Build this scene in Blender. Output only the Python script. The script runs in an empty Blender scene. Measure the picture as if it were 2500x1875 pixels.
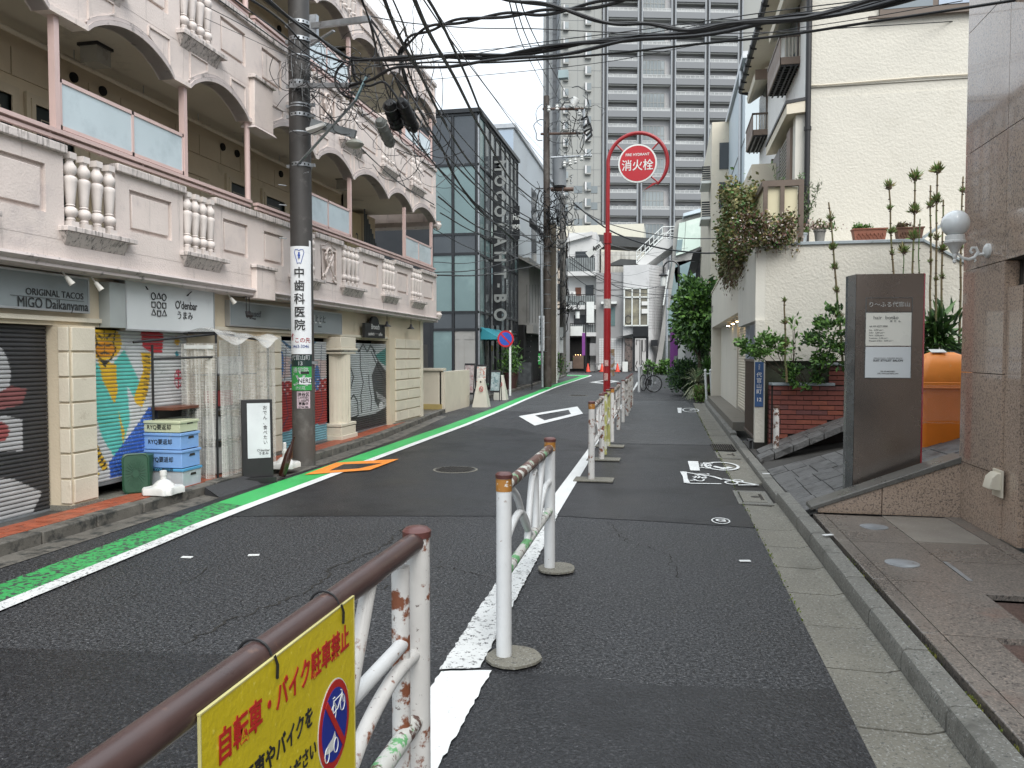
import bpy, bmesh, math, random
import numpy as np
from mathutils import Vector, Matrix
R = math.radians
scene = bpy.context.scene
# ---------------------------------------------------------------- camera
FPX = 1887.5                      # focal length in pixels of the 2500 px wide photograph
YAW = math.atan((1629-1250)/FPX); PIT = math.atan((937.5-864.6)/FPX)
EYE = Vector((0, 0, 1.5))
FWD = Vector((-math.sin(YAW)*math.cos(PIT), math.cos(YAW)*math.cos(PIT), -math.sin(PIT)))
RGT = Vector((math.cos(YAW), math.sin(YAW), 0)); UPV = RGT.cross(FWD)
cd = bpy.data.cameras.new('camera'); cam = bpy.data.objects.new('camera', cd)
scene.collection.objects.link(cam); scene.camera = cam
cam.matrix_world = Matrix(((RGT.x, UPV.x, -FWD.x, EYE.x), (RGT.y, UPV.y, -FWD.y, EYE.y), (RGT.z, UPV.z, -FWD.z, EYE.z), (0, 0, 0, 1)))
cd.sensor_width = 36; cd.lens = 36*FPX/2500; cd.clip_start = .05; cd.clip_end = 1500
# ---------------------------------------------------------------- world: overcast sky
w = bpy.data.worlds.new('World'); scene.world = w; w.use_nodes = True
nt = w.node_tree; nt.nodes.clear()
def wn(t, **k):
    n = nt.nodes.new(t)
    for a, b in k.items(): setattr(n, a, b)
    return n
SUN_EL, SUN_ROT = 48, 150
sky = wn('ShaderNodeTexSky', sky_type='NISHITA', sun_disc=False, sun_elevation=R(SUN_EL), sun_rotation=R(SUN_ROT), air_density=1.0, dust_density=3.0)
tc = wn('ShaderNodeTexCoord'); nz = wn('ShaderNodeTexNoise'); nz.inputs['Scale'].default_value = 2.2; nz.inputs['Detail'].default_value = 5
nt.links.new(tc.outputs['Generated'], nz.inputs['Vector'])
rp = wn('ShaderNodeValToRGB'); rp.color_ramp.elements[0].position = .3; rp.color_ramp.elements[1].position = .72
rp.color_ramp.elements[0].color = (5.4, 6.5, 7.6, 1); rp.color_ramp.elements[1].color = (8.9, 9.2, 9.35, 1)
nt.links.new(nz.outputs['Fac'], rp.inputs['Fac'])
mx = wn('ShaderNodeMixRGB'); mx.inputs['Fac'].default_value = .88
# an overcast sky grows brighter towards the zenith: (1 + 2 sin(elevation)) / 3
sp_ = wn('ShaderNodeSeparateXYZ'); nt.links.new(tc.outputs['Generated'], sp_.inputs[0])
ov = wn('ShaderNodeMapRange'); ov.inputs[1].default_value = 0; ov.inputs[2].default_value = 1; ov.inputs[3].default_value = .46; ov.inputs[4].default_value = 1.3; nt.links.new(sp_.outputs['Z'], ov.inputs[0])
oc = wn('ShaderNodeVectorMath', operation='SCALE'); nt.links.new(rp.outputs[0], oc.inputs[0]); nt.links.new(ov.outputs[0], oc.inputs['Scale'])
nt.links.new(sky.outputs[0], mx.inputs[1]); nt.links.new(oc.outputs[0], mx.inputs[2])
bg = wn('ShaderNodeBackground'); bg.inputs['Strength'].default_value = .10
ow = wn('ShaderNodeOutputWorld'); nt.links.new(mx.outputs[0], bg.inputs['Color']); nt.links.new(bg.outputs[0], ow.inputs['Surface'])
sd = bpy.data.lights.new('sun', 'SUN'); sun = bpy.data.objects.new('sun', sd); scene.collection.objects.link(sun)
sd.energy = 1.5; sd.angle = R(45); sd.color = (1, .97, .92)
_d = Vector((math.sin(R(SUN_ROT))*math.cos(R(SUN_EL)), math.cos(R(SUN_ROT))*math.cos(R(SUN_EL)), math.sin(R(SUN_EL))))
sun.rotation_euler = _d.to_track_quat('Z', 'Y').to_euler()
scene.view_settings.view_transform = 'Standard'; scene.view_settings.look = 'None'
scene.view_settings.exposure = 1.20; scene.view_settings.gamma = 1
scene.view_settings.use_curve_mapping = False
scene.cycles.max_bounces = 6; scene.cycles.diffuse_bounces = 3; scene.cycles.glossy_bounces = 3; scene.cycles.transparent_max_bounces = 12
scene.cycles.sample_clamp_indirect = 4; scene.cycles.use_denoising = True; scene.cycles.denoising_prefilter = 'NONE'
# ---------------------------------------------------------------- survey: where a sight line meets a real plane of the place
def ray(x, y): return FWD + RGT*((x-1250)/FPX) - UPV*((y-937.5)/FPX)
def sZ(x, y, z=0): d = ray(x, y); return EYE + d*((z-EYE.z)/d.z)
def sX(x, y, X): d = ray(x, y); return EYE + d*(X/d.x)
def sY(x, y, Y): d = ray(x, y); return EYE + d*(Y/d.y)
# ---------------------------------------------------------------- objects
def link(o): scene.collection.objects.link(o); return o
def tag(o, label=None, cat=None, group=None, kind=None):
    if label: o['label'] = label
    if cat: o['category'] = cat
    if group: o['group'] = group
    if kind: o['kind'] = kind
    return o
def thing(name, label, cat, loc=(0, 0, 0), group=None, rz=0):
    o = link(bpy.data.objects.new(name, None)); o.location = loc; o.rotation_euler = (0, 0, rz); o.empty_display_size = .1
    return tag(o, label, cat, group)
def origin(o):
    p = Vector((0, 0, 0))
    while o: p += o.location; o = o.parent
    return p
class MB:
    def __init__(s): s.v = []; s.f = []; s.m = []; s.mi = 0
    def add(s, vs, fs):
        n = len(s.v); s.v += [tuple(v) for v in vs]; s.f += [tuple(i+n for i in f) for f in fs]; s.m += [s.mi]*len(fs); return s
    def box(s, x0, x1, y0, y1, z0, z1):
        x0, x1 = min(x0, x1), max(x0, x1); y0, y1 = min(y0, y1), max(y0, y1); z0, z1 = min(z0, z1), max(z0, z1)
        return s.add([(x0,y0,z0),(x1,y0,z0),(x1,y1,z0),(x0,y1,z0),(x0,y0,z1),(x1,y0,z1),(x1,y1,z1),(x0,y1,z1)],
                     [(0,3,2,1),(4,5,6,7),(0,1,5,4),(1,2,6,5),(2,3,7,6),(3,0,4,7)])
    def cbox(s, c, u, v, w, a, b, h):          # oriented box: centre, three unit axes, half sizes
        c, u, v, w = Vector(c), Vector(u), Vector(v), Vector(w)
        P = [c+u*(a*i)+v*(b*j)+w*(h*k) for k in (-1, 1) for i, j in ((-1,-1),(1,-1),(1,1),(-1,1))]
        return s.add(P, [(0,3,2,1),(4,5,6,7),(0,1,5,4),(1,2,6,5),(2,3,7,6),(3,0,4,7)])
    def bar(s, p, q, a, b, up=(0, 0, 1)):      # rectangular bar between two points
        p, q = Vector(p), Vector(q); d = (q-p); L = d.length; d.normalize(); up = Vector(up)
        if abs(d.dot(up)) > .98: up = Vector((0, 1, 0))
        r = d.cross(up).normalized(); t = r.cross(d)
        return s.cbox((p+q)/2, r, d, t, a/2, L/2, b/2)
    def prism(s, pts, d):                      # planar loop pushed along vector d
        pts = [Vector(p) for p in pts]; d = Vector(d); n = len(pts)
        s.add(pts+[p+d for p in pts], [tuple(range(n))[::-1], tuple(range(n, 2*n))]+[(i, (i+1) % n, (i+1) % n+n, i+n) for i in range(n)]); return s
    def poly(s, pts): return s.add(pts, [tuple(range(len(pts)))])
    def tube(s, path, r, n=8, caps=True, closed=False):
        P = [Vector(p) for p in path]; m = len(P); rr = r if isinstance(r, (list, tuple)) else [r]*m
        base = len(s.v); up = None
        for i, p in enumerate(P):
            if closed: t = P[(i+1) % m]-P[i-1]
            else: t = P[min(i+1, m-1)]-P[max(i-1, 0)]
            t.normalize()
            if up is None: up = Vector((0, 0, 1)) if abs(t.z) < .9 else Vector((0, 1, 0))
            a = t.cross(up)
            if a.length < 1e-4: a = t.orthogonal()
            a.normalize(); b = a.cross(t).normalized(); up = b
            for k in range(n):
                g = 2*math.pi*k/n; s.v.append(tuple(p+a*(math.cos(g)*rr[i])+b*(math.sin(g)*rr[i])))
        for i in range(m if closed else m-1):
            j = (i+1) % m
            for k in range(n):
                k2 = (k+1) % n; s.f.append((base+i*n+k, base+i*n+k2, base+j*n+k2, base+j*n+k)); s.m.append(s.mi)
        if caps and not closed:
            s.f.append(tuple(base+k for k in range(n))[::-1]); s.f.append(tuple(base+(m-1)*n+k for k in range(n))); s.m += [s.mi]*2
        return s
    def lathe(s, prof, c=(0, 0, 0), n=16, ax=(0, 0, 1)):   # prof: (r, h)
        ax = Vector(ax).normalized(); a = ax.orthogonal().normalized(); b = ax.cross(a); c = Vector(c); base = len(s.v)
        for r, h in prof:
            for k in range(n):
                g = 2*math.pi*k/n; s.v.append(tuple(c+ax*h+a*(r*math.cos(g))+b*(r*math.sin(g))))
        m = len(prof)
        for i in range(m-1):
            for k in range(n):
                k2 = (k+1) % n; s.f.append((base+i*n+k, base+i*n+k2, base+(i+1)*n+k2, base+(i+1)*n+k)); s.m.append(s.mi)
        s.f.append(tuple(base+k for k in range(n))[::-1]); s.f.append(tuple(base+(m-1)*n+k for k in range(n))); s.m += [s.mi]*2
        return s
    def grid(s, fn, nu, nv):                   # fn(u, v) in 0..1
        b = len(s.v)
        for j in range(nv+1):
            for i in range(nu+1): s.v.append(tuple(fn(i/nu, j/nv)))
        for j in range(nv):
            for i in range(nu):
                a = b+j*(nu+1)+i; s.f.append((a, a+1, a+nu+2, a+nu+1)); s.m.append(s.mi)
        return s
    def mesh(s, off=(0, 0, 0), smooth=False):
        me = bpy.data.meshes.new('m'); ox, oy, oz = off
        me.from_pydata([(x-ox, y-oy, z-oz) for x, y, z in s.v], [], s.f)
        me.polygons.foreach_set('material_index', s.m)
        if smooth:
            me.polygons.foreach_set('use_smooth', [True]*len(s.f))
            if hasattr(me, 'set_sharp_from_angle'): me.set_sharp_from_angle(angle=R(38))
        me.update(); return me
    def build(s, name, m, parent=None, smooth=False, local=False, bevel=0, kind=None, label=None, cat=None, group=None):
        off = (0, 0, 0); loc = (0, 0, 0)
        if not local:
            if parent: off = origin(parent)
            elif s.v:
                v = s.v; off = Vector(((min(a[0] for a in v)+max(a[0] for a in v))/2, (min(a[1] for a in v)+max(a[1] for a in v))/2, min(a[2] for a in v))); loc = off
        me = s.mesh(off, smooth or bevel > 0); me.name = name
        for x in (m if isinstance(m, (list, tuple)) else [m]): me.materials.append(x)
        o = link(bpy.data.objects.new(name, me)); o.location = loc
        if parent: o.parent = parent
        if bevel:
            b = o.modifiers.new('b', 'BEVEL'); b.width = bevel; b.segments = 2; b.limit_method = 'ANGLE'; b.angle_limit = R(40)
        return tag(o, label, cat, group, kind)
def struct(o): o['kind'] = 'structure'; return o
def put(name, me, parent, loc=(0, 0, 0), rot=(0, 0, 0), sc=(1, 1, 1), world=True, label=None):   # another object on shared mesh data
    o = link(bpy.data.objects.new(name, me)); o.parent = parent
    o.location = Vector(loc)-(origin(parent) if (parent and world) else Vector((0, 0, 0))); o.rotation_euler = rot; o.scale = sc
    if label: o['label'] = label
    return o
def copy_tree(o, loc=None, rz=None, label=None, parent=None):
    c = link(o.copy()); c.parent = parent
    if loc is not None: c.location = loc
    if rz is not None: c.rotation_euler.z = rz
    if label: c['label'] = label
    for ch in list(o.children): copy_tree(ch, parent=c)
    return c
# ---------------------------------------------------------------- materials (procedural, world-space noise)
MATS = {}
def _n(t, ty, **k):
    n = t.nodes.new(ty)
    for a, b in k.items():
        if a in n.inputs.keys(): n.inputs[a].default_value = b
        else: setattr(n, a, b)
    return n
def mat(key, col=(.5, .5, .5), rough=.6, var=.12, vs=3., bump=0., bs=60., metal=0., c2=None, n2=(8., .55, .65), st=None, spec=.5, emit=None, alpha=None, speck=None, c3=None, n3=None, coat=0, trans=None, attr=None):
    if key in MATS: return MATS[key]
    m = bpy.data.materials.new(key); m.use_nodes = True; t = m.node_tree; t.nodes.clear(); L = t.links.new
    out = _n(t, 'ShaderNodeOutputMaterial'); b = _n(t, 'ShaderNodeBsdfPrincipled'); L(b.outputs[0], out.inputs[0])
    b.inputs['Roughness'].default_value = rough; b.inputs['Metallic'].default_value = metal; b.inputs['Specular IOR Level'].default_value = spec
    b.inputs['Coat Weight'].default_value = coat
    g = _n(t, 'ShaderNodeNewGeometry'); P = g.outputs['Position']
    def noise(sc, det=4., vec=None, rgh=.55):
        n = _n(t, 'ShaderNodeTexNoise', Scale=sc, Detail=det, Roughness=rgh); L(vec or P, n.inputs['Vector']); return n.outputs['Fac']
    def ramp(f, lo, hi, inv=False):
        n = _n(t, 'ShaderNodeMapRange'); n.inputs[1].default_value = lo; n.inputs[2].default_value = hi
        if inv: n.inputs[3].default_value = 1; n.inputs[4].default_value = 0
        L(f, n.inputs[0]); return n.outputs[0]
    def mixc(f, a, c, mode='MIX'):
        n = _n(t, 'ShaderNodeMixRGB', blend_type=mode); L(f, n.inputs[0]) if not isinstance(f, float) else setattr(n.inputs[0], 'default_value', f)
        for k, q in ((1, a), (2, c)):
            if isinstance(q, tuple): n.inputs[k].default_value = (*q[:3], 1)
            else: L(q, n.inputs[k])
        return n.outputs[0]
    if attr: base = _n(t, 'ShaderNodeVertexColor', layer_name=attr).outputs[0]
    else: base = tuple(col)
    f = ramp(noise(vs, 6.), .3, .7)
    lo = 1-var; hi = 1+var*.8
    v = _n(t, 'ShaderNodeMapRange'); v.inputs[3].default_value = lo; v.inputs[4].default_value = hi; L(f, v.inputs[0])
    cb = _n(t, 'ShaderNodeCombineColor')
    for i in range(3): L(v.outputs[0], cb.inputs[i])
    c = mixc(1., base, cb.outputs[0], 'MULTIPLY')
    if speck:                                   # (scale, colour, lo, hi): grains of stone / aggregate
        for sc, co, a0, a1 in speck:
            c = mixc(ramp(noise(sc, 2., rgh=.7), a0, a1), c, co)
    if c2: c = mixc(ramp(noise(n2[0], 8., rgh=.65), n2[1], n2[2]), c, tuple(c2))
    if c3: c = mixc(ramp(noise(n3[0], 8., rgh=.65), n3[1], n3[2]), c, tuple(c3))
    if st:                                      # vertical run-off streaks: (colour, lo, hi[, scale])
        mp = _n(t, 'ShaderNodeMapping'); k = st[3] if len(st) > 3 else 9.; mp.inputs['Scale'].default_value = (k, k, k*.09); L(P, mp.inputs['Vector'])
        c = mixc(ramp(noise(1., 6., mp.outputs[0], .7), st[1], st[2]), c, tuple(st[0]))
    L(c, b.inputs['Base Color'])
    r2 = _n(t, 'ShaderNodeMapRange'); r2.inputs[3].default_value = max(0, rough-.08); r2.inputs[4].default_value = min(1, rough+.08); L(f, r2.inputs[0]); L(r2.outputs[0], b.inputs['Roughness'])
    if bump:
        bp = _n(t, 'ShaderNodeBump', Strength=1., Distance=bump); L(noise(bs, 3.), bp.inputs['Height']); L(bp.outputs[0], b.inputs['Normal'])
    if emit: b.inputs['Emission Color'].default_value = (*emit[:3], 1); b.inputs['Emission Strength'].default_value = emit[3]
    if trans: b.inputs['Transmission Weight'].default_value = trans
    if alpha is not None:
        tr = _n(t, 'ShaderNodeBsdfTransparent'); ms = _n(t, 'ShaderNodeMixShader', Fac=alpha); L(tr.outputs[0], ms.inputs[1]); L(b.outputs[0], ms.inputs[2]); L(ms.outputs[0], out.inputs[0])
    m['bsdf'] = b.name
    MATS[key] = m; return m
# ---------------------------------------------------------------- lettering
def text(s, size, p, right, up, m, parent, name='lettering', bold=0., align='CENTER', depth=.002, leading=None, wide=1., label=None, shear=0):
    c = bpy.data.curves.new('t', 'FONT'); c.body = s; c.size = size; c.offset = bold*size; c.align_x = align; c.align_y = 'CENTER'; c.resolution_u = 3; c.shear = shear
    if leading: c.space_line = leading
    c.extrude = depth/2
    o = bpy.data.objects.new('t', c); me = bpy.data.meshes.new_from_object(o); bpy.data.objects.remove(o); bpy.data.curves.remove(c)
    r, u = Vector(right).normalized(), Vector(up).normalized(); n = r.cross(u)
    off = Vector(p)-(origin(parent) if parent else Vector((0, 0, 0)))
    M4 = Matrix(((r.x*wide, u.x, n.x, off.x), (r.y*wide, u.y, n.y, off.y), (r.z*wide, u.z, n.z, off.z), (0, 0, 0, 1)))
    me.transform(M4); me.materials.clear(); me.materials.append(m); me.name = name
    o = link(bpy.data.objects.new(name, me)); o.parent = parent
    if label: o['label'] = label
    return o
def column(s, size, p, step, right, m, parent, bold=0., **k):   # vertical Japanese lettering, one mesh
    return text('\n'.join(s), size, p, right, (0, 0, 1), m, parent, bold=bold, leading=step/size, **k)
NX, PX, NY, PY, PZ = Vector((-1,0,0)), Vector((1,0,0)), Vector((0,-1,0)), Vector((0,1,0)), Vector((0,0,1))
# ---------------------------------------------------------------- foliage
def leaves(name, m, parent, n, where, size, seed=1, up=.3, elong=1.6, hang=0., kind=None):
    """n little folded leaves; where(rng) gives a centre and an outward direction"""
    rng = np.random.RandomState(seed); V = []; F = []; MI = []
    nm = len(m) if isinstance(m, (list, tuple)) else 1
    for i in range(n):
        c, o = where(rng); c = np.array(c); o = np.array(o)
        d = o+rng.normal(0, .55, 3)+np.array([0, 0, up-hang]); d /= np.linalg.norm(d)+1e-6
        a = np.cross(d, rng.normal(0, 1, 3)); a /= np.linalg.norm(a)+1e-6; q = np.cross(a, d)
        s = size*rng.uniform(.6, 1.3); L = s*elong; b = len(V)
        V += [tuple(c), tuple(c+d*L*.45+a*s*.5+q*s*.12), tuple(c+d*L), tuple(c+d*L*.45-a*s*.5+q*s*.12)]
        F += [(b, b+1, b+2), (b, b+2, b+3)]; k = rng.randint(nm); MI += [k, k]
    B = MB(); B.v = V; B.f = F; B.m = MI
    return B.build(name, m, parent, kind=kind)
# ================================================================ MATERIALS
ASPH = mat('asphalt_old', (.027, .028, .031), .50, .35, .9, .010, 60, speck=[(62, (.088, .088, .091), .51, .62), (48, (.006, .006, .007), .50, .60), (95, (.30, .30, .30), .645, .70)], spec=.35)
ASPN = mat('asphalt_new', (.015, .0155, .018), .40, .4, 1.1, .006, 75, speck=[(72, (.045, .045, .048), .52, .64), (58, (.005, .005, .006), .52, .62), (110, (.22, .22, .22), .69, .75)], c2=(.009, .009, .010), n2=(.55, .52, .60), spec=.4)
ASPG = mat('asphalt_grey', (.042, .044, .046), .55, .35, 1.3, .008, 60, spec=.4, speck=[(50, (.12, .12, .12), .52, .64), (120, (.02, .02, .02), .62, .72)])
WPNT = mat('road_paint_white', (.66, .67, .66), .55, .06, 4., .001, 120, c2=(.30, .30, .29), n2=(35, .64, .70), c3=(.07, .07, .07), n3=(60, .66, .69))
WPWN = mat('road_paint_white_worn', (.60, .61, .60), .6, .1, 4., .002, 120, c2=(.10, .10, .10), n2=(42, .55, .60))
GPNT = mat('road_paint_green', (.04, .39, .10), .5, .10, 3., .001, 120, c2=(.03, .22, .06), n2=(25, .62, .72))
GPWN = mat('road_paint_green_worn', (.035, .31, .08), .55, .1, 3., .001, 120, c2=(.04, .05, .045), n2=(26, .50, .55))
OPNT = mat('road_paint_orange', (.78, .25, .03), .5, .08, 5., .001, 120, c2=(.2, .09, .03), n2=(45, .66, .72))
CONC = mat('gutter_concrete', (.155, .146, .118), .75, .22, 2.2, .002, 90, speck=[(75, (.27, .265, .245), .55, .68), (60, (.07, .068, .06), .56, .68)], c2=(.10, .095, .078), n2=(2.5, .56, .74))
KERB = mat('kerb_concrete', (.145, .14, .122), .75, .2, 4., .002, 90, speck=[(80, (.28, .28, .265), .56, .68), (62, (.06, .06, .055), .57, .68)], c2=(.075, .072, .062), n2=(5, .56, .72))
KDRK = mat('kerb_aged', (.115, .105, .09), .7, .3, 5., .003, 60, speck=[(150, (.16, .155, .14), .58, .68)], c2=(.03, .03, .027), n2=(7, .5, .62))
PAVD = mat('pavement_damp', (.055, .054, .052), .35, .3, 2.5, .002, 90, c2=(.12, .115, .10), n2=(3.5, .55, .7))
RTIL = mat('red_tile', (.30, .075, .035), .5, .3, 9., .002, 90, c2=(.10, .05, .035), n2=(14, .56, .68))
GRAN = mat('granite_polished', (.37, .275, .205), .16, .12, 1.6, 0, speck=[(90, (.46, .355, .285), .52, .64), (62, (.15, .115, .095), .52, .64), (120, (.06, .05, .045), .61, .68)], c2=(.33, .235, .18), n2=(1.2, .55, .75), coat=.5)
GRAP = mat('granite_paving', (.145, .128, .112), .30, .2, 1.5, .001, 100, speck=[(80, (.27, .225, .19), .53, .63), (60, (.05, .045, .042), .54, .64)], c2=(.19, .12, .095), n2=(1.6, .60, .75))
GRDK = mat('granite_dark_coping', (.10, .095, .085), .3, .2, 4., .001, 90, speck=[(160, (.24, .23, .2), .60, .70)], c2=(.03, .03, .027), n2=(9, .56, .68))
IRON = mat('cast_iron', (.06, .055, .05), .45, .25, 12., .001, 100, .6, c2=(.11, .06, .035), n2=(20, .62, .75))
MOSS = mat('moss', (.10, .13, .02), .9, .3, 20.)
STEEL = mat('galvanised_steel', (.38, .40, .42), .42, .15, 9., 0, 60, .7, c2=(.22, .22, .22), n2=(14, .58, .7))
BLACK = mat('black_plastic', (.012, .012, .013), .45, .2, 8.)
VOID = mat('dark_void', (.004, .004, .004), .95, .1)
JOIN = mat('joint_dirt', (.02, .018, .015), .95, .2)

# ================================================================ GROUND
def kx(y):                                   # left kerb line: straight, then bending away
    P = [(-4, -4.82), (10.5, -4.82), (13, -4.92), (16, -5.24), (19.6, -5.62), (25, -5.88), (30, -5.95), (40, -6.3), (48, -6.45), (53, -6.75), (56, -7.6), (58.5, -10), (60, -16)]
    for (a, b), (c, d) in zip(P, P[1:]):
        if a <= y <= c: return b+(d-b)*(y-a)/(c-a)
    return P[0][1] if y < -4 else P[-1][1]
struct(MB().box(-300, 300, -60, 400, -.6, -.03).build('ground', PAVD))
def sheet(name, pts, m, z, label=None, jag=0, kind='structure', parent=None):
    if jag:
        rng = random.Random(len(pts)*7+int(abs(pts[0][0])*100)); q = []
        for (a, b), (c, d) in zip(pts, pts[1:]+pts[:1]):
            n = max(1, int(math.hypot(c-a, d-b)/jag))
            for i in range(n):
                k = i/n; e = min(jag*.22, .0055) if i else 0; q.append((a+(c-a)*k+rng.uniform(-e, e), b+(d-b)*k+rng.uniform(-e, e)))
        pts = q
    o = MB().poly([(x, y, z) for x, y in pts]).build(name, m, parent)
    bm = bmesh.new(); bm.from_mesh(o.data); bmesh.ops.triangulate(bm, faces=bm.faces)
    for f in bm.faces:
        if f.normal.z < 0: f.normal_flip()
    bm.to_mesh(o.data); bm.free()
    if kind: o['kind'] = kind
    if label: o['label'] = label
    return o
ys = [-4, 4, 10.5, 12, 14, 16, 19.6, 25, 30, 40, 48, 53, 56, 58.5]
L = [(kx(y), y) for y in ys]
sheet('road', L+[(-16, 59), (-16, 66.5), (3, 66.5), (3.2, 40), (1.6, 36), (1.0, 30), (.76, 22), (.755, -4)], ASPH, 0)
sheet('road_patch', [(kx(-4), -4), (kx(0), 0), (kx(3.28), 3.28), (-3.34, 3.30), (-1.12, 3.57), (-.1, 3.50), (.5, 3.56), (.75, 3.62), (.75, -4)], ASPN, .004, 'dark new asphalt patch nearest the camera', jag=.06)
sheet('road_patch', [(kx(6.3), 6.30), (-3.97, 6.44), (-2.5, 6.75), (-.96, 7.05), (.1, 6.98), (.75, 6.90), (.75, 12.95), (.2, 12.95), (-1.19, 12.85), (-3, 15.2), (kx(15.9), 15.9)], ASPN, .004, 'dark smooth asphalt patch round the diamond marking', jag=.07)
sheet('road_patch', [(-1.22, 12.99), (.75, 13.08), (.76, 22), (.6, 25.2), (-1.3, 25.0)], ASPG, .004, 'worn grey footway asphalt beside the row of far guard rails', jag=.07)
sheet('road_patch', [(kx(20), 20), (-3.2, 19.6), (-1.35, 18.9), (-1.5, 34), (-2, 60), (-14, 62), (kx(56), 56), (kx(40), 40)], ASPG, .004, 'grey asphalt of the far street', jag=.1)
# crack in the old asphalt
rng = random.Random(5); b = MB()
def crack(pts, w):
    q = []
    for (a, c), (d, e) in zip(pts, pts[1:]):
        n = max(2, int(math.hypot(d-a, e-c)/.045))
        for i in range(n): k = i/n; q.append((a+(d-a)*k+rng.uniform(-.03, .03), c+(e-c)*k+rng.uniform(-.03, .03)))
    for (a, c), (d, e) in zip(q, q[1:]):
        ww = w*rng.uniform(.3, 1.3); b.poly([(a-ww, c, .0035), (a+ww, c+ww*.3, .0035), (d+ww, e, .0035), (d-ww, e-ww*.3, .0035)])
crack([(-2.45, 3.5), (-2.4, 3.9), (-2.2, 4.5), (-2.28, 5.0), (-2.15, 5.6), (-2.2, 6.2), (-2.0, 6.7)], .008)
crack([(-2.25, 5.0), (-1.9, 5.25), (-1.75, 5.1), (-1.5, 5.2), (-1.2, 5.0)], .006); crack([(-1.75, 5.1), (-1.7, 4.8), (-1.85, 4.5)], .005); crack([(-3.3, 4.1), (-3.1, 4.5), (-3.15, 4.9)], .004); crack([(-.5, 6.9), (-.3, 6.2), (0, 5.9), (.1, 5.2)], .0035)
struct(b.build('road_crack', JOIN))
# --- painted lines
gl = [(-4.10, 1.5), (-4.24, 4.2), (-4.30, 5.2), (-4.37, 6.1), (-4.43, 7), (-4.46, 8.3), (-4.46, 10), (-4.5, 12.5), (-4.54, 15.8), (-4.68, 20.3), (-4.95, 25.2), (-5.12, 30), (-5.36, 35), (-5.52, 41), (-5.62, 47.3), (-5.68, 51.5), (-6.1, 53), (-8.9, 53.6)]
wr = [(-3.66, 1.5), (-3.80, 4.0), (-3.87, 5.2), (-3.93, 6.0), (-3.96, 6.9), (-3.98, 8.3), (-4.02, 10), (-4.06, 12.5), (-4.10, 15.8), (-4.28, 20.4), (-4.50, 25.0), (-4.70, 30), (-4.88, 35), (-4.95, 41), (-5.05, 47.4), (-5.09, 53.4), (-5.35, 54.9), (-8.9, 55.7)]
wl = [(x-.125, y) for x, y in wr[:-2]]+[(-5.5, 54.7), (-8.9, 55.45)]
gw = 5
sheet('green_lane', gl[gw-1:]+wl[gw-1:][::-1], GPNT, .008); sheet('green_lane', gl[:gw]+wl[:gw][::-1], GPWN, .008, 'worn near end of the green edge lane', jag=.05)
sheet('road_marking', wl[3:]+wr[3:][::-1], WPNT, .012, 'white line along the green lane'); sheet('road_marking', wl[:4]+wr[:4][::-1], WPWN, .012, 'worn near end of the white line along the green lane')
def along(y, a): return a+(y-3)*(-.0085)
sheet('road_marking', [(-1.03, -3), (-1.03, 3.44), (-.80, 3.50), (-.80, -3)], WPNT, .012, 'bright fresh white line under the nearest rail', jag=.04)
sheet('road_marking', [(-1.045, 3.46), (-1.07, 4.3), (-1.12, 6.2), (-1.16, 7.4), (-.99, 7.1), (-.93, 6), (-.90, 4.8), (-.86, 3.52)], WPWN, .012, 'worn white line between the nearest and second rail', jag=.03)
sheet('road_marking', [(-1.16, 7.42), (-1.18, 9.5), (-1.21, 12), (-1.30, 20), (-1.45, 34.7), (-1.6, 42), (-1.45, 42.2), (-1.27, 25.6), (-1.14, 13), (-1.05, 10.4), (-.99, 7.1)], WPNT, .012, 'white line under the far row of rails')
def frame(name, o, t, m, z, label):          # four-sided painted outline, o = outer corners
    c = Vector((sum(p[0] for p in o)/4, sum(p[1] for p in o)/4)); i_ = [tuple(c+(Vector(p)-c)*t) for p in o]
    B = MB()
    for k in range(4):
        a, d = o[k], o[(k+1) % 4]; e, f = i_[(k+1) % 4], i_[k]; B.poly([(*a, z), (*d, z), (*e, z), (*f, z)][::1])
    q = B.build(name, m); q['kind'] = 'structure'; q['label'] = label; return q
frame('road_marking', [(-3.49, 18.19), (-2.50, 21.9), (-2.06, 19.3), (-2.70, 15.85)], .56, WPNT, .012, 'white painted diamond near the third rail')
frame('road_marking', [(-4.04, 40.89), (-3.5, 45.2), (-2.54, 42.7), (-3.13, 38.9)], .56, WPNT, .012, 'white painted diamond far down the street')
OU = [sZ(400+x/3.16, 760+y/3.16).xy[:] for x, y in ((1085, 1270), (1330, 1176), (1815, 1147), (1590, 1233))]; OI = [sZ(400+x/3.16, 760+y/3.16).xy[:] for x, y in ((1275, 1238), (1390, 1188), (1690, 1179), (1505, 1222))]
B = MB()
for k in range(4): B.poly([(*OU[k], .016), (*OU[(k+1) % 4], .016), (*OI[(k+1) % 4], .016), (*OI[k], .016)][::-1])
q = B.build('road_marking', OPNT); q['kind'] = 'structure'; q['label'] = 'orange painted parallelogram over the green lane'; q.data.flip_normals() if q.data.polygons[0].normal.z < 0 else None
sheet('road_patch', OI, ASPN, .0155, 'dark asphalt inside the orange marking')
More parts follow.
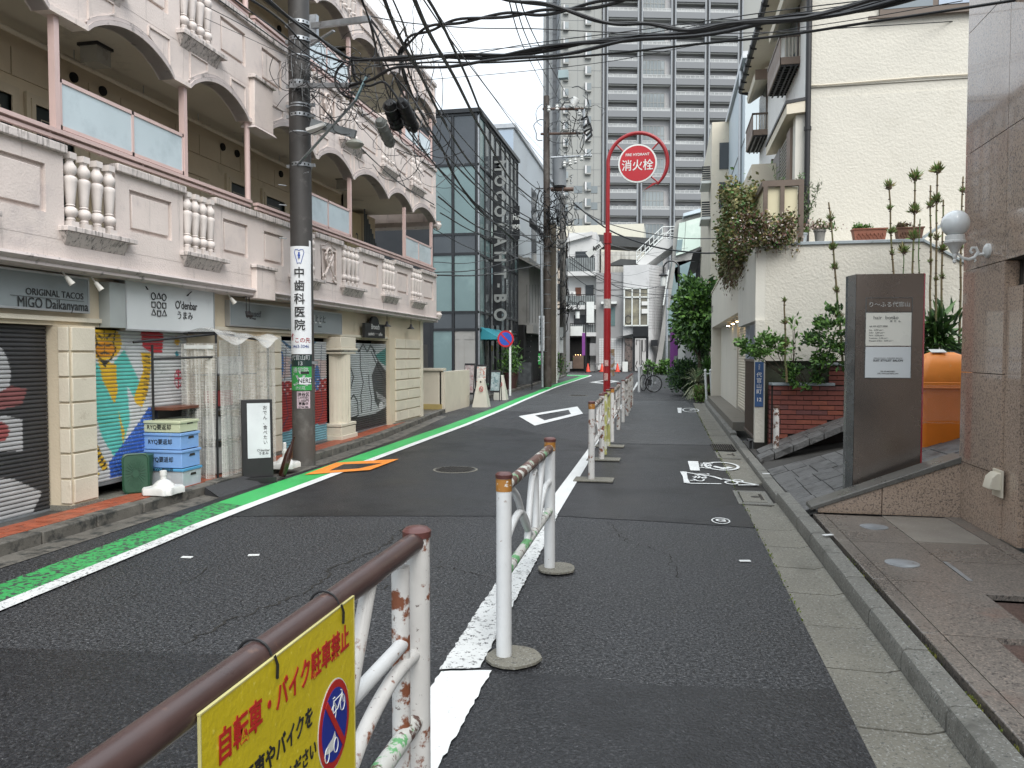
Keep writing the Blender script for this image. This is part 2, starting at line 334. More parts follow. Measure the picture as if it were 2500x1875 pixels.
# stop footprints at the kerb (とまれ)
def ptxt(s, size, x, y, ang, name, wide=1., bold=.02):
    r = Vector((math.cos(ang), math.sin(ang), 0)); u = Vector((-math.sin(ang), math.cos(ang), 0))
    o = text(s, size, (x, y, .0145), r, u, WPNT, None, name, bold=bold, depth=.001, wide=wide); o['kind'] = 'structure'; return o
def disc(B, cx, cy, rx, ry, z, n=28, hole=None, rot=0):
    c, s_ = math.cos(rot), math.sin(rot)
    P = [(cx+rx*math.cos(6.2832*k/n)*c-ry*math.sin(6.2832*k/n)*s_, cy+rx*math.cos(6.2832*k/n)*s_+ry*math.sin(6.2832*k/n)*c, z) for k in range(n)]
    if not hole: return B.poly(P)
    Q = [(cx+(p[0]-cx)*hole, cy+(p[1]-cy)*hole, z) for p in P]
    for k in range(n): B.poly([P[k], P[(k+1) % n], Q[(k+1) % n], Q[k]])
    return B
B = MB(); B.poly([(.30, 10.12, .012), (.42, 10.12, .012), (.43, 11.0, .012), (.29, 11.0, .012)]); disc(B, .72, 10.6, .23, .40, .012, hole=.84)
B.poly([(.60, 10.50, .012), (.72, 10.30, .012), (.86, 10.45, .012), (.80, 10.55, .012), (.72, 10.46, .012), (.63, 10.60, .012)])
q = B.build('road_marking', WPNT); q['kind'] = 'structure'; q['label'] = 'round white footprint marking at the gutter'
B = MB()
for a, d in (((.19, 10.0), (.25, 9.1)), ((.24, 9.1), (.62, 9.14)), ((.19, 9.98), (.56, 9.66)), ((.56, 9.66), (.66, 9.45)), ((.66, 9.5), (1.03, 9.14)), ((.80, 9.10), (1.03, 9.14))):
    d0 = (Vector((*d, 0))-Vector((*a, 0))).normalized(); n0 = Vector((-d0.y, d0.x, 0))*.022; A_, D_ = Vector((*a, .012)), Vector((*d, .012)); B.poly([A_-n0, D_-n0, D_+n0, A_+n0])
B.poly([(.19, 10.0, .013), (.20, 9.12, .013), (.25, 9.12, .013), (.25, 9.98, .013)]); disc(B, .74, 9.25, .08, .13, .012, hole=.7); disc(B, .82, 9.38, .07, .10, .0128, hole=.7)
q = B.build('road_marking', WPNT); q['kind'] = 'structure'; q['label'] = 'arrow shaped white stop marking at the gutter'
ptxt('とまれ', .19, .53, 10.6, R(84), 'lettering', 1.1); ptxt('とまれ', .20, .41, 9.55, R(80), 'lettering', 1.1); ptxt('とまれ', .22, .70, 21.2, R(84), 'lettering', 1.2)
B = MB(); B.poly([(.28, 20.0, .012), (.36, 20.0, .012), (.40, 21.9, .012), (.28, 21.9, .012)]); disc(B, .62, 21.1, .22, .8, .012, hole=.86); q = B.build('road_marking', WPNT); q['kind'] = 'structure'; q['label'] = 'farther white footprint marking'
B = MB(); disc(B, .48, 7.10, .082, .13, .012, hole=.86); q = B.build('road_marking', WPNT); q['kind'] = 'structure'; q['label'] = 'small white circle mark'
ptxt('G', .15, .48, 7.10, 0, 'lettering', .9)
for x, y, a in ((-3.0, 5.2, .3), (-3.45, 5.05, .1), (.56, 5.75, .2), (1.20, 6.15, .5), (1.12, 9.2, .1)):
    B = MB().cbox((x, y, .135 if x > 1 else .009), (math.cos(a), math.sin(a), 0), (-math.sin(a), math.cos(a), 0), PZ, .04, .017, .003); q = B.build('paper_scrap', WPNT); tag(q, {-3.0: 'small white paper scrap on the asphalt by the worn green lane', -3.45: 'small white paper scrap nearest the worn green lane', .56: 'small white tape scrap on the footway asphalt edge', 1.20: 'small white tape scrap on the near kerb', 1.12: 'white marker tape on the kerb by the stone ramp'}[x], 'litter')
# --- iron covers and concrete plates
def manhole(x, y, r, label):
    t = thing('manhole_cover', label, 'manhole cover', (x, y, 0))
    MB().lathe([(r*1.08, .004), (r*1.08, .0085), (r, .0085)], (x, y, 0), 32).build('rim', CONC, t)
    B = MB().lathe([(r*.97, .004), (r*.97, .011)], (x, y, 0), 32)
    for i in range(-6, 7):
        for j in range(-6, 7):
            u, v_ = i*r*.15, j*r*.15
            if u*u+v_*v_ < (r*.88)**2: B.box(x+u-r*.045, x+u+r*.045, y+v_-r*.045, y+v_+r*.045, .011, .017)
    B.build('lid', IRON, t)
manhole(-2.68, 9.62, .27, 'round cast iron manhole cover on the dark asphalt beyond the crack'); manhole(-3.15, 27.9, .32, 'flat round manhole cover far along the grey road')
t = thing('drain_grate', 'black iron drain grate in the concrete gutter before the steel gate', 'drain', (.88, 12.7, 0))
B = MB()
for i in range(11): B.box(.72+i*.033-.006, .72+i*.033+.006, 12.36, 13.12, .006, .02)
for i in range(8): B.box(.71, 1.06, 12.36+i*.108-.008, 12.36+i*.108+.008, .004, .018)
B.build('bars', IRON, t); MB().box(.70, 1.07, 12.32, 13.16, -.02, .003).build('pit', VOID, t)
for (x0, x1, y0, y1, lb) in ((.71, 1.05, 7.95, 8.72, 'square concrete utility plate with round and oblong lids in the near gutter'), (.72, 1.05, 11.4, 12.15, 'square concrete utility plate in the gutter beside the drain grate')):
    t = thing('utility_cover', lb, 'cover', (.88, y0, 0))
    MB().box(x0, x1, y0, y1, .0, .012).build('frame', KERB, t)
    MB().box(x0+.05, x1-.05, y0+.1, y1-.1, .012, .016).build('plate', CONC, t)
    MB().box(x0+.045, x0+.055, y0+.09, y1-.09, .0121, .0185).build('slot', JOIN, t)
    MB().lathe([(.045, .016), (.045, .019)], ((x0+x1)/2+.03, (y0+y1)/2, 0), 16).build('round_lid', IRON, t); MB().box(x1-.1, x1-.07, y0+.22, y1-.22, .016, .019).build('oblong_lid', IRON, t)
# --- right gutter slabs, kerb blocks
gt = thing('gutter', 'grey concrete gutter channel of joined slabs along the right kerb', 'gutter', (.92, 0, 0))
gt['kind'] = 'structure'
slab = MB()
slab.prism([(.757, .006, .0), (1.02, .006, -.006), (1.085, .006, .012), (1.085, .006, -.05), (.757, .006, -.05)], (0, .588, 0)); sm = slab.mesh((.757, 0, 0)); sm.materials.append(CONC)
kb = MB(); prof = [(1.088, -.05), (1.088, .085), (1.098, .112), (1.118, .12), (1.205, .12), (1.205, -.05)]
kb.prism([(x, .005, z) for x, z in prof], (0, .59, 0)); km = kb.mesh((1.088, 0, 0), True); km.materials.append(KERB)
kt = thing('kerb', 'row of rounded grey kerb stones along the right pavement', 'kerb', (1.14, 0, 0)); kt['kind'] = 'structure'
rng = random.Random(3)
for i in range(-4, 40):
    y = i*.6+.27; sh = .10*max(0, (y-22))/6
    if y < 8.0 or y > 8.8: put('gutter_slab', sm, gt, (.757+sh, y, rng.uniform(-.002, .002)))
    drop = -.045 if 7.5 < y < 13.5 else 0
    put('kerb_stone', km, kt, (1.088+sh+rng.uniform(-.003, .003), y, drop+rng.uniform(-.002, .002)), (0, 0, rng.uniform(-.004, .004)))
struct(MB().box(.76, 1.25, -4, 28, -.06, -.012).build('gutter_bed', JOIN))
struct(MB().box(1.207, 1.235, -3, 8.7, .02, .075).build('kerb_gap', JOIN))
leaves('moss_tuft', [MOSS, mat('moss_yellow', (.17, .17, .03), .9)], None, 420, lambda r: (lambda y: ((1.222+r.normal(0, .008), y, .085), (0, 0, 1)))(r.choice([r.normal(5.1, .35), r.normal(3.95, .05), r.normal(3.4, .03), r.normal(2.7, .04), r.normal(3.1, .3)])), .011, 4, kind='stuff')['label'] = 'yellow green moss in the gap behind the kerb'
leaves('grass_tuft', MOSS, None, 500, lambda r: ((.757+r.normal(0, .008), r.uniform(4.5, 22), .004), (0, 0, 1)), .012, 5, kind='stuff')['label'] = 'thin moss along the asphalt edge'
# --- right paving: granite slabs
pv = thing('pavement', 'polished brown granite paving before the granite building', 'pavement', (1.8, 4, 0)); pv['kind'] = 'structure'
rows = [(-3, -1.7), (-1.7, -.5), (-.5, .7), (.7, 1.9), (1.9, 2.98), (2.98, 4.1), (4.1, 5.04), (5.04, 6.05), (6.05, 7.02)]
for a, c in rows: MB().box(1.245, 1.335, a+.003, c-.003, .0, .124).build('edge_stone', GRAP, pv, bevel=.006); MB().box(1.34, 1.80 if c > 5 else 1.57, a+.003, c-.003, .05, .120).build('paving_slab', GRAP, pv)
MB().box(1.806, 2.31, 6.12, 7.05, .05, .1205).build('paving_slab', mat('paver_pale', (.22, .205, .18), .18, .12, 3., speck=[(60, (.30, .28, .25), .6, .7)]), pv)
MB().box(1.806, 2.31, 5.58, 6.114, .05, .120).build('paving_slab', GRAP, pv); MB().box(2.316, 2.43, 5.0, 7.1, .05, .121).build('paving_slab', GRAP, pv)
MB().box(1.806, 2.31, 5.10, 5.574, .05, .1195).build('paving_slab', GRAP, pv); MB().box(1.806, 1.835, 5.12, 5.56, .1195, .1215).build('drain_strip', STEEL, pv)
MB().prism([(1.58, 5.03, .121), (1.575, 4.86, .121), (1.62, 4.83, .121), (2.43, 4.85, .121), (2.43, 5.09, .121), (1.60, 5.10, .121)], (0, 0, -.03)).build('paving_slab', GRAP, pv)
MB().box(1.25, 2.43, -3, 7.06, -.02, .05).build('paving_bed', JOIN, pv)
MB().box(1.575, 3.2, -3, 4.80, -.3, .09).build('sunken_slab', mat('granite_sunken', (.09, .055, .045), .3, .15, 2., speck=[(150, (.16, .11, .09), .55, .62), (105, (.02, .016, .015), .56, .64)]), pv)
for y, x, lb in ((6.58, 1.63, 'far round steel disc set in the granite paving below the steel signboard'), (5.46, 1.53, 'near round steel disc set in the granite paving')):
    MB().lathe([(.105, .118), (.105, .124), (.09, .127), (.02, .128)], (x, y, 0), 32).build('paving_disc', STEEL, None, True, label=lb, cat='lid')
# --- left pavement: kerb, red tiles, grey edge
lk = thing('kerb', 'row of weathered kerb stones along the left pavement', 'kerb', (-4.9, 0, 0)); lk['kind'] = 'structure'
y = 1.0
while y < 53:
    a, c = kx(y), kx(y+.6); B = MB()
    P = [(a-.15, y+.006), (a-.0, y+.006), (c-.0, y+.594), (c-.15, y+.594)]
    hh = .105 if y < 19 else .12
    B.prism([(*p, -.04) for p in P], (0, 0, hh+.04+rng.uniform(-.006, .004))); B.build('kerb_stone', KDRK, lk, bevel=.012); y += .6
lp = thing('pavement', 'narrow damp left pavement with a band of small red tiles', 'pavement', (-5.2, 5, 0)); lp['kind'] = 'structure'
B = MB()
for y in np.arange(0, 56, .5):
    a, c = kx(y), kx(y+.5); B.prism([(a-.15, y, 0), (c-.15, y+.5, 0), (-9, y+.5, 0), (-9, y, 0)], (0, 0, .085))
B.build('pavement_bed', PAVD, lp)
tm = MB().box(-.094, .0, .004, .196, -.02, .018).mesh(); tm.materials.append(RTIL)
y = 2.2
while y < 16.8:
    sl = math.atan2(-(kx(y+.2)-kx(y)), .2)
    for k in range(3): put('tile', tm, lp, (kx(y)-.152-k*.098, y+(.1 if k % 2 else 0), .085+rng.uniform(-.001, .001)), (0, 0, sl+rng.uniform(-.01, .01)))
    y += .2
B = MB()
for y in np.arange(0, 18, .5):
    a, c = kx(y), kx(y+.5); B.poly([(a+.005, y, .005), (a+.26, y, .005), (c+.26, y+.494, .005), (c+.005, y+.494, .005)][::-1])
q = B.build('gutter', KDRK); q['kind'] = 'structure'; q.data.flip_normals()
# ================================================================ PINK STUCCO APARTMENT BUILDING (left)
PINK = mat('pink_stucco', (.67, .585, .54), .8, .07, 2.0, .004, 55, c2=(.56, .49, .465), n2=(3.2, .55, .72), st=((.24, .21, .19), .60, .80))
PNKS = mat('pink_stained', (.58, .52, .49), .85, .12, 4.0, .003, 55, st=((.08, .075, .07), .50, .66, 26), c2=(.22, .20, .18), n2=(7, .56, .7))
PNKB = mat('pink_baluster', (.64, .58, .545), .75, .1, 6, .001, 80, st=((.16, .14, .13), .6, .74, 30))
MOLD = mat('pink_moulding', (.50, .44, .42), .8, .1, 5, .001, 60, c2=(.15, .14, .13), n2=(9, .58, .70))
PMET = mat('pink_metal', (.58, .43, .40), .45, .06, 4, c2=(.40, .24, .18), n2=(13, .66, .74))
FROST = mat('frosted_glass', (.52, .60, .63), .12, .05, 1.2, c2=(.42, .49, .52), n2=(2.5, .5, .7), spec=.6)
CRMW = mat('cream_render', (.58, .49, .35), .8, .08, 1.5, .003, 45, c2=(.38, .31, .21), n2=(2.2, .58, .78))
CRMB = mat('cream_block', (.56, .475, .345), .8, .07, 2.5, .003, 45)
CRML = mat('cream_light', (.60, .545, .44), .75, .08, 2.0, .003, 50, c2=(.40, .34, .26), n2=(5, .62, .75), st=((.30, .26, .2), .64, .8))
CEIL = mat('soffit_plaster', (.56, .52, .43), .85, .08, 1.2, .001, 40, c2=(.30, .27, .22), n2=(1.5, .58, .75))
DGRN = mat('door_dark_green', (.012, .02, .018), .35, .2)
BRNW = mat('wood_red_brown', (.13, .045, .025), .4, .25, 7)
FX = -5.20                                             # face of the balcony parapets
bd = thing('apartment_building', 'pink and cream stucco building with long balconies, balusters and scalloped arches over shuttered shops', 'building', (-6.2, 9.5, 0))
OPEN = [(3.05, 3.75), (4.5, 5.0), (5.93, 6.58), (7.64, 8.22), (10.09, 10.85), (11.84, 12.53), (13.66, 14.29), (15.31, 15.97)]
SOL = [(2.0, 3.05), (3.75, 4.5), (5.0, 5.93), (6.58, 7.64), (8.22, 9.17), (9.17, 10.09), (10.85, 11.84), (12.53, 13.66), (14.29, 15.31), (15.97, 17.05)]
ARCH = [(2.9, 4.2), (4.45, 5.78), (6.23, 7.48), (7.77, 8.98), (9.50, 10.86), (10.95, 12.27), (12.33, 13.92), (13.96, 15.34), (15.40, 17.05)]
# turned baluster
def balmesh():
    B = MB(); h = .655
    B.box(-.042, .042, -.042, .042, 0, .055); B.box(-.036, .036, -.036, .036, .60, h)
    pr = [(.028, .05), (.036, .075), (.028, .09), (.050, .115), (.055, .14), (.046, .17), (.028, .185), (.038, .195), (.030, .205), (.034, .22), (.040, .30), (.050, .40), (.054, .43), (.046, .445), (.030, .455), (.040, .468), (.054, .50), (.050, .535), (.034, .56), (.026, .58), (.034, .60)]
    B.lathe(pr, (0, 0, 0), 12); m = B.mesh((0, 0, 0), True); m.materials.append(PNKB); return m
BAL = balmesh()
def parapet(zs, level):
    """zs: bottom of the wall; sill at +.38, cap at +1.06"""
    z0, zsill, zc = zs, zs+.37, zs+1.0
    for k, (a, c) in enumerate(SOL):
        B = MB(); X0, X1 = FX, FX-.13
        m = .20 if c-a > .8 else .14; r0, r1 = a+m, c-m; q0, q1 = zsill+.09, zc-.13
        B.box(X0, X1, a, r0, zsill-.12, zc); B.box(X0, X1, r1, c, zsill-.12, zc); B.box(X0, X1, r0, r1, zsill-.12, q0); B.box(X0, X1, r0, r1, q1, zc); B.box(X0-.035, X1, r0, r1, q0, q1)
        B.build('parapet_panel', PINK, bd)
        crest = (k == 6)
        if not crest: MB().box(X0-.036, X0-.010, r0+.045, r1-.045, q0+.04, q1-.04).build('raised_panel', PINK, bd, bevel=.006)
        MB().box(FX+.045, X1-.02, a-.01, c+.01, zc, zc+.075).build('parapet_cap', PNKS, bd, bevel=.008)
    for k, (a, c) in enumerate(OPEN):
        B = MB().box(FX+.095, FX-.15, a-.07, c+.19, zsill-.045, zsill)
        B.prism([(FX, a, zsill-.16), (FX+.085, a-.06, zsill-.047), (FX-.13, a-.06, zsill-.047), (FX-.13, a, zsill-.16)], (0, c-a+.12, 0)); B.build('sill', PNKS, bd, bevel=.005)
        n = 4
        for i in range(n): put('baluster', BAL, bd, (FX-.005, a+(c-a)*(i+.5)/n, zsill+.001), sc=(1.12, 1.12, (zc+.03-zsill)/.655))
    # apron below the sills
    MB().box(FX-.002, FX-.128, 2, 17.05, zsill-.165, zsill-.12).build('apron', PINK, bd)
def rail(z, y0, y1):
    B = MB(); B.box(FX+.02, FX-.06, y0, y1, z, z+.035); B.box(FX+.0, FX-.04, y0, y1, z-.05, z-.02)
    yy = y0+.2
    while yy < y1: B.box(FX-.01, FX-.03, yy, yy+.02, z-.06, z); yy += .6
    B.build('handrail', PMET, bd)
# level 1
parapet(2.25, 1)
MB().box(FX, FX-.13, 2, 17.05, 2.34, 2.455).build('apron', PINK, bd)
prof = [(FX, 2.34), (FX+.05, 2.335), (FX+.065, 2.31), (FX+.045, 2.285), (FX+.03, 2.275), (FX+.03, 2.25), (FX, 2.235), (FX-.4, 2.235), (FX-.4, 2.34)]
for a, c in ((2, 9.05), (9.53, 17.05)): MB().prism([(x, a, z) for x, z in prof], (0, c-a, 0)).build('cornice', MOLD, bd, True)
rail(3.415, 2, 9.06); rail(3.415, 9.2, 17.0)
# level 2 with arched fascia
def arcz(t): return .235*math.sin(math.pi*t)**.75
def fascia(zb, ztop):
    for k, (a, c) in enumerate(ARCH):
        n = 18; P = [(FX, a+(c-a)*i/n, zb+arcz(i/n)) for i in range(n+1)]
        B = MB()
        for i in range(n):
            (x, y1, q1), (_, y2, q2) = P[i], P[i+1]; B.prism([(FX, y1, q1), (FX, y2, q2), (FX, y2, ztop), (FX, y1, ztop)], (-.13, 0, 0))
        B.build('arch_wall', PINK, bd)
        B = MB()
        for w_, x_ in ((.045, .035), (.085, .018)):
            b0 = len(B.v); B.grid(lambda u, v: (FX+x_ if v < .5 else FX, a+(c-a)*u, zb+arcz(u)-.002+ (w_ if True else 0)), n, 1)
            B.grid(lambda u, v: (FX+x_, a+(c-a)*u, zb+arcz(u)-.004+v*w_), n, 1)
            B.grid(lambda u, v: (FX+x_-.17*v, a+(c-a)*u, zb+arcz(u)-.004), n, 1)
        B.build('archivolt', MOLD, bd)
        # spandrel ornaments
        w = c-a
        for (p, q, r_, s_) in ((a+.03*w, a+.30*w, .30, .17), (c-.30*w, c-.03*w, .17, .30)):
            lo1, lo2 = (zb+.12, zb+.31) if r_ > s_ else (zb+.31, zb+.12)
            L4 = [(FX, p, lo1), (FX, q, lo2), (FX, q, zb+.40), (FX, p, zb+.40)]; cc = Vector((FX, (p+q)/2, zb+.31))
            B = MB()
            for i in range(4):
                A_, C_ = Vector(L4[i]), Vector(L4[(i+1) % 4]); B.bar(A_+Vector((.006, 0, 0)), C_+Vector((.006, 0, 0)), .012, .02, (1, 0, 0))
            B.build('spandrel_moulding', PINK, bd)
    ed = [2.0]+[v for p in ARCH for v in p]
    for a, c in zip(ed[0::2], ed[1::2]):
        if c-a > .02: MB().box(FX, FX-.13, a, c, zb, ztop).box(FX+.035, FX, a, c, zb-.004, zb+.045).build('arch_pier', PINK, bd)
fascia(4.43, 4.84); parapet(4.625, 2); rail(5.79, 2, 9.06); rail(5.79, 9.2, 17.0)
fascia(6.74, 7.05)
# roof parapet, lower and slightly set back panels
for a, c in [(x0, x1) for x0, x1 in SOL]:
    B = MB(); m = .18; B.box(FX, FX-.13, a, c, 7.05, 7.52); B.box(FX+.03, FX, a+m, c-m, 7.12, 7.14); B.box(FX+.03, FX, a+m, c-m, 7.42, 7.44); B.box(FX+.03, FX, a+m, a+m+.02, 7.14, 7.42); B.box(FX+.03, FX, c-m-.02, c-m, 7.14, 7.42)
    B.build('parapet_panel', PINK, bd); MB().box(FX+.05, FX-.15, a-.01, c+.01, 7.52, 7.60).build('parapet_cap', PNKS, bd, bevel=.008)
for a, c in OPEN:
    MB().box(FX+.0, FX-.13, a, c, 7.05, 7.12).build('sill', PNKS, bd)
    for i in range(4): put('baluster', BAL, bd, (FX-.03, a+(c-a)*(i+.5)/4, 7.12), sc=(1, 1, .62))
    MB().box(FX+.03, FX-.12, a, c, 7.52, 7.56).build('sill', PINK, bd)
B = MB(); yy = 9.2
while yy < 17.1:                                      # wrought roof fence with curls
    B.tube([(FX-.06, yy, 7.6), (FX-.06, yy, 8.12)], .006, 5)
    B.tube([(FX-.06+.05*math.sin(g), yy, 8.17+.05*math.cos(g)-.0) for g in np.linspace(0, 5.2, 9)], .006, 4); yy += .115
B.tube([(FX-.06, 9.1, 8.02), (FX-.06, 17.0, 8.02)], .009, 5); B.tube([(FX-.06, 9.1, 7.68), (FX-.06, 17.0, 7.68)], .009, 5)
B.tube([(FX-.06-(.9-.9*math.cos(g)), 17.0+.35*math.sin(g), 8.02) for g in np.linspace(0, 1.5, 8)], .009, 5)
B.build('roof_fence', mat('pale_iron', (.55, .52, .48), .5, .1), bd)
# broad flat pilasters between the bays
for z0, z1, zc in ((2.21, 2.60, 2.60), (4.40, 4.98, 4.98)):
    MB().box(FX+.07, FX-.1, 9.055, 9.525, z0, z1).build('pilaster', PINK, bd, bevel=.006); MB().box(FX+.10, FX-.1, 9.02, 9.56, z1, z1+.04).build('pilaster_cap', PNKS, bd, bevel=.006)
MB().prism([(FX+.07, 9.055, 4.40), (FX+.07, 9.525, 4.40), (FX+.10, 9.56, 4.36), (FX+.10, 9.02, 4.36)], (-.2, 0, 0)).build('pilaster_cap', MOLD, bd)
# crest with crossed keys on the first-floor panel, framed relief
def crest(yc, zc):
    B = MB(); X = FX+.004
    fr = [(yc-.27, zc-.33), (yc+.27, zc-.33), (yc+.27, zc+.22), (yc+.14, zc+.24), (yc, zc+.31), (yc-.14, zc+.24), (yc-.27, zc+.22)]
    B.tube([(X, a, c) for a, c in fr], .013, 6, closed=True)
    for s in (-1, 1):
        B.tube([(X+.01, yc+s*.17, zc-.24), (X+.01, yc-s*.13, zc+.12)], [.016, .022], 6)
        B.tube([(X+.01, yc+s*(.19+.05*math.cos(g)), zc-.26+.05*math.sin(g)) for g in np.linspace(0, 5.5, 9)], .014, 5)
        B.tube([(X+.01, yc+s*.05, zc-.08), (X+.01, yc+s*.13, zc+.02), (X+.01, yc+s*.11, zc+.07)], .018, 5)
    B.tube([(X+.01, yc+.10*math.cos(g), zc+.10+.10*math.sin(g)) for g in np.linspace(0, 6.283, 15)[:-1]], .018, 6, closed=True)
    B.tube([(X+.01, yc-.05, zc+.03), (X+.01, yc+.02, zc+.09), (X+.01, yc-.03, zc+.13), (X+.01, yc+.06, zc+.15)], .012, 5)
    B.build('crest_relief', PINK, bd, True)
crest(11.345, 2.95); crest(11.345, 5.33)
# posts
for z0, z1 in ((3.44, 4.44), (5.82, 6.75)):
    for y in (3.3, 4.4, 5.9, 7.73): MB().box(FX-.01, FX-.075, y-.028, y+.028, z0, z1+.02).build('post', PMET, bd)
    MB().tube([(FX-.04, 9.05, z0), (FX-.04, 9.05, z1)], .035, 12).build('post', PMET, bd, True)
    for y in (10.62, 12.27, 15.01, 16.83): MB().box(FX-.01, FX-.07, y-.025, y+.025, z0, z1+.02).build('post', PMET, bd)
    for y0, y1, mid in ((5.93, 7.71, 6.88), (10.65, 12.25, 11.4), (15.04, 16.81, 15.9)):
        B = MB(); X0, X1 = FX-.02, FX-.05; a, c = z0+.03, z0+.47
        B.box(X0, X1, y0, y1, a, a+.035); B.box(X0, X1, y0, y1, c-.035, c); B.box(X0, X1, y0, y0+.03, a, c); B.box(X0, X1, y1-.03, y1, a, c); B.box(X0, X1, mid-.015, mid+.015, a, c)
        B.build('screen_frame', PMET, bd)
        for p, q in ((y0+.03, mid-.015), (mid+.015, y1-.03)): MB().box(FX-.03, FX-.04, p, q, a+.035, c-.035).build('glass_pane', FROST, bd)
# floors, ceilings, back wall with recessed-joint blocks
BX = -6.35
for zf, zt in ((2.255, 2.44), (4.70, 4.82), (7.02, 7.15)): MB().box(FX-.131, -9.5, 2, 16.98, zf, zt).build('floor_slab', CEIL, bd)
for z in (4.70, 7.02):
    MB().box(FX-.14, FX-.75, 2, 16.9, z-.09, z-.001).build('ceiling_step', CEIL, bd) if False else None
    MB().tube([(BX+.20, 2, z-.12), (BX+.20, 14.0, z-.12)], .028, 10).build('pipe', CRML, bd, True)
    yy = 5
    while yy < 14: MB().tube([(BX+.20, yy, z-.12), (BX+.20, yy, z)], .006, 5).build('pipe_hanger', STEEL, bd); yy += 1.1
B = MB().box(BX-.02, BX-.15, 2, 14.6, 2.44, 4.70).box(BX-.02, BX-.15, 2, 14.6, 4.82, 7.02).box(-9, BX-.02, 14.5, 14.6, 2.44, 4.7); B.build('back_wall', CRMW, bd)
B = MB()
doors = [(5.05, 5.5), (6.05, 6.57), (6.86, 7.38), (10.46, 10.98), (11.48, 12.09), (13.3, 13.8)]
rng = random.Random(11)
for base in (2.44, 4.82):
    for r_ in range(7):
        z0 = base+.30*r_+.01; z1 = z0+.28; y = 4.0+(.25 if r_ % 2 else 0)
        while y < 14.3:
            y1 = y+.52
            if not any(a-.12 < y1 and c+.12 > y and z0 < base+1.62 for a, c in doors):
                MB().box(BX, BX-.02, y+.008, min(y1, 14.5)-.008, z0+.004, z1-.002).build('wall_block', CRMB, bd)
            y = y1+.0
    for a, c in doors:
        fr = MB(); t_ = base+1.60
        for w_, d_ in ((.10, .02), (.05, .035)):
            fr.box(BX+d_, BX-.02, a-w_, a, base, t_+w_); fr.box(BX+d_, BX-.02, c, c+w_, base, t_+w_); fr.box(BX+d_, BX-.02, a, c, t_, t_+w_)
        fr.build('door_frame', CRMB, bd); dr = MB().box(BX-.005, BX-.02, a, c, base, t_).build('door', DGRN, bd)
        x_ = BX-.003; MB().box(x_, x_-.001, a+.1, c-.1, t_-.13, t_-.12).box(x_, x_-.001, a+.1, a+.11, t_-.5, t_-.13).box(x_, x_-.001, c-.11, c-.1, t_-.5, t_-.13).build('door_line', mat('thin_gold', (.4, .35, .25), .4), dr)
        MB().tube([(BX+.03, c-.06, base+.75), (BX+.03, c-.06, base+.85)], .012, 6).build('handle', STEEL, dr)
    for y in (4.6, 7.41, 7.85, 10.28, 10.66, 12.0, 12.7): MB().lathe([(.055, 0), (.055, .02), (.05, .03)], (BX, y, base+2.06), 14, PX).build('air_vent', VOID, bd); 
for y, z in ((7.15, 4.60), (13.45, 4.62), (13.4, 6.9), (7.2, 6.9)):    # ceiling lamp boxes
    t = MB().box(-5.95, -5.75, y-.1, y+.1, z-.10, z+.09).build('ceiling_lamp', mat('lamp_glass_grey', (.35, .34, .30), .3), bd); MB().box(-5.97, -5.73, y-.12, y+.12, z+.07, z+.1).build('lamp_rim', BLACK, t)
# stair bay at the far end, number 2
MB().box(-6.9, -6.3, 14.62, 15.35, 2.44, 4.4).build('stair_wall', mat('cream_yellow', (.46, .38, .22), .8, .08), bd)
text('2', .30, (-6.2985+.002, 15.12, 3.88), PY, PZ, BLACK, bd, 'number', .01); 
B = MB()
for k in range(9): B.box(-6.25, -6.28, 15.45+k*.09, 15.47+k*.09, 2.5, 4.55-k*.09)
B.bar((-6.26, 15.4, 3.85), (-6.26, 16.3, 3.25), .03, .05); B.build('stair_grille', mat('grille_grey', (.10, .12, .13), .4), bd)
MB().box(-9.4, -6.6, 16.2, 16.9, 2.5, 4.6).build('stair_wall', CRMW, bd)
# far end wall: rounded corner then going back
B = MB()
for z0, z1 in ((2.34, 3.32), (4.44, 5.72), (6.75, 7.58)):
    P = [(FX-.32+.32*math.cos(g), 17.05+.32*math.sin(g)) for g in np.linspace(0, math.pi/2, 7)]+[(-9.5, 17.37)]
    for (a, c), (d, e) in zip(P, P[1:]): B.prism([(a, c, z0), (d, e, z0), (d, e, z1), (a, c, z1)], (-.06, -.09, 0))
B.build('end_wall', PINK, bd)
for z0 in (2.235, 4.41): MB().prism([(FX+.03, 17.05, z0), (FX-.02, 17.28, z0), (FX-.25, 17.42, z0), (-9.5, 17.42, z0), (-9.5, 17.0, z0), (FX+.03, 17.0, z0)], (0, 0, .10)).build('cornice', MOLD, bd)
for z in (2.42, 4.5): MB().lathe([(.03, -.12), (.07, -.06), (.09, 0), (.06, .05), (.08, .08)], (FX-.05, 17.40, z), 12).build('scroll_bracket', PNKB, bd, True)
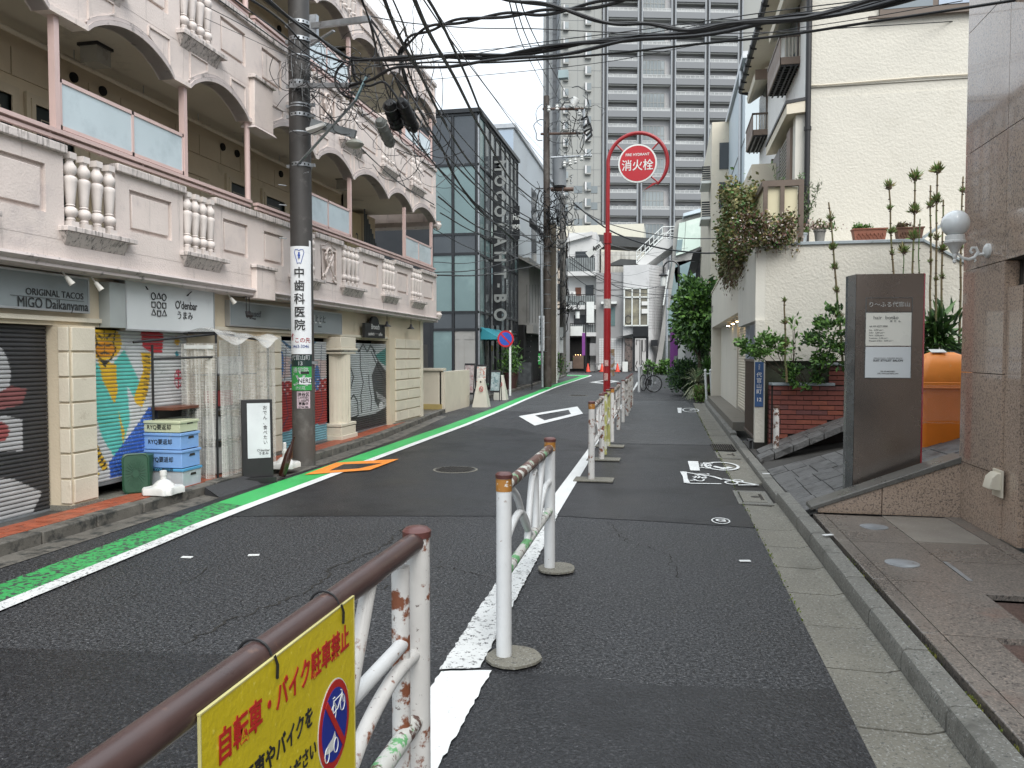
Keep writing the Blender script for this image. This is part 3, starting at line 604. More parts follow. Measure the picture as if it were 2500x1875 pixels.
# ---------------------------------------------------------------- ground floor
SX = -5.44
gw_ = mat('cream_shop_wall', (.56, .48, .355), .8, .08, 1.5, .003, 45, c2=(.36, .30, .2), n2=(2, .6, .8))
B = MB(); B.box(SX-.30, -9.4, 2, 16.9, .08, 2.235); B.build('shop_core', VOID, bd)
MB().box(SX+.02, SX-.30, 2, 14.6, 1.76, 2.235).build('shop_lintel', gw_, bd)
MB().box(SX+.05, SX+.02, 2, 14.6, 1.80, 1.84).build('lintel_ledge', CRML, bd)
def quoin(y0, y1, x0, x1, z0=.09, z1=1.76, n=7, m=CRML, mw=gw_):
    MB().box(x0, x1-.3, y0, y1, z0, z1).build('pillar', mw, bd)
    h = (z1-z0-.06)/n
    for k in range(n):
        a = z0+.05+k*h; MB().box(x0-.01, x0+.018, y0+.03, y1-.02, a+.012, a+h-.008).build('stone_block', m, bd, bevel=.004)
        if x0 > SX+.05: MB().box(x0-.09, x0+.012, y0-.018, y0+.0, a+.012, a+h-.008).build('stone_block', m, bd, bevel=.004)
quoin(6.02, 6.36, -5.27, -5.44); quoin(9.5, 9.98, -5.30, -5.44)
MB().box(-5.25, -5.5, 6.0, 6.40, .085, .13).build('plinth', CONC, bd); MB().box(-5.28, -5.5, 9.46, 10.0, .085, .14).build('plinth', CONC, bd)
MB().box(SX+.03, SX-.3, 8.0, 9.5, .09, 1.76).build('shop_wall', gw_, bd)
# far corner block with deep courses
MB().box(-5.36, -9.4, 14.46, 16.35, .09, 2.235).build('corner_block', gw_, bd)
for k in range(8):
    z = .14+k*.21; o = 0 if k % 2 else .5
    ys_ = [14.75, 15.35+o*.3, 16.32]
    for a, c in zip(ys_, ys_[1:]): MB().box(-5.37, -5.335, a+.012, c-.012, z+.01, z+.195).build('stone_block', CRML, bd, bevel=.004)
MB().box(-5.33, -5.45, 16.33, 16.5, .09, 2.235).build('pillar', CRML, bd); MB().box(-5.31, -5.6, 14.6, 16.52, .08, .12).build('plinth', CONC, bd)
# fluted half column between the painted shutters
B = MB(); n = 44; P = []
for i in range(n+1):
    g = math.pi*i/n; r = .20-(.016 if (i//2) % 2 else 0); P.append((-5.42+r*1.15*math.sin(g), 12.07+.27*-math.cos(g)))
for (a, c), (d, e) in zip(P, P[1:]): B.poly([(a, c, .36), (d, e, .36), (d, e, 1.5), (a, c, 1.5)])
B.build('fluted_shaft', CRML, bd)
for z0, z1, w_ in ((.085, .17, .33), (.17, .30, .30), (.31, .36, .31), (1.5, 1.54, .31), (1.56, 1.60, .34), (1.60, 1.78, .31)):
    MB().box(-5.42+.22*w_/.3, -5.5, 12.07-w_, 12.07+w_, z0, z1).build('column_block', CRML, bd, bevel=.008)
# --- painted roller shutters: slats carry the paint as vertex colours
def inpoly(x, y, P):
    n = len(P); c = np.zeros(x.shape, bool); j = n-1
    for i in range(n):
        xi, yi = P[i]; xj, yj = P[j]
        c ^= ((yi > y) != (yj > y)) & (x < (xj-xi)*(y-yi)/((yj-yi) or 1e-9)+xi); j = i
    return c
def seg(x, y, P, w):
    d = np.full(x.shape, 9.)
    for (a, b), (c, e) in zip(P, P[1:]):
        vx, vy = c-a, e-b; t = np.clip(((x-a)*vx+(y-b)*vy)/(vx*vx+vy*vy+1e-12), 0, 1); d = np.minimum(d, np.hypot(x-a-t*vx, y-b-t*vy))
    return d < w
SHUT = mat('shutter_paint', attr='col', rough=.45, var=.12, vs=6., bump=.0, c2=(.10, .10, .09), n2=(18, .66, .74), st=((.16, .15, .14), .66, .78, 20))
def shutter(label, cat, y0, y1, z0, z1, paint, pitch=.0385, x=SX, res=.012):
    t = thing('roller_shutter', label, cat, (x, (y0+y1)/2, z0)); n = int((z1-z0)/pitch); W = y1-y0; nu = int(W/res)
    prof = [(0, 0), (.013, .18), (.015, .5), (.012, .82), (0, 1.)]
    for k in range(n):
        B = MB(); B.grid(lambda u, v: (x+prof[int(round(v*4))][0], y0+W*u, z0+pitch*(k+.04+.92*prof[int(round(v*4))][1])), nu, 4)
        B.box(x-.006, x+.001, y0, y1, z0+pitch*(k-.05), z0+pitch*(k+.05))
        o = B.build('slat', SHUT, t); me = o.data
        co = np.zeros(len(me.vertices)*3); me.vertices.foreach_get('co', co); co = co.reshape(-1, 3)
        u = (co[:, 1]+(y0+y1)/2-y0)/W; v = (co[:, 2])/(z1-z0)
        c = paint(u, v); a = me.color_attributes.new('col', 'FLOAT_COLOR', 'POINT'); c4 = np.concatenate([c, np.ones((len(c), 1))], 1)
        a.data.foreach_set('color', c4.astype(np.float32).ravel())
    MB().box(x+.018, x-.01, y0, y1, z0-.03, z0+.002).build('bottom_bar', STEEL, t)
    return t
def base(u, c): return np.tile(np.array(c, float), (len(u), 1))
def tiger(u, v):
    c = base(u, (.52, .53, .53)); teal = (.10, .46, .40); yel = (.62, .38, .02); blu = (.03, .10, .42); blk = (.02, .018, .015)
    c[inpoly(u, v, [(0, .80), (.06, .78), (.2, .74), (.34, .86), (.48, .64), (.54, .60), (.43, .52), (.36, .62), (.38, .38), (.33, .26), (.30, .14), (.22, .16), (.12, .30), (.05, .52), (0, .66)])] = teal
    c[inpoly(u, v, [(.10, .80), (.26, .76), (.27, .58), (.24, .50), (.14, .66)])] = yel; c[inpoly(u, v, [(.27, .46), (.33, .30), (.31, .22), (.29, .36)])] = yel
    c[inpoly(u, v, [(.48, .64), (.42, .53), (.44, .49), (.50, .46), (.56, .56), (.60, .74), (.60, .84), (.50, .84), (.52, .72)])] = yel
    c[inpoly(u, v, [(.50, .98), (.52, .88), (.60, .84), (.72, .84), (.74, .97), (.66, 1.0), (.54, 1.0)])] = (.45, .02, .03)
    c[inpoly(u, v, [(.63, .44), (.57, .46), (.47, .36), (.30, .22), (.18, .12), (.19, .02), (.22, .0), (.70, .06), (.72, .30), (.66, .43)])] = blu
    k = inpoly(u, v, [(.63, .44), (.57, .46), (.47, .36), (.30, .22), (.18, .12), (.19, .02), (.22, .0), (.70, .06), (.72, .30), (.66, .43)]) & (np.sin(u*210+v*90)*np.sin(v*330-u*60) > .72); c[k] = (.2, .32, .62)
    c[((u-.16)/.155)**2+((v-.905)/.115)**2 < 1] = yel; c[((u-.16)/.11)**2+((v-.86)/.05)**2 < 1] = (.60, .24, .01)
    for P in ([(.07, .98), (.10, .90), (.07, .86), (.12, .80), (.17, .77), (.22, .80), (.26, .86), (.24, .90), (.26, .98)], [(.10, .96), (.14, .93)], [(.22, .96), (.18, .93)], [(.16, .99), (.16, .93)], [(.10, .89), (.14, .88)], [(.18, .88), (.22, .89)], [(.16, .90), (.16, .83)], [(.13, .83), (.16, .84), (.20, .83)]): c[seg(u, v, P, .0065)] = blk
    c[inpoly(u, v, [(.12, .79), (.20, .79), (.165, .74)])] = blk
    tail = [(0, .42), (.03, .36), (.05, .26), (.09, .18), (.14, .10)]; kk = seg(u, v, tail, .028); c[kk] = yel; c[kk & (np.sin((u*.6-v)*150) > .35)] = blk
    arm = [(.53, .53), (.56, .66), (.56, .80)]; c[seg(u, v, arm, .03) & (np.sin(v*160+u*40) > .72)] = blk
    c[inpoly(u, v, [(.01, .08), (.06, .09), (.10, .06), (.06, .02), (.0, .02)])] = (.65, .45, .02)
    e = ((u-.895)/.045)**2+((v-.645)/.07)**2; c[(e < 1) & (e > .72)] = (.42, .02, .05); c[(e < 1) & (seg(u, v, [(.895, .58), (.895, .71)], .006) | seg(u, v, [(.86, .65), (.93, .65)], .006) | seg(u, v, [(.87, .70), (.895, .67), (.92, .70)], .006))] = (.42, .02, .05)
    c[((u-.89)/.03)**2+((v-.93)/.035)**2 < 1] = (.6, .35, .02); c[((u-.885)/.02)**2+((v-.83)/.02)**2 < 1] = (.02, .2, .25)
    c[inpoly(u, v, [(0, 0), (1, 0), (1, .015), (0, .015)])] = (.4, .4, .4); return c
def left_mural(u, v):
    c = base(u, (.035, .035, .038)); gry = (.36, .36, .365)
    c[((u-.62)/.24)**2+((v-.74)/.27)**2 < 1] = gry; c[inpoly(u, v, [(.45, .53), (.84, .53), (.90, .50), (.90, .34), (.74, .36), (.45, .34)])] = gry
    c[inpoly(u, v, [(.3, .30), (.66, .28), (.86, .20), (.97, .10), (.93, .0), (.3, .0)])] = (.36, .36, .36)
    c[inpoly(u, v, [(.45, .14), (.80, .14), (.74, .0), (.4, .0)])] = (.18, .18, .18)
    for P, w_ in (([(.50, .74), (.56, .82), (.66, .86), (.76, .80), (.78, .70), (.72, .62)], .011), ([(.4, .58), (.6, .56), (.72, .57)], .010), ([(.5, .66), (.58, .60), (.60, .56)], .013)): c[seg(u, v, P, w_)] = (.01, .01, .01)
    for P in ([(.74, .60), (.86, .68), (.92, .66), (.90, .58), (.80, .56)], [(.45, .20), (.60, .24), (.62, .17), (.5, .12)], [(.66, .42), (.72, .46), (.74, .36), (.68, .34)]): c[inpoly(u, v, P)] = (.20, .07, .07)
    c[((u-.82)/.03)**2+((v-.45)/.05)**2 < 1] = (.25, .06, .06); return c
def blue_red(u, v):
    c = base(u, (.42, .44, .45)); red = (.28, .02, .02)
    c[(v < .62) & (v > .16)] = red; c[(v < .16)] = (.12, .28, .34); c[(v < .20) & (np.sin(u*26)*.04+.14 > v)] = (.16, .34, .40)
    c[inpoly(u, v, [(0, .62), (.3, .66), (.6, .60), (1, .64), (1, .8), (0, .85)])] = (.46, .36, .34)
    for k, x_ in enumerate((.12, .34, .58, .80)):
        c[((u-x_)/.055)**2+((v-.78+.05*k)/.13)**2 < 1] = (.04, .12, .30); c[seg(u, v, [(x_+.1, .95), (x_+.06, .6), (x_+.12, .3), (x_+.02, .2)], .006)] = (.03, .04, .10)
    c[seg(u, v, [(.1, 1), (.3, .92), (.45, 1), (.6, .90), (.8, 1)], .012)] = (.02, .08, .16); c[(v < .62) & (v > .5) & (np.sin(u*60)*np.sin(v*90) > .6)] = (.5, .4, .4); return c
def line_art(u, v):
    c = base(u, (.36, .38, .38)); k = (.01, .01, .01)
    c[inpoly(u, v, [(.62, .62), (.78, .80), (1, .66), (1, .28), (.82, .20), (.70, .30)])] = (.06, .06, .06); c[v < .16] = (.035, .035, .035); c[inpoly(u, v, [(.0, .0), (1, 0), (1, .22), (.5, .12), (0, .2)])] = (.035, .035, .035)
    c[inpoly(u, v, [(.72, .86), (1, .95), (1, .72), (.84, .78)])] = (.05, .18, .16)
    for P in ([(.05, .98), (.12, .92), (.2, .99), (.32, .90), (.42, .99), (.52, .9), (.6, .98), (.72, .9)], [(.1, .95), (.12, .75), (.2, .62), (.14, .5), (.05, .46)], [(.35, .92), (.36, .7), (.42, .55), (.36, .4), (.38, .2)], [(.55, .62), (.56, .5), (.62, .35), (.6, .2)], [(.1, .35), (.05, .25), (.12, .15), (.3, .18), (.28, .34), (.2, .42), (.1, .35)], [(.62, .9), (.75, .75), (.9, .6), (1, .5)], [(.66, .92), (.8, .78), (.95, .64)]): c[seg(u, v, P, .010)] = k
    for s in range(9): c[seg(u, v, [(.74+s*.03, .42-s*.012), (.78+s*.03, .34-s*.012)], .005)] = (.5, .5, .5)
    c[((u-.86)/.06)**2+((v-.24)/.05)**2 < 1] = (.5, .5, .5); return c
shutter('black roller shutter painted with grey rounded graffiti, leftmost shop', 'shutter', 3.2, 6.0, .10, 1.76, left_mural, x=-5.49)
shutter('pale roller shutter painted with a tiger in a teal jacket', 'shutter', 6.42, 8.0, .24, 1.76, tiger)
shutter('roller shutter painted red and blue behind the near utility pole', 'shutter', 10.0, 11.72, .12, 1.72, blue_red)
shutter('grey roller shutter with black line graffiti beside the corner pillar', 'shutter', 12.42, 14.44, .12, 1.70, line_art)
MB().box(-5.62, -5.1, 6.42, 8.0, .084, .10).build('shop_step', CONC, bd)
# --- shop signs
SGRY = mat('sign_grey', (.22, .245, .25), .35, .06, 1); SWHT = mat('sign_white', (.56, .58, .58), .4, .03, 1, c2=(.42, .43, .43), n2=(3, .6, .8)); INK = mat('ink_black', (.015, .015, .015), .5); ALU = mat('aluminium', (.45, .46, .47), .35, .08, 5, metal=.7)
def signbox(label, y0, y1, z0, z1, x, d, m):
    t = thing('shop_sign', label, 'sign', (x, (y0+y1)/2, z0)); MB().box(x, x-d, y0, y1, z0, z1).build('face', m, t); B = MB(); f = .018
    B.box(x+.008, x-d-.002, y0-f, y1+f, z0-f, z0); B.box(x+.008, x-d-.002, y0-f, y1+f, z1, z1+f); B.box(x+.008, x-d-.002, y0-f, y0, z0, z1); B.box(x+.008, x-d-.002, y1, y1+f, z0, z1); B.build('frame', ALU, t); return t
t = signbox('grey taco shop sign board, leftmost above the black shutter', 4.4, 6.38, 1.90, 2.20, -5.36, .12, SGRY)
text('ORIGINAL TACOS', .082, (-5.355, 5.99, 2.035), PY, PZ, INK, t, 'lettering', .004); text('MIGO Daikanyama', .125, (-5.352, 5.97, 1.94), PY, PZ, INK, t, 'lettering', .0, wide=.84)
MB().box(-5.354, -5.356, 5.5, 6.33, 1.991, 1.994).build('rule_line', INK, t)
t = signbox('white oden bar sign board with a grid of black shapes', 6.84, 8.36, 1.755, 2.235, -5.31, .06, SWHT)
text("O'denbar", .125, (-5.305, 7.83, 2.04), PY, PZ, INK, t, 'lettering', .008, wide=.85); text('うまみ', .10, (-5.305, 7.80, 1.925), PY, PZ, INK, t, 'lettering', .002, wide=1.0)
B = MB()
def shp(k, y, z, r=.034):
    n = {'o': 20, 's': 4, 't': 3}[k]; ph = {'o': 0, 's': math.pi/4, 't': math.pi/2}[k]; rr = r*(1.15 if k != 'o' else 1)
    P = [(-5.3045, y+rr*math.cos(ph+2*math.pi*i/n), z+rr*math.sin(ph+2*math.pi*i/n)) for i in range(n)]; B.tube(P, .0065, 4, closed=True)
for r_, row in enumerate(('oto', 'sos', 'tst')):
    for c_, k in enumerate(row): shp(k, 7.26+c_*.088, 2.11-r_*.088)
B.build('shape_logo', INK, t); MB().bar((-5.305, 7.86, 2.17), (-5.305, 7.93, 2.21), .004, .012, PX).bar((-5.305, 7.84, 2.155), (-5.305, 7.86, 2.17), .004, .03, PX).build('bone_mark', INK, t)
MB().bar((-5.305, 7.14, 2.20), (-5.305, 7.17, 2.17), .004, .02, PX).build('bone_mark', INK, t)
MB().box(-5.30, -5.42, 6.60, 6.82, 1.76, 2.20).build('side_board', mat('grey_board', (.32, .34, .33), .6, .1), t)
t = signbox('grey used clothes shop sign behind the utility pole', 8.80, 10.6, 1.87, 2.16, -5.36, .08, SGRY)
text('yoused', .12, (-5.352, 9.36, 2.03), PY, PZ, mat('ink_grey', (.05, .06, .065), .5), t, 'lettering', 0, shear=.2); text('The Vintage', .035, (-5.355, 9.33, 1.97), PY, PZ, INK, t, 'lettering', .004)
t = signbox('grey shop sign with white lettering beside the utility pole', 10.62, 12.12, 1.84, 2.16, -5.34, .08, SGRY)
text('ししし', .15, (-5.335, 11.15, 2.03), PY, PZ, SWHT, t, 'lettering', .01); text('ヒヒヒ', .13, (-5.335, 11.33, 2.04), PY, PZ, mat('ink_grey', (.05, .06, .065), .5), t, 'lettering', .01); text('ROUTINE', .03, (-5.335, 11.3, 1.93), PY, PZ, INK, t, 'lettering')
t = thing('shop_sign', 'black sandwich shop board with an arched top between two lamps', 'sign', (-5.3, 13.5, 1.8))
B = MB(); B.prism([(-5.30, 13.05, 1.80), (-5.30, 14.05, 1.80), (-5.30, 14.05, 2.06)]+[(-5.30, 13.55+.2*math.cos(g), 2.06+.14*math.sin(g)) for g in np.linspace(0, math.pi, 9)]+[(-5.30, 13.05, 2.06)], (-.05, 0, 0)); B.build('face', INK, t)
PALE = mat('ink_pale', (.5, .5, .48), .5); text('Brooch', .14, (-5.295, 13.55, 2.0), PY, PZ, PALE, t, 'lettering', .003); text('sandwich ── coffee', .09, (-5.295, 13.55, 1.87), PY, PZ, PALE, t, 'lettering', .003, wide=.9)
def spot(y, z, m, label, L=.10):
    t = thing('spot_lamp', label, 'lamp', (-5.22, y, z)); MB().tube([(-5.28, y, z+.10), (-5.24, y, z+.05)], .008, 6).build('arm', m, t); MB().tube([(-5.24, y, z+.05), (-5.20, y+.03, z-.02)], [.018, .03], 10).build('head', m, t, True)
SPW = mat('lamp_white', (.55, .53, .48), .5)
spot(5.98, 2.14, SPW, 'white spot lamp on the left of the taco sign'); spot(6.34, 2.12, SPW, 'white spot lamp on the right end of the taco sign'); spot(8.62, 2.14, SPW, 'white spot lamp right of the oden bar sign')
for y, lb in ((8.98, 'pair of black rod lamps in front of the used clothes sign'), (10.72, 'pair of black rod lamps just right of the utility pole')):
    t = thing('rod_lamp', lb, 'lamp', (-5.22, y, 1.95))
    for q in (0, .07): MB().tube([(-5.24, y+q, 2.23), (-5.24, y+q, 2.04)], .006, 6).build('rod', BLACK, t); MB().tube([(-5.24, y+q, 2.04), (-5.20, y+q-.03, 1.98)], [.016, .028], 8).build('head', BLACK, t)
for y, lb in ((13.95, 'small dark pendant lamp over the black shop board'), (15.35, 'small dark pendant lamp near the far corner of the pink building')):
    t = thing('pendant_lamp', lb, 'lamp', (-5.22, y, 2.02)); MB().tube([(-5.22, y, 2.235), (-5.22, y, 2.12)], .006, 6).build('rod', BLACK, t); MB().lathe([(.02, .10), (.03, .05), (.085, .0), (.08, .0)], (-5.22, y, 2.02), 14).build('shade', BLACK, t)
# low cream wall beyond the building
t = thing('garden_wall', 'low cream rendered wall past the end of the pink building', 'wall', (-5.9, 19.2, 0))
MB().box(-5.66, -6.7, 19.0, 19.2, .0, 1.08).build('wall', CRML, t); MB().box(-5.6, -6.75, 18.95, 19.25, 1.08, 1.14).build('coping', CRML, t); MB().box(-5.64, -6.7, 18.98, 18.999, .0, .22).build('yellow_base', mat('yellow_stain', (.42, .32, .12), .8, .2), t); MB().box(-5.56, -5.70, 19.0, 21.5, 0, 1.05).build('wall', CRML, t)
t = MB().box(-6.3, -6.9, 19.4, 19.9, 0, 1.75).build('meter_cabinet', mat('cabinet_dark', (.05, .05, .05), .5), None, label='dark grey meter cabinet behind the low cream wall', cat='cabinet')
MB().box(-6.75, -6.62, 19.39, 19.398, 1.2, 1.62).build('plate', INK, t); MB().box(-6.42, -6.33, 19.39, 19.398, 1.25, 1.66).build('poster', SWHT, t)
# ================================================================ RIGHT SIDE
STUC = mat('stucco_cream', (.565, .54, .475), .85, .06, 1.0, .010, 26, c2=(.49, .465, .40), n2=(1.1, .58, .8))
STUS = mat('stucco_smooth', (.60, .58, .52), .8, .06, 1.5, .002, 40, st=((.20, .19, .17), .58, .80, 7))
CRMS = mat('cream_smooth', (.60, .56, .48), .7, .05, 1.2, 0, 40, c2=(.48, .43, .34), n2=(1.5, .6, .8))
WHRD = mat('white_render', (.72, .71, .68), .8, .06, 1.5, .004, 60, c2=(.42, .41, .39), n2=(2.5, .62, .85))
BRWN = mat('brown_frame', (.115, .085, .065), .5, .15, 6)
BRNL = mat('brown_trim', (.20, .145, .11), .5, .1, 5)
ROOFK = mat('roof_black', (.02, .02, .022), .45, .2, 4)
GLAS = mat('window_glass', (.20, .23, .25), .08, .1, 1., spec=.8)
GLDK = mat('dark_glass', (.02, .024, .026), .05, .1, 1., spec=.9)
COPE = mat('blue_grey_coping', (.30, .34, .36), .5, .15, 5, c2=(.12, .13, .13), n2=(12, .58, .7))
# ---------------------------------------------------------------- granite office building
gb = thing('granite_building', 'polished pink granite corner building at the right edge', 'building', (3, 4, 0))
GX = 2.43
def gran(y0, y1, z0, z1): MB().box(GX, GX+.10, y0+.003, y1-.003, z0+.003, z1-.003).build('granite_panel', GRAN, gb)
zs_ = [.12, .60, 1.35, 2.19, 3.15, 4.15, 5.2, 6.3]
for z0, z1 in zip(zs_, zs_[1:]):
    gran(6.32, 7.14, z0, z1)
    if z0 > 1.9: gran(5.35, 6.32, z0, z1); gran(4.3, 5.35, z0, z1); gran(2.2, 4.3, z0, z1); gran(-2, 2.2, z0, z1)
MB().box(GX+.012, GX+.3, 4.3, 7.1, .0, 6.3).build('core', JOIN, gb) if False else None
MB().box(GX+.10, GX+5, 6.3, 7.14, .1, 6.3).build('front_wall', JOIN, gb)
MB().box(GX+.02, GX+.36, 6.06, 6.318, .12, 1.99).build('door_jamb', GRAN, gb); MB().box(GX+.02, GX+.36, -2.0, 6.05, 1.985, 2.185).build('door_head', GRAN, gb)
MB().box(GX+.012, GX+.2, -2, 6.3, 2.19, 6.3).build('core', JOIN, gb)
for y0, y1 in ((5.3, 6.06), (4.2, 5.3), (3.1, 4.2), (1.0, 3.1), (-2, 1.0)): MB().box(GX+.06, GX+.36, y0, y1-.004, .12, .42).build('sill_block', GRAN, gb)
B = MB(); B.box(GX+.22, GX+.30, 5.95, 6.055, .42, 1.985).box(GX+.22, GX+.30, 3, 5.95, .42, .52).box(GX+.22, GX+.30, 3, 5.95, 1.9, 1.985); B.build('window_frame', BLACK, gb); MB().box(GX+.26, GX+.27, 3, 5.95, .52, 1.9).build('window_pane', GLDK, gb)
MB().box(GX+.09, GX+5, 7.10, 7.145, .1, 6.3).build('return_wall', GRAN, gb)
t = thing('vent_cap', 'small cream plastic vent cap low on the granite wall', 'vent cap', (GX, 6.0, .5))
MB().prism([(GX, 6.27, .62), (GX, 6.27, .49), (GX-.09, 6.27, .50), (GX-.07, 6.27, .585), (GX-.035, 6.27, .62)], (0, .13, 0)).build('hood', CRML, t, bevel=.006); MB().box(GX-.012, GX, 6.25, 6.42, .44, .64).build('plate', CRML, t)
# globe lamp on a scrolled bracket
WENA = mat('white_enamel', (.62, .62, .60), .35, .08, 12, c2=(.3, .28, .25), n2=(30, .64, .74))
t = thing('globe_lamp', 'white glass globe lamp on a white scrolled bracket on the granite wall', 'lamp', (2.2, 6.6, 2.3))
yl = 6.62; cx_ = 2.19
B = MB(); n = 14; B.lathe([(.103*math.sin(math.pi*(i+.15)/(n+.3)), -.103*math.cos(math.pi*(i+.15)/(n+.3))) for i in range(n+1)], (cx_, yl, 2.515), 24); B.build('globe', mat('opal_glass', (.68, .70, .70), .12, .05, 3, coat=.5), t, True)
MB().lathe([(.02, 2.285), (.03, 2.30), (.05, 2.345), (.078, 2.365), (.078, 2.38), (.07, 2.385), (.07, 2.42), (.064, 2.425)], (cx_, yl, 0), 20).build('cup', WENA, t, True)
MB().lathe([(.004, 2.205), (.014, 2.215), (.014, 2.235), (.008, 2.24), (.018, 2.26), (.018, 2.28), (.012, 2.30)], (cx_, yl, 0), 12).build('finial', WENA, t, True)
B = MB(); B.tube([(cx_+.02, yl, 2.285), (cx_+.05, yl, 2.25), (cx_+.10, yl, 2.235), (cx_+.14, yl, 2.25), (cx_+.165, yl, 2.29), (cx_+.15, yl, 2.325), (cx_+.12, yl, 2.325), (cx_+.11, yl, 2.30), (cx_+.125, yl, 2.285)], [.008, .012, .013, .013, .012, .011, .01, .01, .012], 8)
B.tube([(cx_+.15, yl, 2.27), (cx_+.20, yl, 2.275), (GX-.01, yl, 2.30)], .011, 8); B.tube([(cx_+.135, yl, 2.245), (cx_+.15, yl, 2.225), (cx_+.14, yl, 2.215)], .007, 6); B.build('scroll_arm', WENA, t, True)
MB().lathe([(.055, 0), (.055, -.018), (.04, -.03), (.015, -.04)], (GX, yl, 2.30), 16, PX).build('wall_rose', WENA, t, True)
# ---------------------------------------------------------------- low granite ramp wall, stone ramp, pylon sign
t = thing('ramp_wall', 'low pink granite wall with a slanting dark coping beside the stone ramp', 'wall', (1.9, 7.1, .1))
def topz(x): return .15+(x-1.28)/(2.45-1.28)*.44
for a, c in ((1.30, 1.815), (1.822, 2.445)): MB().prism([(a, 7.10, .12), (c, 7.10, .12), (c, 7.10, topz(c)), (a, 7.10, topz(a))], (0, .22, 0)).build('granite_panel', GRAN, t)
MB().prism([(1.24, 7.085, topz(1.24)-.0), (2.448, 7.085, topz(2.448)), (2.448, 7.085, topz(2.448)+.055), (1.24, 7.085, topz(1.24)+.035)], (0, .26, 0)).build('coping', GRDK, t, bevel=.006)
SLAT = mat('rough_slate', (.10, .098, .095), .6, .3, 4, .012, 22, speck=[(130, (.19, .185, .18), .60, .70)], c2=(.045, .044, .042), n2=(6, .5, .65))
rs = thing('stone_ramp', 'sloping ramp of dark rough stone strips behind the steel signboard', 'ramp', (2, 9, 0)); rs['kind'] = 'structure'
def rz_(x, y): return .07+max(0, x-1.22)*(.36-.05*(y-7.4)/3)*(1 if y < 10.2 else .9)
rng = random.Random(8)
for j, (y0, y1) in enumerate([(7.36, 7.9), (7.9, 8.42), (8.42, 8.95), (8.95, 9.5), (9.5, 9.95)]):
    x = 1.215
    while x < 3.4:
        w_ = rng.uniform(.17, .23); x1 = x+w_; h = rng.uniform(-.004, .005)
        P = [(x+.005, y0+.006, rz_(x, y0)), (x1-.004, y0+.006, rz_(x1, y0)), (x1-.004, y1-.006, rz_(x1, y1)), (x+.005, y1-.006, rz_(x, y1))]
        MB().prism([(a, c, z-.06+h) for a, c, z in P], (0, 0, .06)).build('stone_strip', SLAT, rs, bevel=.004); x = x1
def rz2(x, y): return .09+max(0, x-1.2)*.40
for j, (y0, y1) in enumerate([(10.75, 11.2), (11.2, 11.7)]):
    x = 1.22+j*.05
    while x < 3.6:
        x1 = x+rng.uniform(.19, .25); sh = .30*(x-1.2)
        P = [(x+.005, y0+sh, rz2(x, 0)), (x1-.004, y0+sh+.06, rz2(x1, 0)), (x1-.004, y1+sh, rz2(x1, 0)), (x+.005, y1+sh-.06, rz2(x, 0))]
        MB().prism([(a, c, z-.09) for a, c, z in P], (0, 0, .09)).build('stone_strip', SLAT, rs, bevel=.004); x = x1
B = MB(); B.poly([(1.21, 7.3, .035), (3.6, 7.3, .9-.04), (3.6, 9.96, .86), (1.21, 9.96, .045)]); B.poly([(1.21, 9.96, .045), (3.6, 9.96, .4), (3.6, 13, .4), (1.21, 13, .05)]); B.prism([(1.21, 13, 0), (1.21, 10.5, 0), (1.6, 12, 0), (4, 14, 0)], (0, 0, .09)); B.build('ramp_bed', mat('ramp_dirt', (.04, .037, .033), .8, .3, 5, .004, 50), rs)
# pylon
STLB = mat('brushed_bronze_steel', (.27, .225, .195), .26, .10, 1.2, .0006, 60, .85, c2=(.30, .265, .24), n2=(.9, .5, .7))
STLE = mat('steel_edge', (.24, .25, .25), .25, .12, 5, 0, 60, .85)
REDP = mat('red_panel', (.36, .012, .02), .3, .1)
py = thing('signboard', 'tall brushed steel signboard with a hair salon panel and a red edge', 'sign', (1.9, 7.45, .2))
p0, p1 = Vector((1.60, 7.42, 0)), Vector((2.225, 7.47, 0)); pr_ = (p1-p0).normalized(); pn = Vector((pr_.y, -pr_.x, 0))
def pyp(u, z, d=0): v = p0+pr_*u-pn*(-d); return (v.x, v.y, z)
W_ = (p1-p0).length
B = MB(); B.prism([pyp(.055, .28), pyp(W_, .47), pyp(W_, 2.215), pyp(.055, 2.215)], (-pn.x*.12, -pn.y*.12, 0)); B.build('body', STLB, py)
B = MB(); B.prism([pyp(.052, .26), pyp(.052, 2.215), pyp(0, 2.205, -.05), pyp(0, .26, -.05)], (-pn.x*.07, -pn.y*.07, 0)); B.build('bevelled_edge', STLE, py)
MB().prism([pyp(W_+.001, .46, .003), pyp(W_+.018, .47, -.01), pyp(W_+.018, 2.213, -.01), pyp(W_+.001, 2.218, .003)], (-pn.x*.12, -pn.y*.12, 0)).build('red_edge', REDP, py)
def pbox(u0, u1, z0, z1, d0, d1, name, m, par=py): return MB().prism([pyp(u0, z0, d0), pyp(u1, z0, d0), pyp(u1, z1, d0), pyp(u0, z1, d0)], (pn.x*(d1-d0), pn.y*(d1-d0), 0)).build(name, m, par)
def frm(u0, u1, z0, z1, w_=.006):
    B = MB()
    for a, c, e, f in ((u0, u1, z0, z0+w_), (u0, u1, z1-w_, z1), (u0, u0+w_, z0+w_, z1-w_), (u1-w_, u1, z0+w_, z1-w_)): B.prism([pyp(a, e, .001), pyp(c, e, .001), pyp(c, f, .001), pyp(a, f, .001)], (pn.x*.006, pn.y*.006, 0))
    B.build('panel_frame', STLE, py)
pbox(.145, .527, 1.885, 1.995, .001, .004, 'name_panel', STLB); frm(.137, .535, 1.87, 2.005)
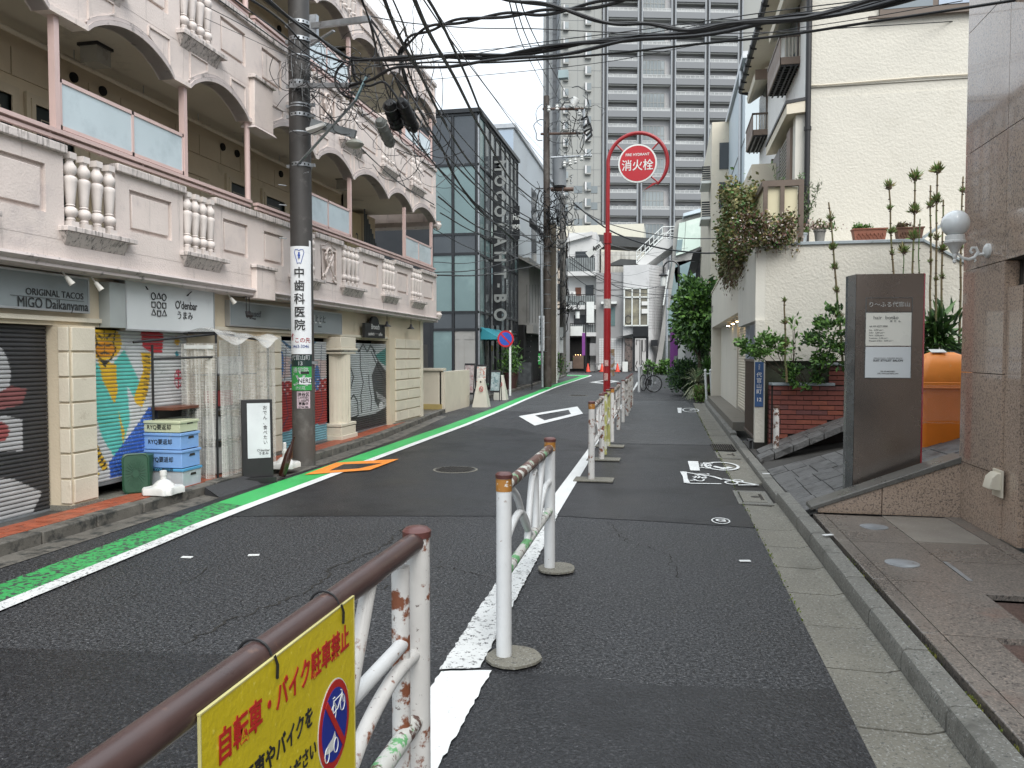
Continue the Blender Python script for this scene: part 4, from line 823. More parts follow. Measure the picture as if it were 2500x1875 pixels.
pbox(.140, .527, 1.575, 1.872, .001, .006, 'menu_panel', mat('panel_ivory', (.74, .73, .66), .3, .03, 1)); pbox(.140, .527, 1.29, 1.565, .001, .006, 'salon_panel', mat('panel_grey', (.66, .69, .70), .25, .06, .8)); frm(.134, .533, 1.284, 1.878)
def pt(s, size, u, z, m, bold=0., wide=1., al='CENTER'): return text(s, size, pyp(u, z, .008), pr_, PZ, m, py, 'lettering', bold, al, .001, wide=wide)
pt('り～ふる代官山', .050, .337, 1.94, PALE, .002, 1.02); MI = mat('ink_menu', (.10, .10, .095), .5)
pt('hair  botão', .044, .31, 1.825, MI, 0, 1.1); pt('ぼ  た  ん', .022, .39, 1.793, MI, .01)
pt('tel. 03 6277 5950', .022, .17, 1.748, MI, .01, 1, 'LEFT')
for k, s in enumerate(('Cut    6,300 yen～', 'Color   5,250 yen～', 'Perm   5,250 yen～', 'Treatment   2,100 yen～', 'Shampoo & Blow   3,670 yen～')): pt(s, .0165, .168, 1.715-k*.024, MI, .008, 1, 'LEFT')
pt('PERSONAL ORDER MADE', .018, .335, 1.463, mat('ink_light', (.28, .28, .28), .5), .004, 1.2); pt('SUIT STYLIST SALON', .0245, .335, 1.442, INK, .02, 1.12)
pt('TEL 03-6455-0851', .017, .335, 1.345, MI, .01); pt('URL www.suit-stylist.com', .017, .335, 1.327, MI, .01)
for u in (.0, .5):
    pass
# orange bin with clear bag
ORNG = mat('orange_plastic', (.85, .23, .02), .35, .06, 5, spec=.5); ORNL = mat('orange_lid', (.85, .27, .04), .4, .08, 6, c2=(.7, .45, .25), n2=(20, .62, .8))
t = thing('litter_bin', 'orange plastic litter bin with a domed lid and a clear bag behind the signboard', 'bin', (2.78, 8.75, .5))
def rrect(cx, cy, a, b, r, n=4): return [(cx+sx*(a-r)+r*math.cos(g), cy+sy*(b-r)+r*math.sin(g)) for sx, sy, g0 in ((1,1,0),(-1,1,90),(-1,-1,180),(1,-1,270)) for g in [R(g0+90*i/n) for i in range(n+1)]]
def loft(rings, B=None):
    B = B or MB(); b = len(B.v); n = len(rings[0])
    for r in rings: B.v += [tuple(p) for p in r]
    for i in range(len(rings)-1):
        for k in range(n): B.f.append((b+i*n+k, b+i*n+(k+1) % n, b+(i+1)*n+(k+1) % n, b+(i+1)*n+k)); B.m.append(B.mi)
    B.f.append(tuple(b+k for k in range(n))[::-1]); B.f.append(tuple(b+(len(rings)-1)*n+k for k in range(n))); B.m += [B.mi]*2; return B
def ring(a, b, z, r=.05): return [(x, y, z) for x, y in rrect(2.80, 8.78, a, b, r)]
loft([ring(.20, .18, .44), ring(.205, .185, .46), ring(.245, .22, 1.17)]).build('body', ORNG, t, True)
loft([ring(.26, .235, 1.15), ring(.262, .238, 1.21), ring(.258, .233, 1.215), ring(.26, .235, 1.225), ring(.255, .23, 1.30, .06), ring(.235, .21, 1.40, .07), ring(.17, .15, 1.49, .07), ring(.10, .09, 1.52, .05)]).build('lid', ORNL, t, True)
MB().prism([(2.66, 8.64, 1.515), (2.80, 8.62, 1.515), (2.80, 8.74, 1.545), (2.66, 8.74, 1.545)], (0, 0, .006)).build('flap', WENA, t)
rng = random.Random(2); n_ = 40
def bagp(u, v):
    P = rrect(2.80, 8.78, .232+.03*v+.004*math.sin(u*60+v*9)+.003*math.sin(u*131-v*17), .21+.03*v+.004*math.sin(u*47+v*7), .05, 9); q = P[int(u*len(P)) % len(P)]; return (q[0], q[1], .80+.37*v+.02*math.sin(u*19))
MB().grid(bagp, 40, 8).build('clear_bag', mat('clear_film', (.8, .8, .8), .12, .1, 10, .01, 35, alpha=.12, spec=1.), t, True)
MB().box(2.62, 2.98, 8.62, 8.94, .40, .44).build('foot', BLACK, t); MB().tube([(q[0], q[1], 1.155) for q in rrect(2.80, 8.78, .268, .243, .05)], .006, 6, closed=True).build('lid_seam', mat('orange_worn', (.62, .20, .05), .5), t, True); MB().tube([(q[0], q[1], .80) for q in rrect(2.80, 8.78, .237, .215, .05)], .003, 5, closed=True).build('bag_hem', MATS['clear_film'], t)
t = thing('brick_planter', 'red brick planter with a light coping below the stucco wall', 'planter', (2.2, 11.8, 0))
BR = [mat('brick_a', (.155, .042, .030), .6, .15, 14, .001, 90), mat('brick_b', (.115, .040, .036), .6, .15, 14, .001, 90), mat('brick_c', (.20, .055, .032), .6, .15, 14, .001, 90)]
def brick(x0, x1, y, z, k, d=.02): MB().box(x0, x1, y, y+d, z, z+.058).build('brick', BR[k], t)
rng = random.Random(4)
for r_ in range(15):
    z = 1.045-.0705*(r_+1)+.006; x = 1.515-(.10 if r_ % 2 else .0)
    while x < 3.0:
        a, c = max(x, 1.515), min(x+.207, 3.0)
        if z > rz2(c, 0)-.1 and c-a > .02: brick(a, c, 11.78, z, rng.choice([0, 0, 0, 1, 2]))
        x += .213
    for s in range(2):
        MB().box(1.47, 1.49, 11.80+s*.105+(.0), 11.80+s*.105+.098, z, z+.058).build('brick', BR[rng.choice([0, 1])], t)
for r_ in range(4):                              # raised step at the back
    z = 1.05+.0705*r_+.006; x = 2.30-(.1 if r_ % 2 else 0)
    while x < 3.4:
        a, c = max(x, 2.30), min(x+.207, 3.4); brick(a, c, 11.89, z, rng.choice([0, 0, 1])); x += .213
MB().box(1.4905, 3.0, 11.80, 12.0, .0, 1.04).build('mortar_core', mat('mortar_dark', (.02, .015, .013), .9, .2), t); MB().box(2.31, 3.4, 11.91, 12.0, 1.05, 1.32).build('mortar_core', MATS['mortar_dark'], t)
MB().prism([(1.46, 11.82, 1.045), (1.50, 11.755, 1.045), (2.36, 11.755, 1.045), (2.36, 11.87, 1.045), (1.46, 11.87, 1.045)], (0, 0, .04)).build('coping', COPE, t, bevel=.006); MB().box(2.20, 3.5, 11.87, 12.0, 1.335, 1.375).build('coping', COPE, t, bevel=.006)
MB().box(1.50, 2.3, 11.875, 12.0, 1.0405, 1.06).build('soil', JOIN, t)
# ---------------------------------------------------------------- cream stucco house
hs = thing('stucco_house', 'tall cream rough stucco house with brown balconies and black eaves', 'house', (3, 13, 0))
YW = 12.03
MB().box(1.28, 1.42, YW-.08, YW+.06, .19, 2.0).build('gate_pillar', STUC, hs); MB().box(1.275, 1.425, YW-.085, YW+.065, .05, .19).build('pillar_foot', JOIN, hs)
MB().box(1.42, 5.2, YW, YW+.25, 1.40, 3.10).build('terrace_wall', STUC, hs); MB().box(1.42, 5.2, YW+.06, YW+.25, .0, 1.40).build('damp_base_wall', mat('damp_wall', (.05, .055, .035), .8, .35, 4, .004, 40), hs)
MB().box(1.28, 1.419, YW-.0, 14.9, 2.0, 3.10).build('terrace_side_wall', STUS, hs)
MB().box(1.42, 1.60, 14.2, 14.9, .1, 2.0).build('gate_wall', mat('grey_side_wall', (.30, .33, .38), .7, .1), hs)
MB().box(1.40, 5.2, YW+.25, 13.2, 2.95, 3.10).build('terrace_floor', STUS, hs)
B = MB().box(1.78, 3.56, YW-.03, YW+.28, 3.10, 3.145); B.prism([(3.56, YW-.03, 3.10), (4.2, YW-.03, 2.72), (4.2, YW-.03, 2.76), (3.56, YW-.03, 3.145)], (0, .3, 0)); B.prism([(3.58, YW+.1, 3.14), (3.95, YW+.1, 3.40), (3.95, YW+.1, 3.44), (3.58, YW+.1, 3.18)], (0, .2, 0)); B.build('coping', COPE, hs, bevel=.005)
HY = 13.05; HXs = 2.17
MB().box(HXs, 6, HY, HY+.3, 3.10, 5.54).build('front_wall', STUC, hs)
MB().box(HXs, 6, HY+.02, HY+.3, 5.545, 5.695).build('band_course', STUC, hs); MB().box(HXs, 6, HY, HY+.3, 5.70, 8.9).build('front_wall', STUC, hs)
MB().tube([(HXs+.02, HY-.015, 5.73)]+[(x, HY-.02, 5.735+.012*math.sin(x*2)) for x in np.arange(2.3, 4.8, .25)], .011, 6).build('wall_cable', CRML, hs, True)
MB().tube([(HXs-.03, HY-.05, 3.12), (HXs-.03, HY-.05, 5.1), (HXs-.03, HY-.05, 9)], .045, 12).build('drain_pipe', BLACK, hs, True)
B = MB()
for z in (3.9, 5.05, 6.8): B.lathe([(.056, z-.03), (.056, z+.03)], (HXs-.03, HY-.05, 0), 12)
B.build('pipe_clip', BLACK, hs)
w0 = MB().box(3.17, 5.2, HY-.05, HY, 6.70, 8.0).build('window', BRWN, hs)
MB().box(3.22, 3.92, HY-.055, HY-.051, 6.80, 7.9).build('pane', GLAS, w0); MB().box(4.0, 5.1, HY-.06, HY-.052, 6.80, 7.9).build('pane', mat('pane_light', (.40, .46, .55), .1, .1, 2), w0); MB().box(3.0, 5.25, HY-.09, HY-.05, 6.66, 6.70).build('sill', BRWN, w0)
# street side (x = HXs) with rendered wall, bays, balconies and eaves
MB().box(HXs, HXs+.3, HY+.3, 19.95, 3.3, 7.9).build('side_wall', WHRD, hs)
def hx(src, X=HXs): v = sX(*src, X); return (v.y, v.z)
BS = mat('balcony_soffit_black', (.018, .017, .017), .55, .2, 9)
def balcony(yn, yf, z, d, h, label=None):
    x0 = HXs-d; t_ = MB().box(x0, HXs, yn, yf, z, z+.05).build('balcony_floor', BS, hs)
    B = MB(); q = yn
    while q < yf: B.box(x0+.01, HXs, q, q+.02, z-.025, z); q += .12
    for x in (x0+.05, (x0+HXs)/2, HXs-.08): B.box(x, x+.03, yn, yf, z-.045, z-.025)
    B.build('soffit_rib', BS, t_)
    MB().box(x0-.015, HXs, yn-.02, yn, z, z+.12).box(x0-.02, x0, yn-.02, yf, z, z+.12).build('balcony_fascia', BRNL, t_)
    MB().box(x0-.03, HXs, yn-.03, yn-.0, z+h-.04, z+h).box(x0-.03, x0+.0, yn-.03, yf, z+h-.04, z+h).build('balcony_handrail', BRWN, t_)
    B = MB(); q = yn
    while q < yf: B.box(x0-.018, x0-.004, q, q+.075, z+.12, z+h-.04); q += .10
    B.build('side_slats', BRNL, t_)
    for i in range(5): x = x0+.06+i*(d-.08)/4; MB().box(x, x+.018, yn-.018, yn-.004, z+.12, z+h-.04).build('baluster_bar', mat('beige_bar', (.40, .36, .30), .5), t_)
    return t_
balcony(14.03, 15.66, 6.43, .31, .49); balcony(18.36, 19.86, 6.43, .31, .49)
# sash windows above the balconies
for y0, y1, z0, z1 in ((14.1, 15.5, 6.5, 7.6), (18.4, 19.8, 6.5, 7.65)):
    q = MB().box(HXs-.03, HXs, y0, y1, z0, z1).build('window', BRWN, hs); MB().box(HXs-.036, HXs-.031, y0+.06, y1-.06, z0+.06, z1-.06).build('pane', GLAS, q)
for y0, y1, z in ((13.3, 15.2, 7.35), (17.6, 19.2, 7.5)):
    P = [(HXs-.36, z-.10), (HXs-.38, z+.02), (HXs-.25, z+.05), (HXs-.15, z+.16), (HXs, z+.2), (HXs, z+.1), (HXs-.12, z+.02), (HXs-.3, z-.10)]
    MB().prism([(a, y0, c) for a, c in P], (0, y1-y0, 0)).build('window_hood', CRML, hs); MB().box(HXs-.36, HXs, y0-.01, y0, z-.10, z+.12).build('hood_end', BRNL, hs)
# eaves: long soffit and black gutter running along the street
B = MB().prism([(HXs-.46, 12.6, 7.78), (HXs, 12.6, 7.78), (HXs, 12.6, 8.0), (HXs-.46, 12.6, 7.9)], (0, 6.95, 0)); B.build('eaves_soffit', CRML, hs)
MB().tube([(HXs-.49, 12.5, 7.82), (HXs-.49, 19.6, 7.82)], .055, 10).tube([(HXs-.49, 19.6, 7.80), (HXs-.3, 19.58, 7.74), (HXs-.1, 19.58, 7.70)], .04, 8).build('gutter', ROOFK, hs, True)
for k in range(14): MB().box(HXs-.56, HXs-.42, 12.8+k*.5, 12.82+k*.5, 7.75, 7.85).build('gutter_clip', ROOFK, hs)
MB().prism([(HXs-.52, 12.5, 7.90), (HXs+3, 12.5, 9.2), (HXs+3, 12.5, 9.3), (HXs-.52, 12.5, 7.97)], (0, 7.15, 0)).build('roof', ROOFK, hs)
# lower lattice bay with black-edged sloping hoods
def hood(yn, yf, z, d, drop):
    x0 = HXs-d
    B = MB().prism([(x0, yn, z-drop), (HXs, yn, z), (HXs, yn, z+.05), (x0, yn, z-drop+.05)], (0, yf-yn, 0)); B.build('hood_roof', ROOFK, hs)
    MB().prism([(x0+.02, yn+.01, z-drop-.16), (HXs, yn+.01, z-.18), (HXs, yn+.01, z-.002), (x0+.02, yn+.01, z-drop-.002)], (0, yf-yn-.02, 0)).build('hood_fascia', CRML, hs)
hood(12.98, 15.6, 5.50, .37, .05); hood(17.4, 19.45, 5.52, .33, .05)
MB().box(HXs-.20, HXs-.001, 13.08, 13.34, 3.12, 5.30).build('bay_post', STUS, hs); MB().box(HXs-.24, HXs-.05, 13.36, 13.75, 3.12, 5.18).build('bay_post', BRNL, hs)
MB().box(HXs-.20, HXs-.02, 13.76, 15.5, 3.12, 5.16).build('bay_screen_back', VOID, hs)
B = MB()
for k in range(34): z = 3.2+k*.058; B.bar((HXs-.225, 13.78, z), (HXs-.225, 14.55, z+.0), .014, .02)
B.build('lattice', mat('lattice_white', (.45, .43, .38), .5), hs); MB().box(HXs-.24, HXs-.0, 14.57, 15.5, 3.12, 5.16).build('bay_panel', mat('bay_grey', (.20, .19, .18), .6), hs)
MB().box(HXs-.26, HXs, 15.5, 15.6, 3.12, 5.2).build('bay_post', BRWN, hs)
# terrace screen of cream board in a brown frame
t = thing('terrace_screen', 'cream board screen in a brown frame on the terrace corner', 'screen', (1.4, 12.6, 3.1))
for y0, y1 in ((12.15, 12.95), (13.0, 14.4)): MB().box(1.40, 1.42, y0, y1, 3.12, 3.98).build('board', mat('screen_cream', (.58, .53, .36), .6, .06), t)
MB().box(1.36, 1.45, 12.08, 15.0, 3.98, 4.07).build('top_rail', BRWN, t); MB().box(1.4505, 1.95, 12.079, 12.161, 3.981, 4.069).build('top_rail', BRWN, t)
for p in ((1.38, 1.44, 12.08, 12.14), (1.88, 1.95, 12.08, 12.16), (1.62, 1.68, 12.08, 12.14)): MB().box(p[0], p[1], p[2], p[3], 3.12, 3.98).build('frame_post', BRWN, t)
MB().box(1.45, 1.87, 12.13, 12.145, 3.13, 3.97).build('board', MATS['screen_cream'], t)
# steel gate
t = thing('gate', 'dark steel bar gate beside the blue address plate', 'gate', (1.35, 13.2, .1))
B = MB(); 
for k in range(15): y = 12.2+k*.13; MB().box(1.335, 1.355, y, y+.022, .16, 1.38).build('bar', BRWN, t)
MB().box(1.33, 1.36, 12.15, 14.15, 1.38, 1.42).box(1.33, 1.36, 12.15, 14.15, .18, .22).build('gate_rail', BRWN, t)
# blue address plate
BLUP = mat('plate_blue', (.035, .09, .22), .4, .15, 8)
t = thing('address_plate', 'narrow blue address plate with white characters on the gate pillar', 'sign', (1.36, 11.94, .72)); MB().box(1.275, 1.398, YW-.095, YW-.081, .72, 1.385).build('plate', BLUP, t, bevel=.004)
column('代官山町', .078, (1.335, YW-.097, 1.065), .083, PX, mat('sign_letter_white', (.7, .7, .7), .5), t, .012); column('渋谷区', .026, (1.335, YW-.097, 1.31), .028, PX, MATS['sign_letter_white'], t, .01); text('12', .075, (1.335, YW-.097, .825), PX, PZ, MATS['sign_letter_white'], t, 'number', .02)
# worn white post
t = thing('bollard', 'rusty peeling white post standing before the brick planter', 'post', (1.48, 11.1, .1)); RUSTW = mat('peeling_white', (.55, .53, .50), .6, .1, 8, .002, 60, c2=(.12, .06, .04), n2=(14, .50, .54), c3=(.03, .025, .02), n3=(30, .62, .66))
MB().lathe([(.04, .1), (.04, .77), (.03, .775)], (1.48, 11.15, 0), 16).build('shaft', RUSTW, t, True); MB().lathe([(.042, .755), (.044, .785), (.02, .79)], (1.48, 11.15, 0), 16).build('cap', mat('rust', (.09, .04, .025), .8, .3, 20), t, True); MB().lathe([(.12, .08), (.07, .12), (.041, .2)], (1.48, 11.15, 0), 14).build('concrete_foot', SLAT, t, True)
t = thing('water_tap', 'small black tap with pipe at the foot of the gate pillar', 'tap', (1.24, 12.0, .1)); MB().tube([(1.22, 11.9, .1), (1.22, 11.9, .2), (1.2, 11.86, .23)], .02, 8).build('pipe', BLACK, t, True); MB().tube([(1.17, 11.9, .24), (1.25, 11.9, .22)], .022, 8).build('handle', BLACK, t, True)
# ---------------------------------------------------------------- cream shop with spot lights
t = thing('cream_shop', 'smooth cream shop front with a raised box canopy and three lit spots', 'building', (1.5, 19, 0))
MB().prism([(1.29, 24.0, 2.28), (1.29, 24.0, 3.30), (1.29, 14.92, 3.55), (1.29, 14.92, 2.28)], (2.5, 0, 0)).build('canopy_box', CRMS, t)
MB().prism([(1.27, 24.02, 3.30), (1.27, 24.02, 3.34), (1.27, 14.92, 3.59), (1.27, 14.92, 3.55)], (.2, 0, 0)).build('canopy_trim', CRML, t)
MB().box(1.56, 4, 18.35, 23.9, .1, 2.28).build('wall', CRMS, t); MB().box(1.29, 1.56, 23.7, 23.98, .1, 2.28).build('wall_end', CRMS, t)
MB().box(1.45, 1.62, 14.92, 15.0, .1, 2.28).build('wall_end', STEEL, t)
sl = MB().prism([(0, 0, 0), (-.012, 0, .02), (-.012, 0, .045), (0, 0, .06)], (0, 3.3, 0)).mesh(); sl.materials.append(CRML)
for k in range(33): put('shutter_slat', sl, t, (1.60, 15.02, .3+k*.06))
MB().box(1.61, 1.64, 15.0, 18.35, .3, 2.28).build('shutter_back', JOIN, t)
for k in range(8): MB().box(1.18, 1.58, 14.6+k*1.14, 15.73+k*1.14, .10, .26).build('step_slab', mat('step_stone', (.15, .135, .11), .6, .2, 3, .001, 60), t)
for y in (17.0, 18.2, 19.6):
    q = MB().lathe([(.04, 0), (.045, -.08), (.03, -.09)], (1.45, y, 2.28), 12).build('spot', CRML, t); MB().lathe([(.035, 0), (.035, -.012)], (1.45, y, 2.192), 12).build('bulb', mat('warm_bulb', (1, .8, .5), .5, emit=(1, .72, .38, 14)), q)
text('リリエ', .26, (1.285, 23.5, 2.8), NY, PZ, INK, t, 'lettering', .01, leading=.9)
MB().box(1.283, 1.289, 14.95, 24.0, 2.9, 2.905).build('joint', CRML, t) if False else None
# window strip and cream box above the shop (old wood windows behind the vine)
t = thing('upper_room', 'timber windowed upper room behind the climbing vine', 'building', (1.6, 20, 3.4)); MB().box(1.50, 4, 15.0, 24, 3.3, 5.0).build('wall', CRML, t)
for k in range(9): MB().box(1.46, 1.50, 15.6+k*.9, 15.7+k*.9, 3.5, 4.6).build('mullion', BRNL, t)
MB().box(1.49, 1.4995, 15.6, 23.8, 3.55, 4.55).build('pane', GLAS, t)
# ================================================================ GUARD RAILS, HYDRANT SIGN, BICYCLE
WPIP = mat('rail_white', (.60, .61, .61), .45, .06, 8, .0004, 60, c2=(.20, .12, .08), n2=(26, .655, .69), c3=(.08, .08, .08), n3=(60, .70, .73))
WRST = mat('rail_white_rusty', (.56, .55, .53), .5, .08, 8, .0006, 60, c2=(.19, .065, .03), n2=(11, .555, .60), c3=(.06, .03, .02), n3=(33, .64, .68), st=((.25, .10, .05), .66, .76, 30))
BPIP = mat('rail_brown', (.060, .034, .031), .34, .2, 9, c2=(.13, .07, .05), n2=(22, .62, .72))
BMIX = mat('rail_brown_peeled', (.11, .055, .042), .45, .15, 8, c2=(.52, .52, .48), n2=(12, .54, .57), c3=(.20, .38, .22), n3=(6, .60, .63))
GMIX = mat('rail_green_peeled', (.50, .50, .47), .5, .15, 8, .0006, 60, c2=(.12, .34, .14), n2=(7, .52, .55), c3=(.10, .055, .045), n3=(21, .56, .60))
ORRF = mat('orange_reflector', (.34, .15, .03), .35, .2, 10, c2=(.62, .6, .55), n2=(34, .60, .64))
RCAP = mat('brown_cap', (.10, .035, .03), .35, .2, 9)
GRP = 'white guard rails along the footway line'
def guardrail(a, c, label, mt=BPIP, ml=GMIX, mp=WPIP, h=.93, band=(1, 1), base=(0, 0), style=0, dz=.07):
    a, c = Vector((*a, 0)), Vector((*c, 0)); d = (c-a); L = d.length; d.normalize(); nrm = Vector((d.y, -d.x, 0))
    t = thing('guard_rail', label, 'guard rail', a, GRP)
    P = lambda s, z, o=0: a+d*s+Vector((0, 0, z))+nrm*o
    r = .038
    for k, s in enumerate((0, L)):
        p = MB().tube([P(s, -.02), P(s, h-.005)], r, 18).build('post', mp, t, True)
        MB().lathe([(r+.004, h-.022), (r+.005, h-.004), (r-.006, h+.006), (.01, h+.009)], P(s, 0), 18).build('post_cap', RCAP, p, True)
        if band[k]: MB().lathe([(r+.0015, h-.085), (r+.0015, h-.024)], P(s, 0), 18).build('reflector_band', ORRF, p, True)
        if base[k]: 
            w_ = .115; rg = random.Random(int(s*100)); B = MB(); B.prism([tuple(P(s, .013)+Vector((w_*1.15*math.cos(g)*(1+rg.uniform(-.08, .08))+.05, w_*math.sin(g)*1.2*(1+rg.uniform(-.08, .08)), 0))) for g in np.linspace(0, 6.283, 15)[:-1]] if base[k] == 1 else [tuple(P(s, .013)+Vector(q)) for q in ((-.2, -.14, 0), (.26, -.14, 0), (.26, .16, 0), (-.2, .16, 0))], (0, 0, .012)); B.build('concrete_base', CONC, t)
    MB().tube([P(r*.5, h-dz), P(L-r*.5, h-dz)], .030, 14).build('top_rail', mt, t, True)
    MB().tube([P(0, .42), P(L, .42)], .026, 12).build('lower_rail', ml, t, True)
    if style == 0 and L > 1:                 # curved decorative pipes
        e = L
        for pts, nm in (([(.12, h-dz-.012), (.22*e, .74), (.36*e, .56), (.50*e, .43)], 'curved_pipe'), ([(.02, .56), (.14*e, .625), (.28*e, .64), (.40*e, .55), (.46*e, .43)], 'curved_pipe'), ([(.42*e, .43), (.47*e, .60), (.53*e, .76), (.60*e, .78), (.62*e, .60), (.60*e, .43)], 'curved_pipe'), ([(.62*e, .43), (.70*e, .62), (.80*e, h-dz-.012)], 'curved_pipe'), ([(.66*e, .43), (.76*e, .56), (.88*e, .62), (e-.02, .62)], 'curved_pipe')):
            n = len(pts); q = []
            for i in range(n-1):
                p0_, p1_, p2_, p3_ = pts[max(i-1, 0)], pts[i], pts[i+1], pts[min(i+2, n-1)]
                for u in (0, .25, .5, .75): q.append(tuple(.5*((2*p1_[j])+(-p0_[j]+p2_[j])*u+(2*p0_[j]-5*p1_[j]+4*p2_[j]-p3_[j])*u*u+(-p0_[j]+3*p1_[j]-3*p2_[j]+p3_[j])*u**3) for j in (0, 1)))
            q.append(pts[-1]); MB().tube([P(s, z) for s, z in q], .020, 10).build(nm, mp, t, True)
    elif style == 1:
        MB().tube([P(0, .64), P(L*.5, .66), P(L, .64)], .018, 8).build('mid_rail', mp, t, True); MB().tube([P(L*.35, .43), P(L*.42, .66), P(L*.3, h-.08)], .018, 8).build('curved_pipe', mp, t, True); MB().tube([P(L*.65, .43), P(L*.58, .66), P(L*.7, h-.1)], .018, 8).build('curved_pipe', mp, t, True)
    return t
g1 = guardrail((-.73, .35), (-.72, 2.16), 'nearest guard rail carrying the yellow no parking sign', BPIP, GMIX, WRST, .985, (0, 0), dz=.034)
# doubled end post of the nearest rail
MB().tube([(-.735, 2.06, -.02), (-.735, 2.06, .90)], .026, 14).build('inner_post', WRST, g1, True)
MB().tube([(-.73, 1.0, .68), (-.73, 2.05, .68)], .020, 12).build('mid_rail', WPIP, g1, True)
guardrail((-.775, 3.66), (-.79, 5.26), 'second guard rail with peeling brown and green pipes', BMIX, GMIX, WPIP, .92, (1, 1), (1, 1))
guardrail((-.87, 9.1), (-.90, 10.9), 'third guard rail with square concrete feet', BMIX, WRST, WRST, .94, (1, 0), (2, 2))
guardrail((-.91, 11.55), (-.93, 12.5), 'short yellow stained guard rail before the red hydrant pole', BMIX, WRST, mat('rail_yellowed', (.36, .36, .12), .5, .2, 9, c2=(.50, .50, .45), n2=(9, .5, .56), c3=(.15, .08, .04), n3=(20, .6, .66)), .93, (0, 0), (0, 2), 1)
for k, (p, q, lb) in enumerate((((-.92, 13.25), (-.94, 15.4), 'guard rail with an orange band just past the red hydrant pole'), ((-.945, 17.14), (-.95, 18.89), 'rusty guard rail, third before the parked bicycle'), ((-.97, 19.8), (-.98, 20.74), 'short guard rail, second before the parked bicycle'), ((-1.0, 21.8), (-1.01, 22.86), 'guard rail at the end of the rusty row before the bicycle'))): guardrail(p, q, lb, BMIX, WRST, WRST, .93, (k == 0, 0), (0, 0), 1)
# white picket panel at the bicycle
t = thing('guard_fence', 'white barred guard fence behind the parked bicycle', 'fence', (-1.1, 32, 0), None)
for y in (30.9, 35.2): MB().tube([(-1.09-.012*(y-31), y, 0), (-1.09-.012*(y-31), y, 1.0)], .05, 12).build('post', WPIP, t, True)
MB().tube([(-1.09, 30.9, .95), (-1.14, 35.2, .95)], .03, 8).build('top_rail', WPIP, t, True); MB().tube([(-1.09, 30.9, .25), (-1.14, 35.2, .25)], .025, 8).build('lower_rail', WPIP, t, True)
for k in range(16): y = 31.1+k*.26; MB().tube([(-1.09-.012*(y-31), y, .25), (-1.09-.012*(y-31), y, .95)], .014, 6).build('bar', WPIP, t)
# yellow sign on the nearest rail
YEL = mat('sign_yellow', (.56, .45, .015), .35, .08, 4, .0015, 55, c2=(.68, .58, .08), n2=(60, .62, .67)); SRED = mat('sign_red', (.42, .02, .015), .4, .08); SBLU = mat('sign_blue', (.015, .03, .26), .35, .08); SWH = mat('sign_print_white', (.62, .64, .62), .4, .05)
sg = thing('warning_sign', 'yellow no bicycle and motorbike parking sign tied under the brown rail', 'sign', (-.66, 1.3, .7))
sx = -.69; KS = .69/.665
def sp(y, z, d=0): return (sx+d, y*KS, 1.5-(1.5-z)*KS)
def px2(x, y): v = sX(x, y, sx); return v.y, v.z
tl, tr = px2(492, 1750), px2(860, 1455)
zt = 1.5-(1.5-.972)*KS; y0_, y1_ = 1.0*KS, 1.562*KS; zb_ = .44
MB().box(sx-.004, sx, y0_, y1_, zb_, zt).build('board', YEL, sg); 
B = MB(); B.box(sx-.005, sx+.0005, y0_-.002, y0_, zb_, zt).box(sx-.005, sx+.001, y0_-.003, y1_+.003, zt, zt+.003).box(sx-.005, sx+.001, y1_, y1_+.003, zb_, zt); B.build('rim', mat('rim_pale', (.50, .46, .20), .5), sg)
text('自転車・バイク駐車禁止', .0585, sp(1.285, .896, .0015), PY, PZ, SRED, sg, 'lettering', .022, depth=.001, wide=.80)
text('自転車やバイクを', .046, sp(1.215, .805, .0015), PY, PZ, INK, sg, 'lettering', .018, depth=.001, wide=.82)
text('放置しないでください', .040, sp(1.215, .735, .0015), PY, PZ, INK, sg, 'lettering', .018, depth=.001, wide=.82)
text('渋谷区', .040, sp(1.25, .66, .0015), PY, PZ, INK, sg, 'lettering', .018, depth=.001); text('渋谷警察署', .040, sp(1.25, .58, .0015), PY, PZ, INK, sg, 'lettering', .018, depth=.001)
cy_, cz_ = 1.455, .742; rr_ = .092; SQ = .82
def dsc(r, m, d, nm): return MB().prism([sp(cy_+SQ*r*math.cos(g), cz_+r*math.sin(g), d-.0008) for g in np.linspace(0, 6.2832, 41)[:-1]], (.0008, 0, 0)).build(nm, m, sg)
dsc(rr_, SWH, .0012, 'disc_edge'); dsc(rr_*.97, SRED, .0022, 'red_disc'); dsc(rr_*.80, SBLU, .0032, 'blue_disc')
B = MB(); B.cbox(sp(cy_, cz_, .0042), PX, (0, .58, -.815), (0, .815, .58), .0006, rr_*.80, .0070); B.build('red_bar', SRED, sg)
def wheel(y, z, r): B.tube([sp(y+r*math.cos(g)*SQ, z+r*math.sin(g)*1.2, .0036) for g in np.linspace(0, 6.283, 17)[:-1]], .0012, 4, closed=True)
B = MB(); wheel(cy_-.008, cz_+.026, .0135); wheel(cy_+.036, cz_+.030, .0135)
for a, c in (((-.012, .026), (.012, .028)), ((.012, .028), (.034, .052)), ((-.006, .050), (.034, .050)), ((-.006, .050), (.012, .028)), ((-.006, .052), (-.012, .026)), ((.040, .030), (.033, .058)), ((.033, .058), (.028, .06)), ((-.010, .057), (-.001, .057))): B.tube([sp(cy_+a[0], cz_+a[1], .0036), sp(cy_+c[0], cz_+c[1], .0036)], .0012, 4)
B.build('bicycle_symbol', SWH, sg)
B = MB(); wheel(cy_-.040, cz_-.045, .0125); wheel(cy_+.002, cz_-.044, .0125)
B.poly([sp(cy_+a, cz_+c, .0037) for a, c in ((-.048, -.040), (-.030, -.046), (-.012, -.048), (.002, -.026), (-.003, -.012), (-.014, -.022), (-.034, -.026), (-.05, -.034))]); B.build('motorbike_symbol', SWH, sg)
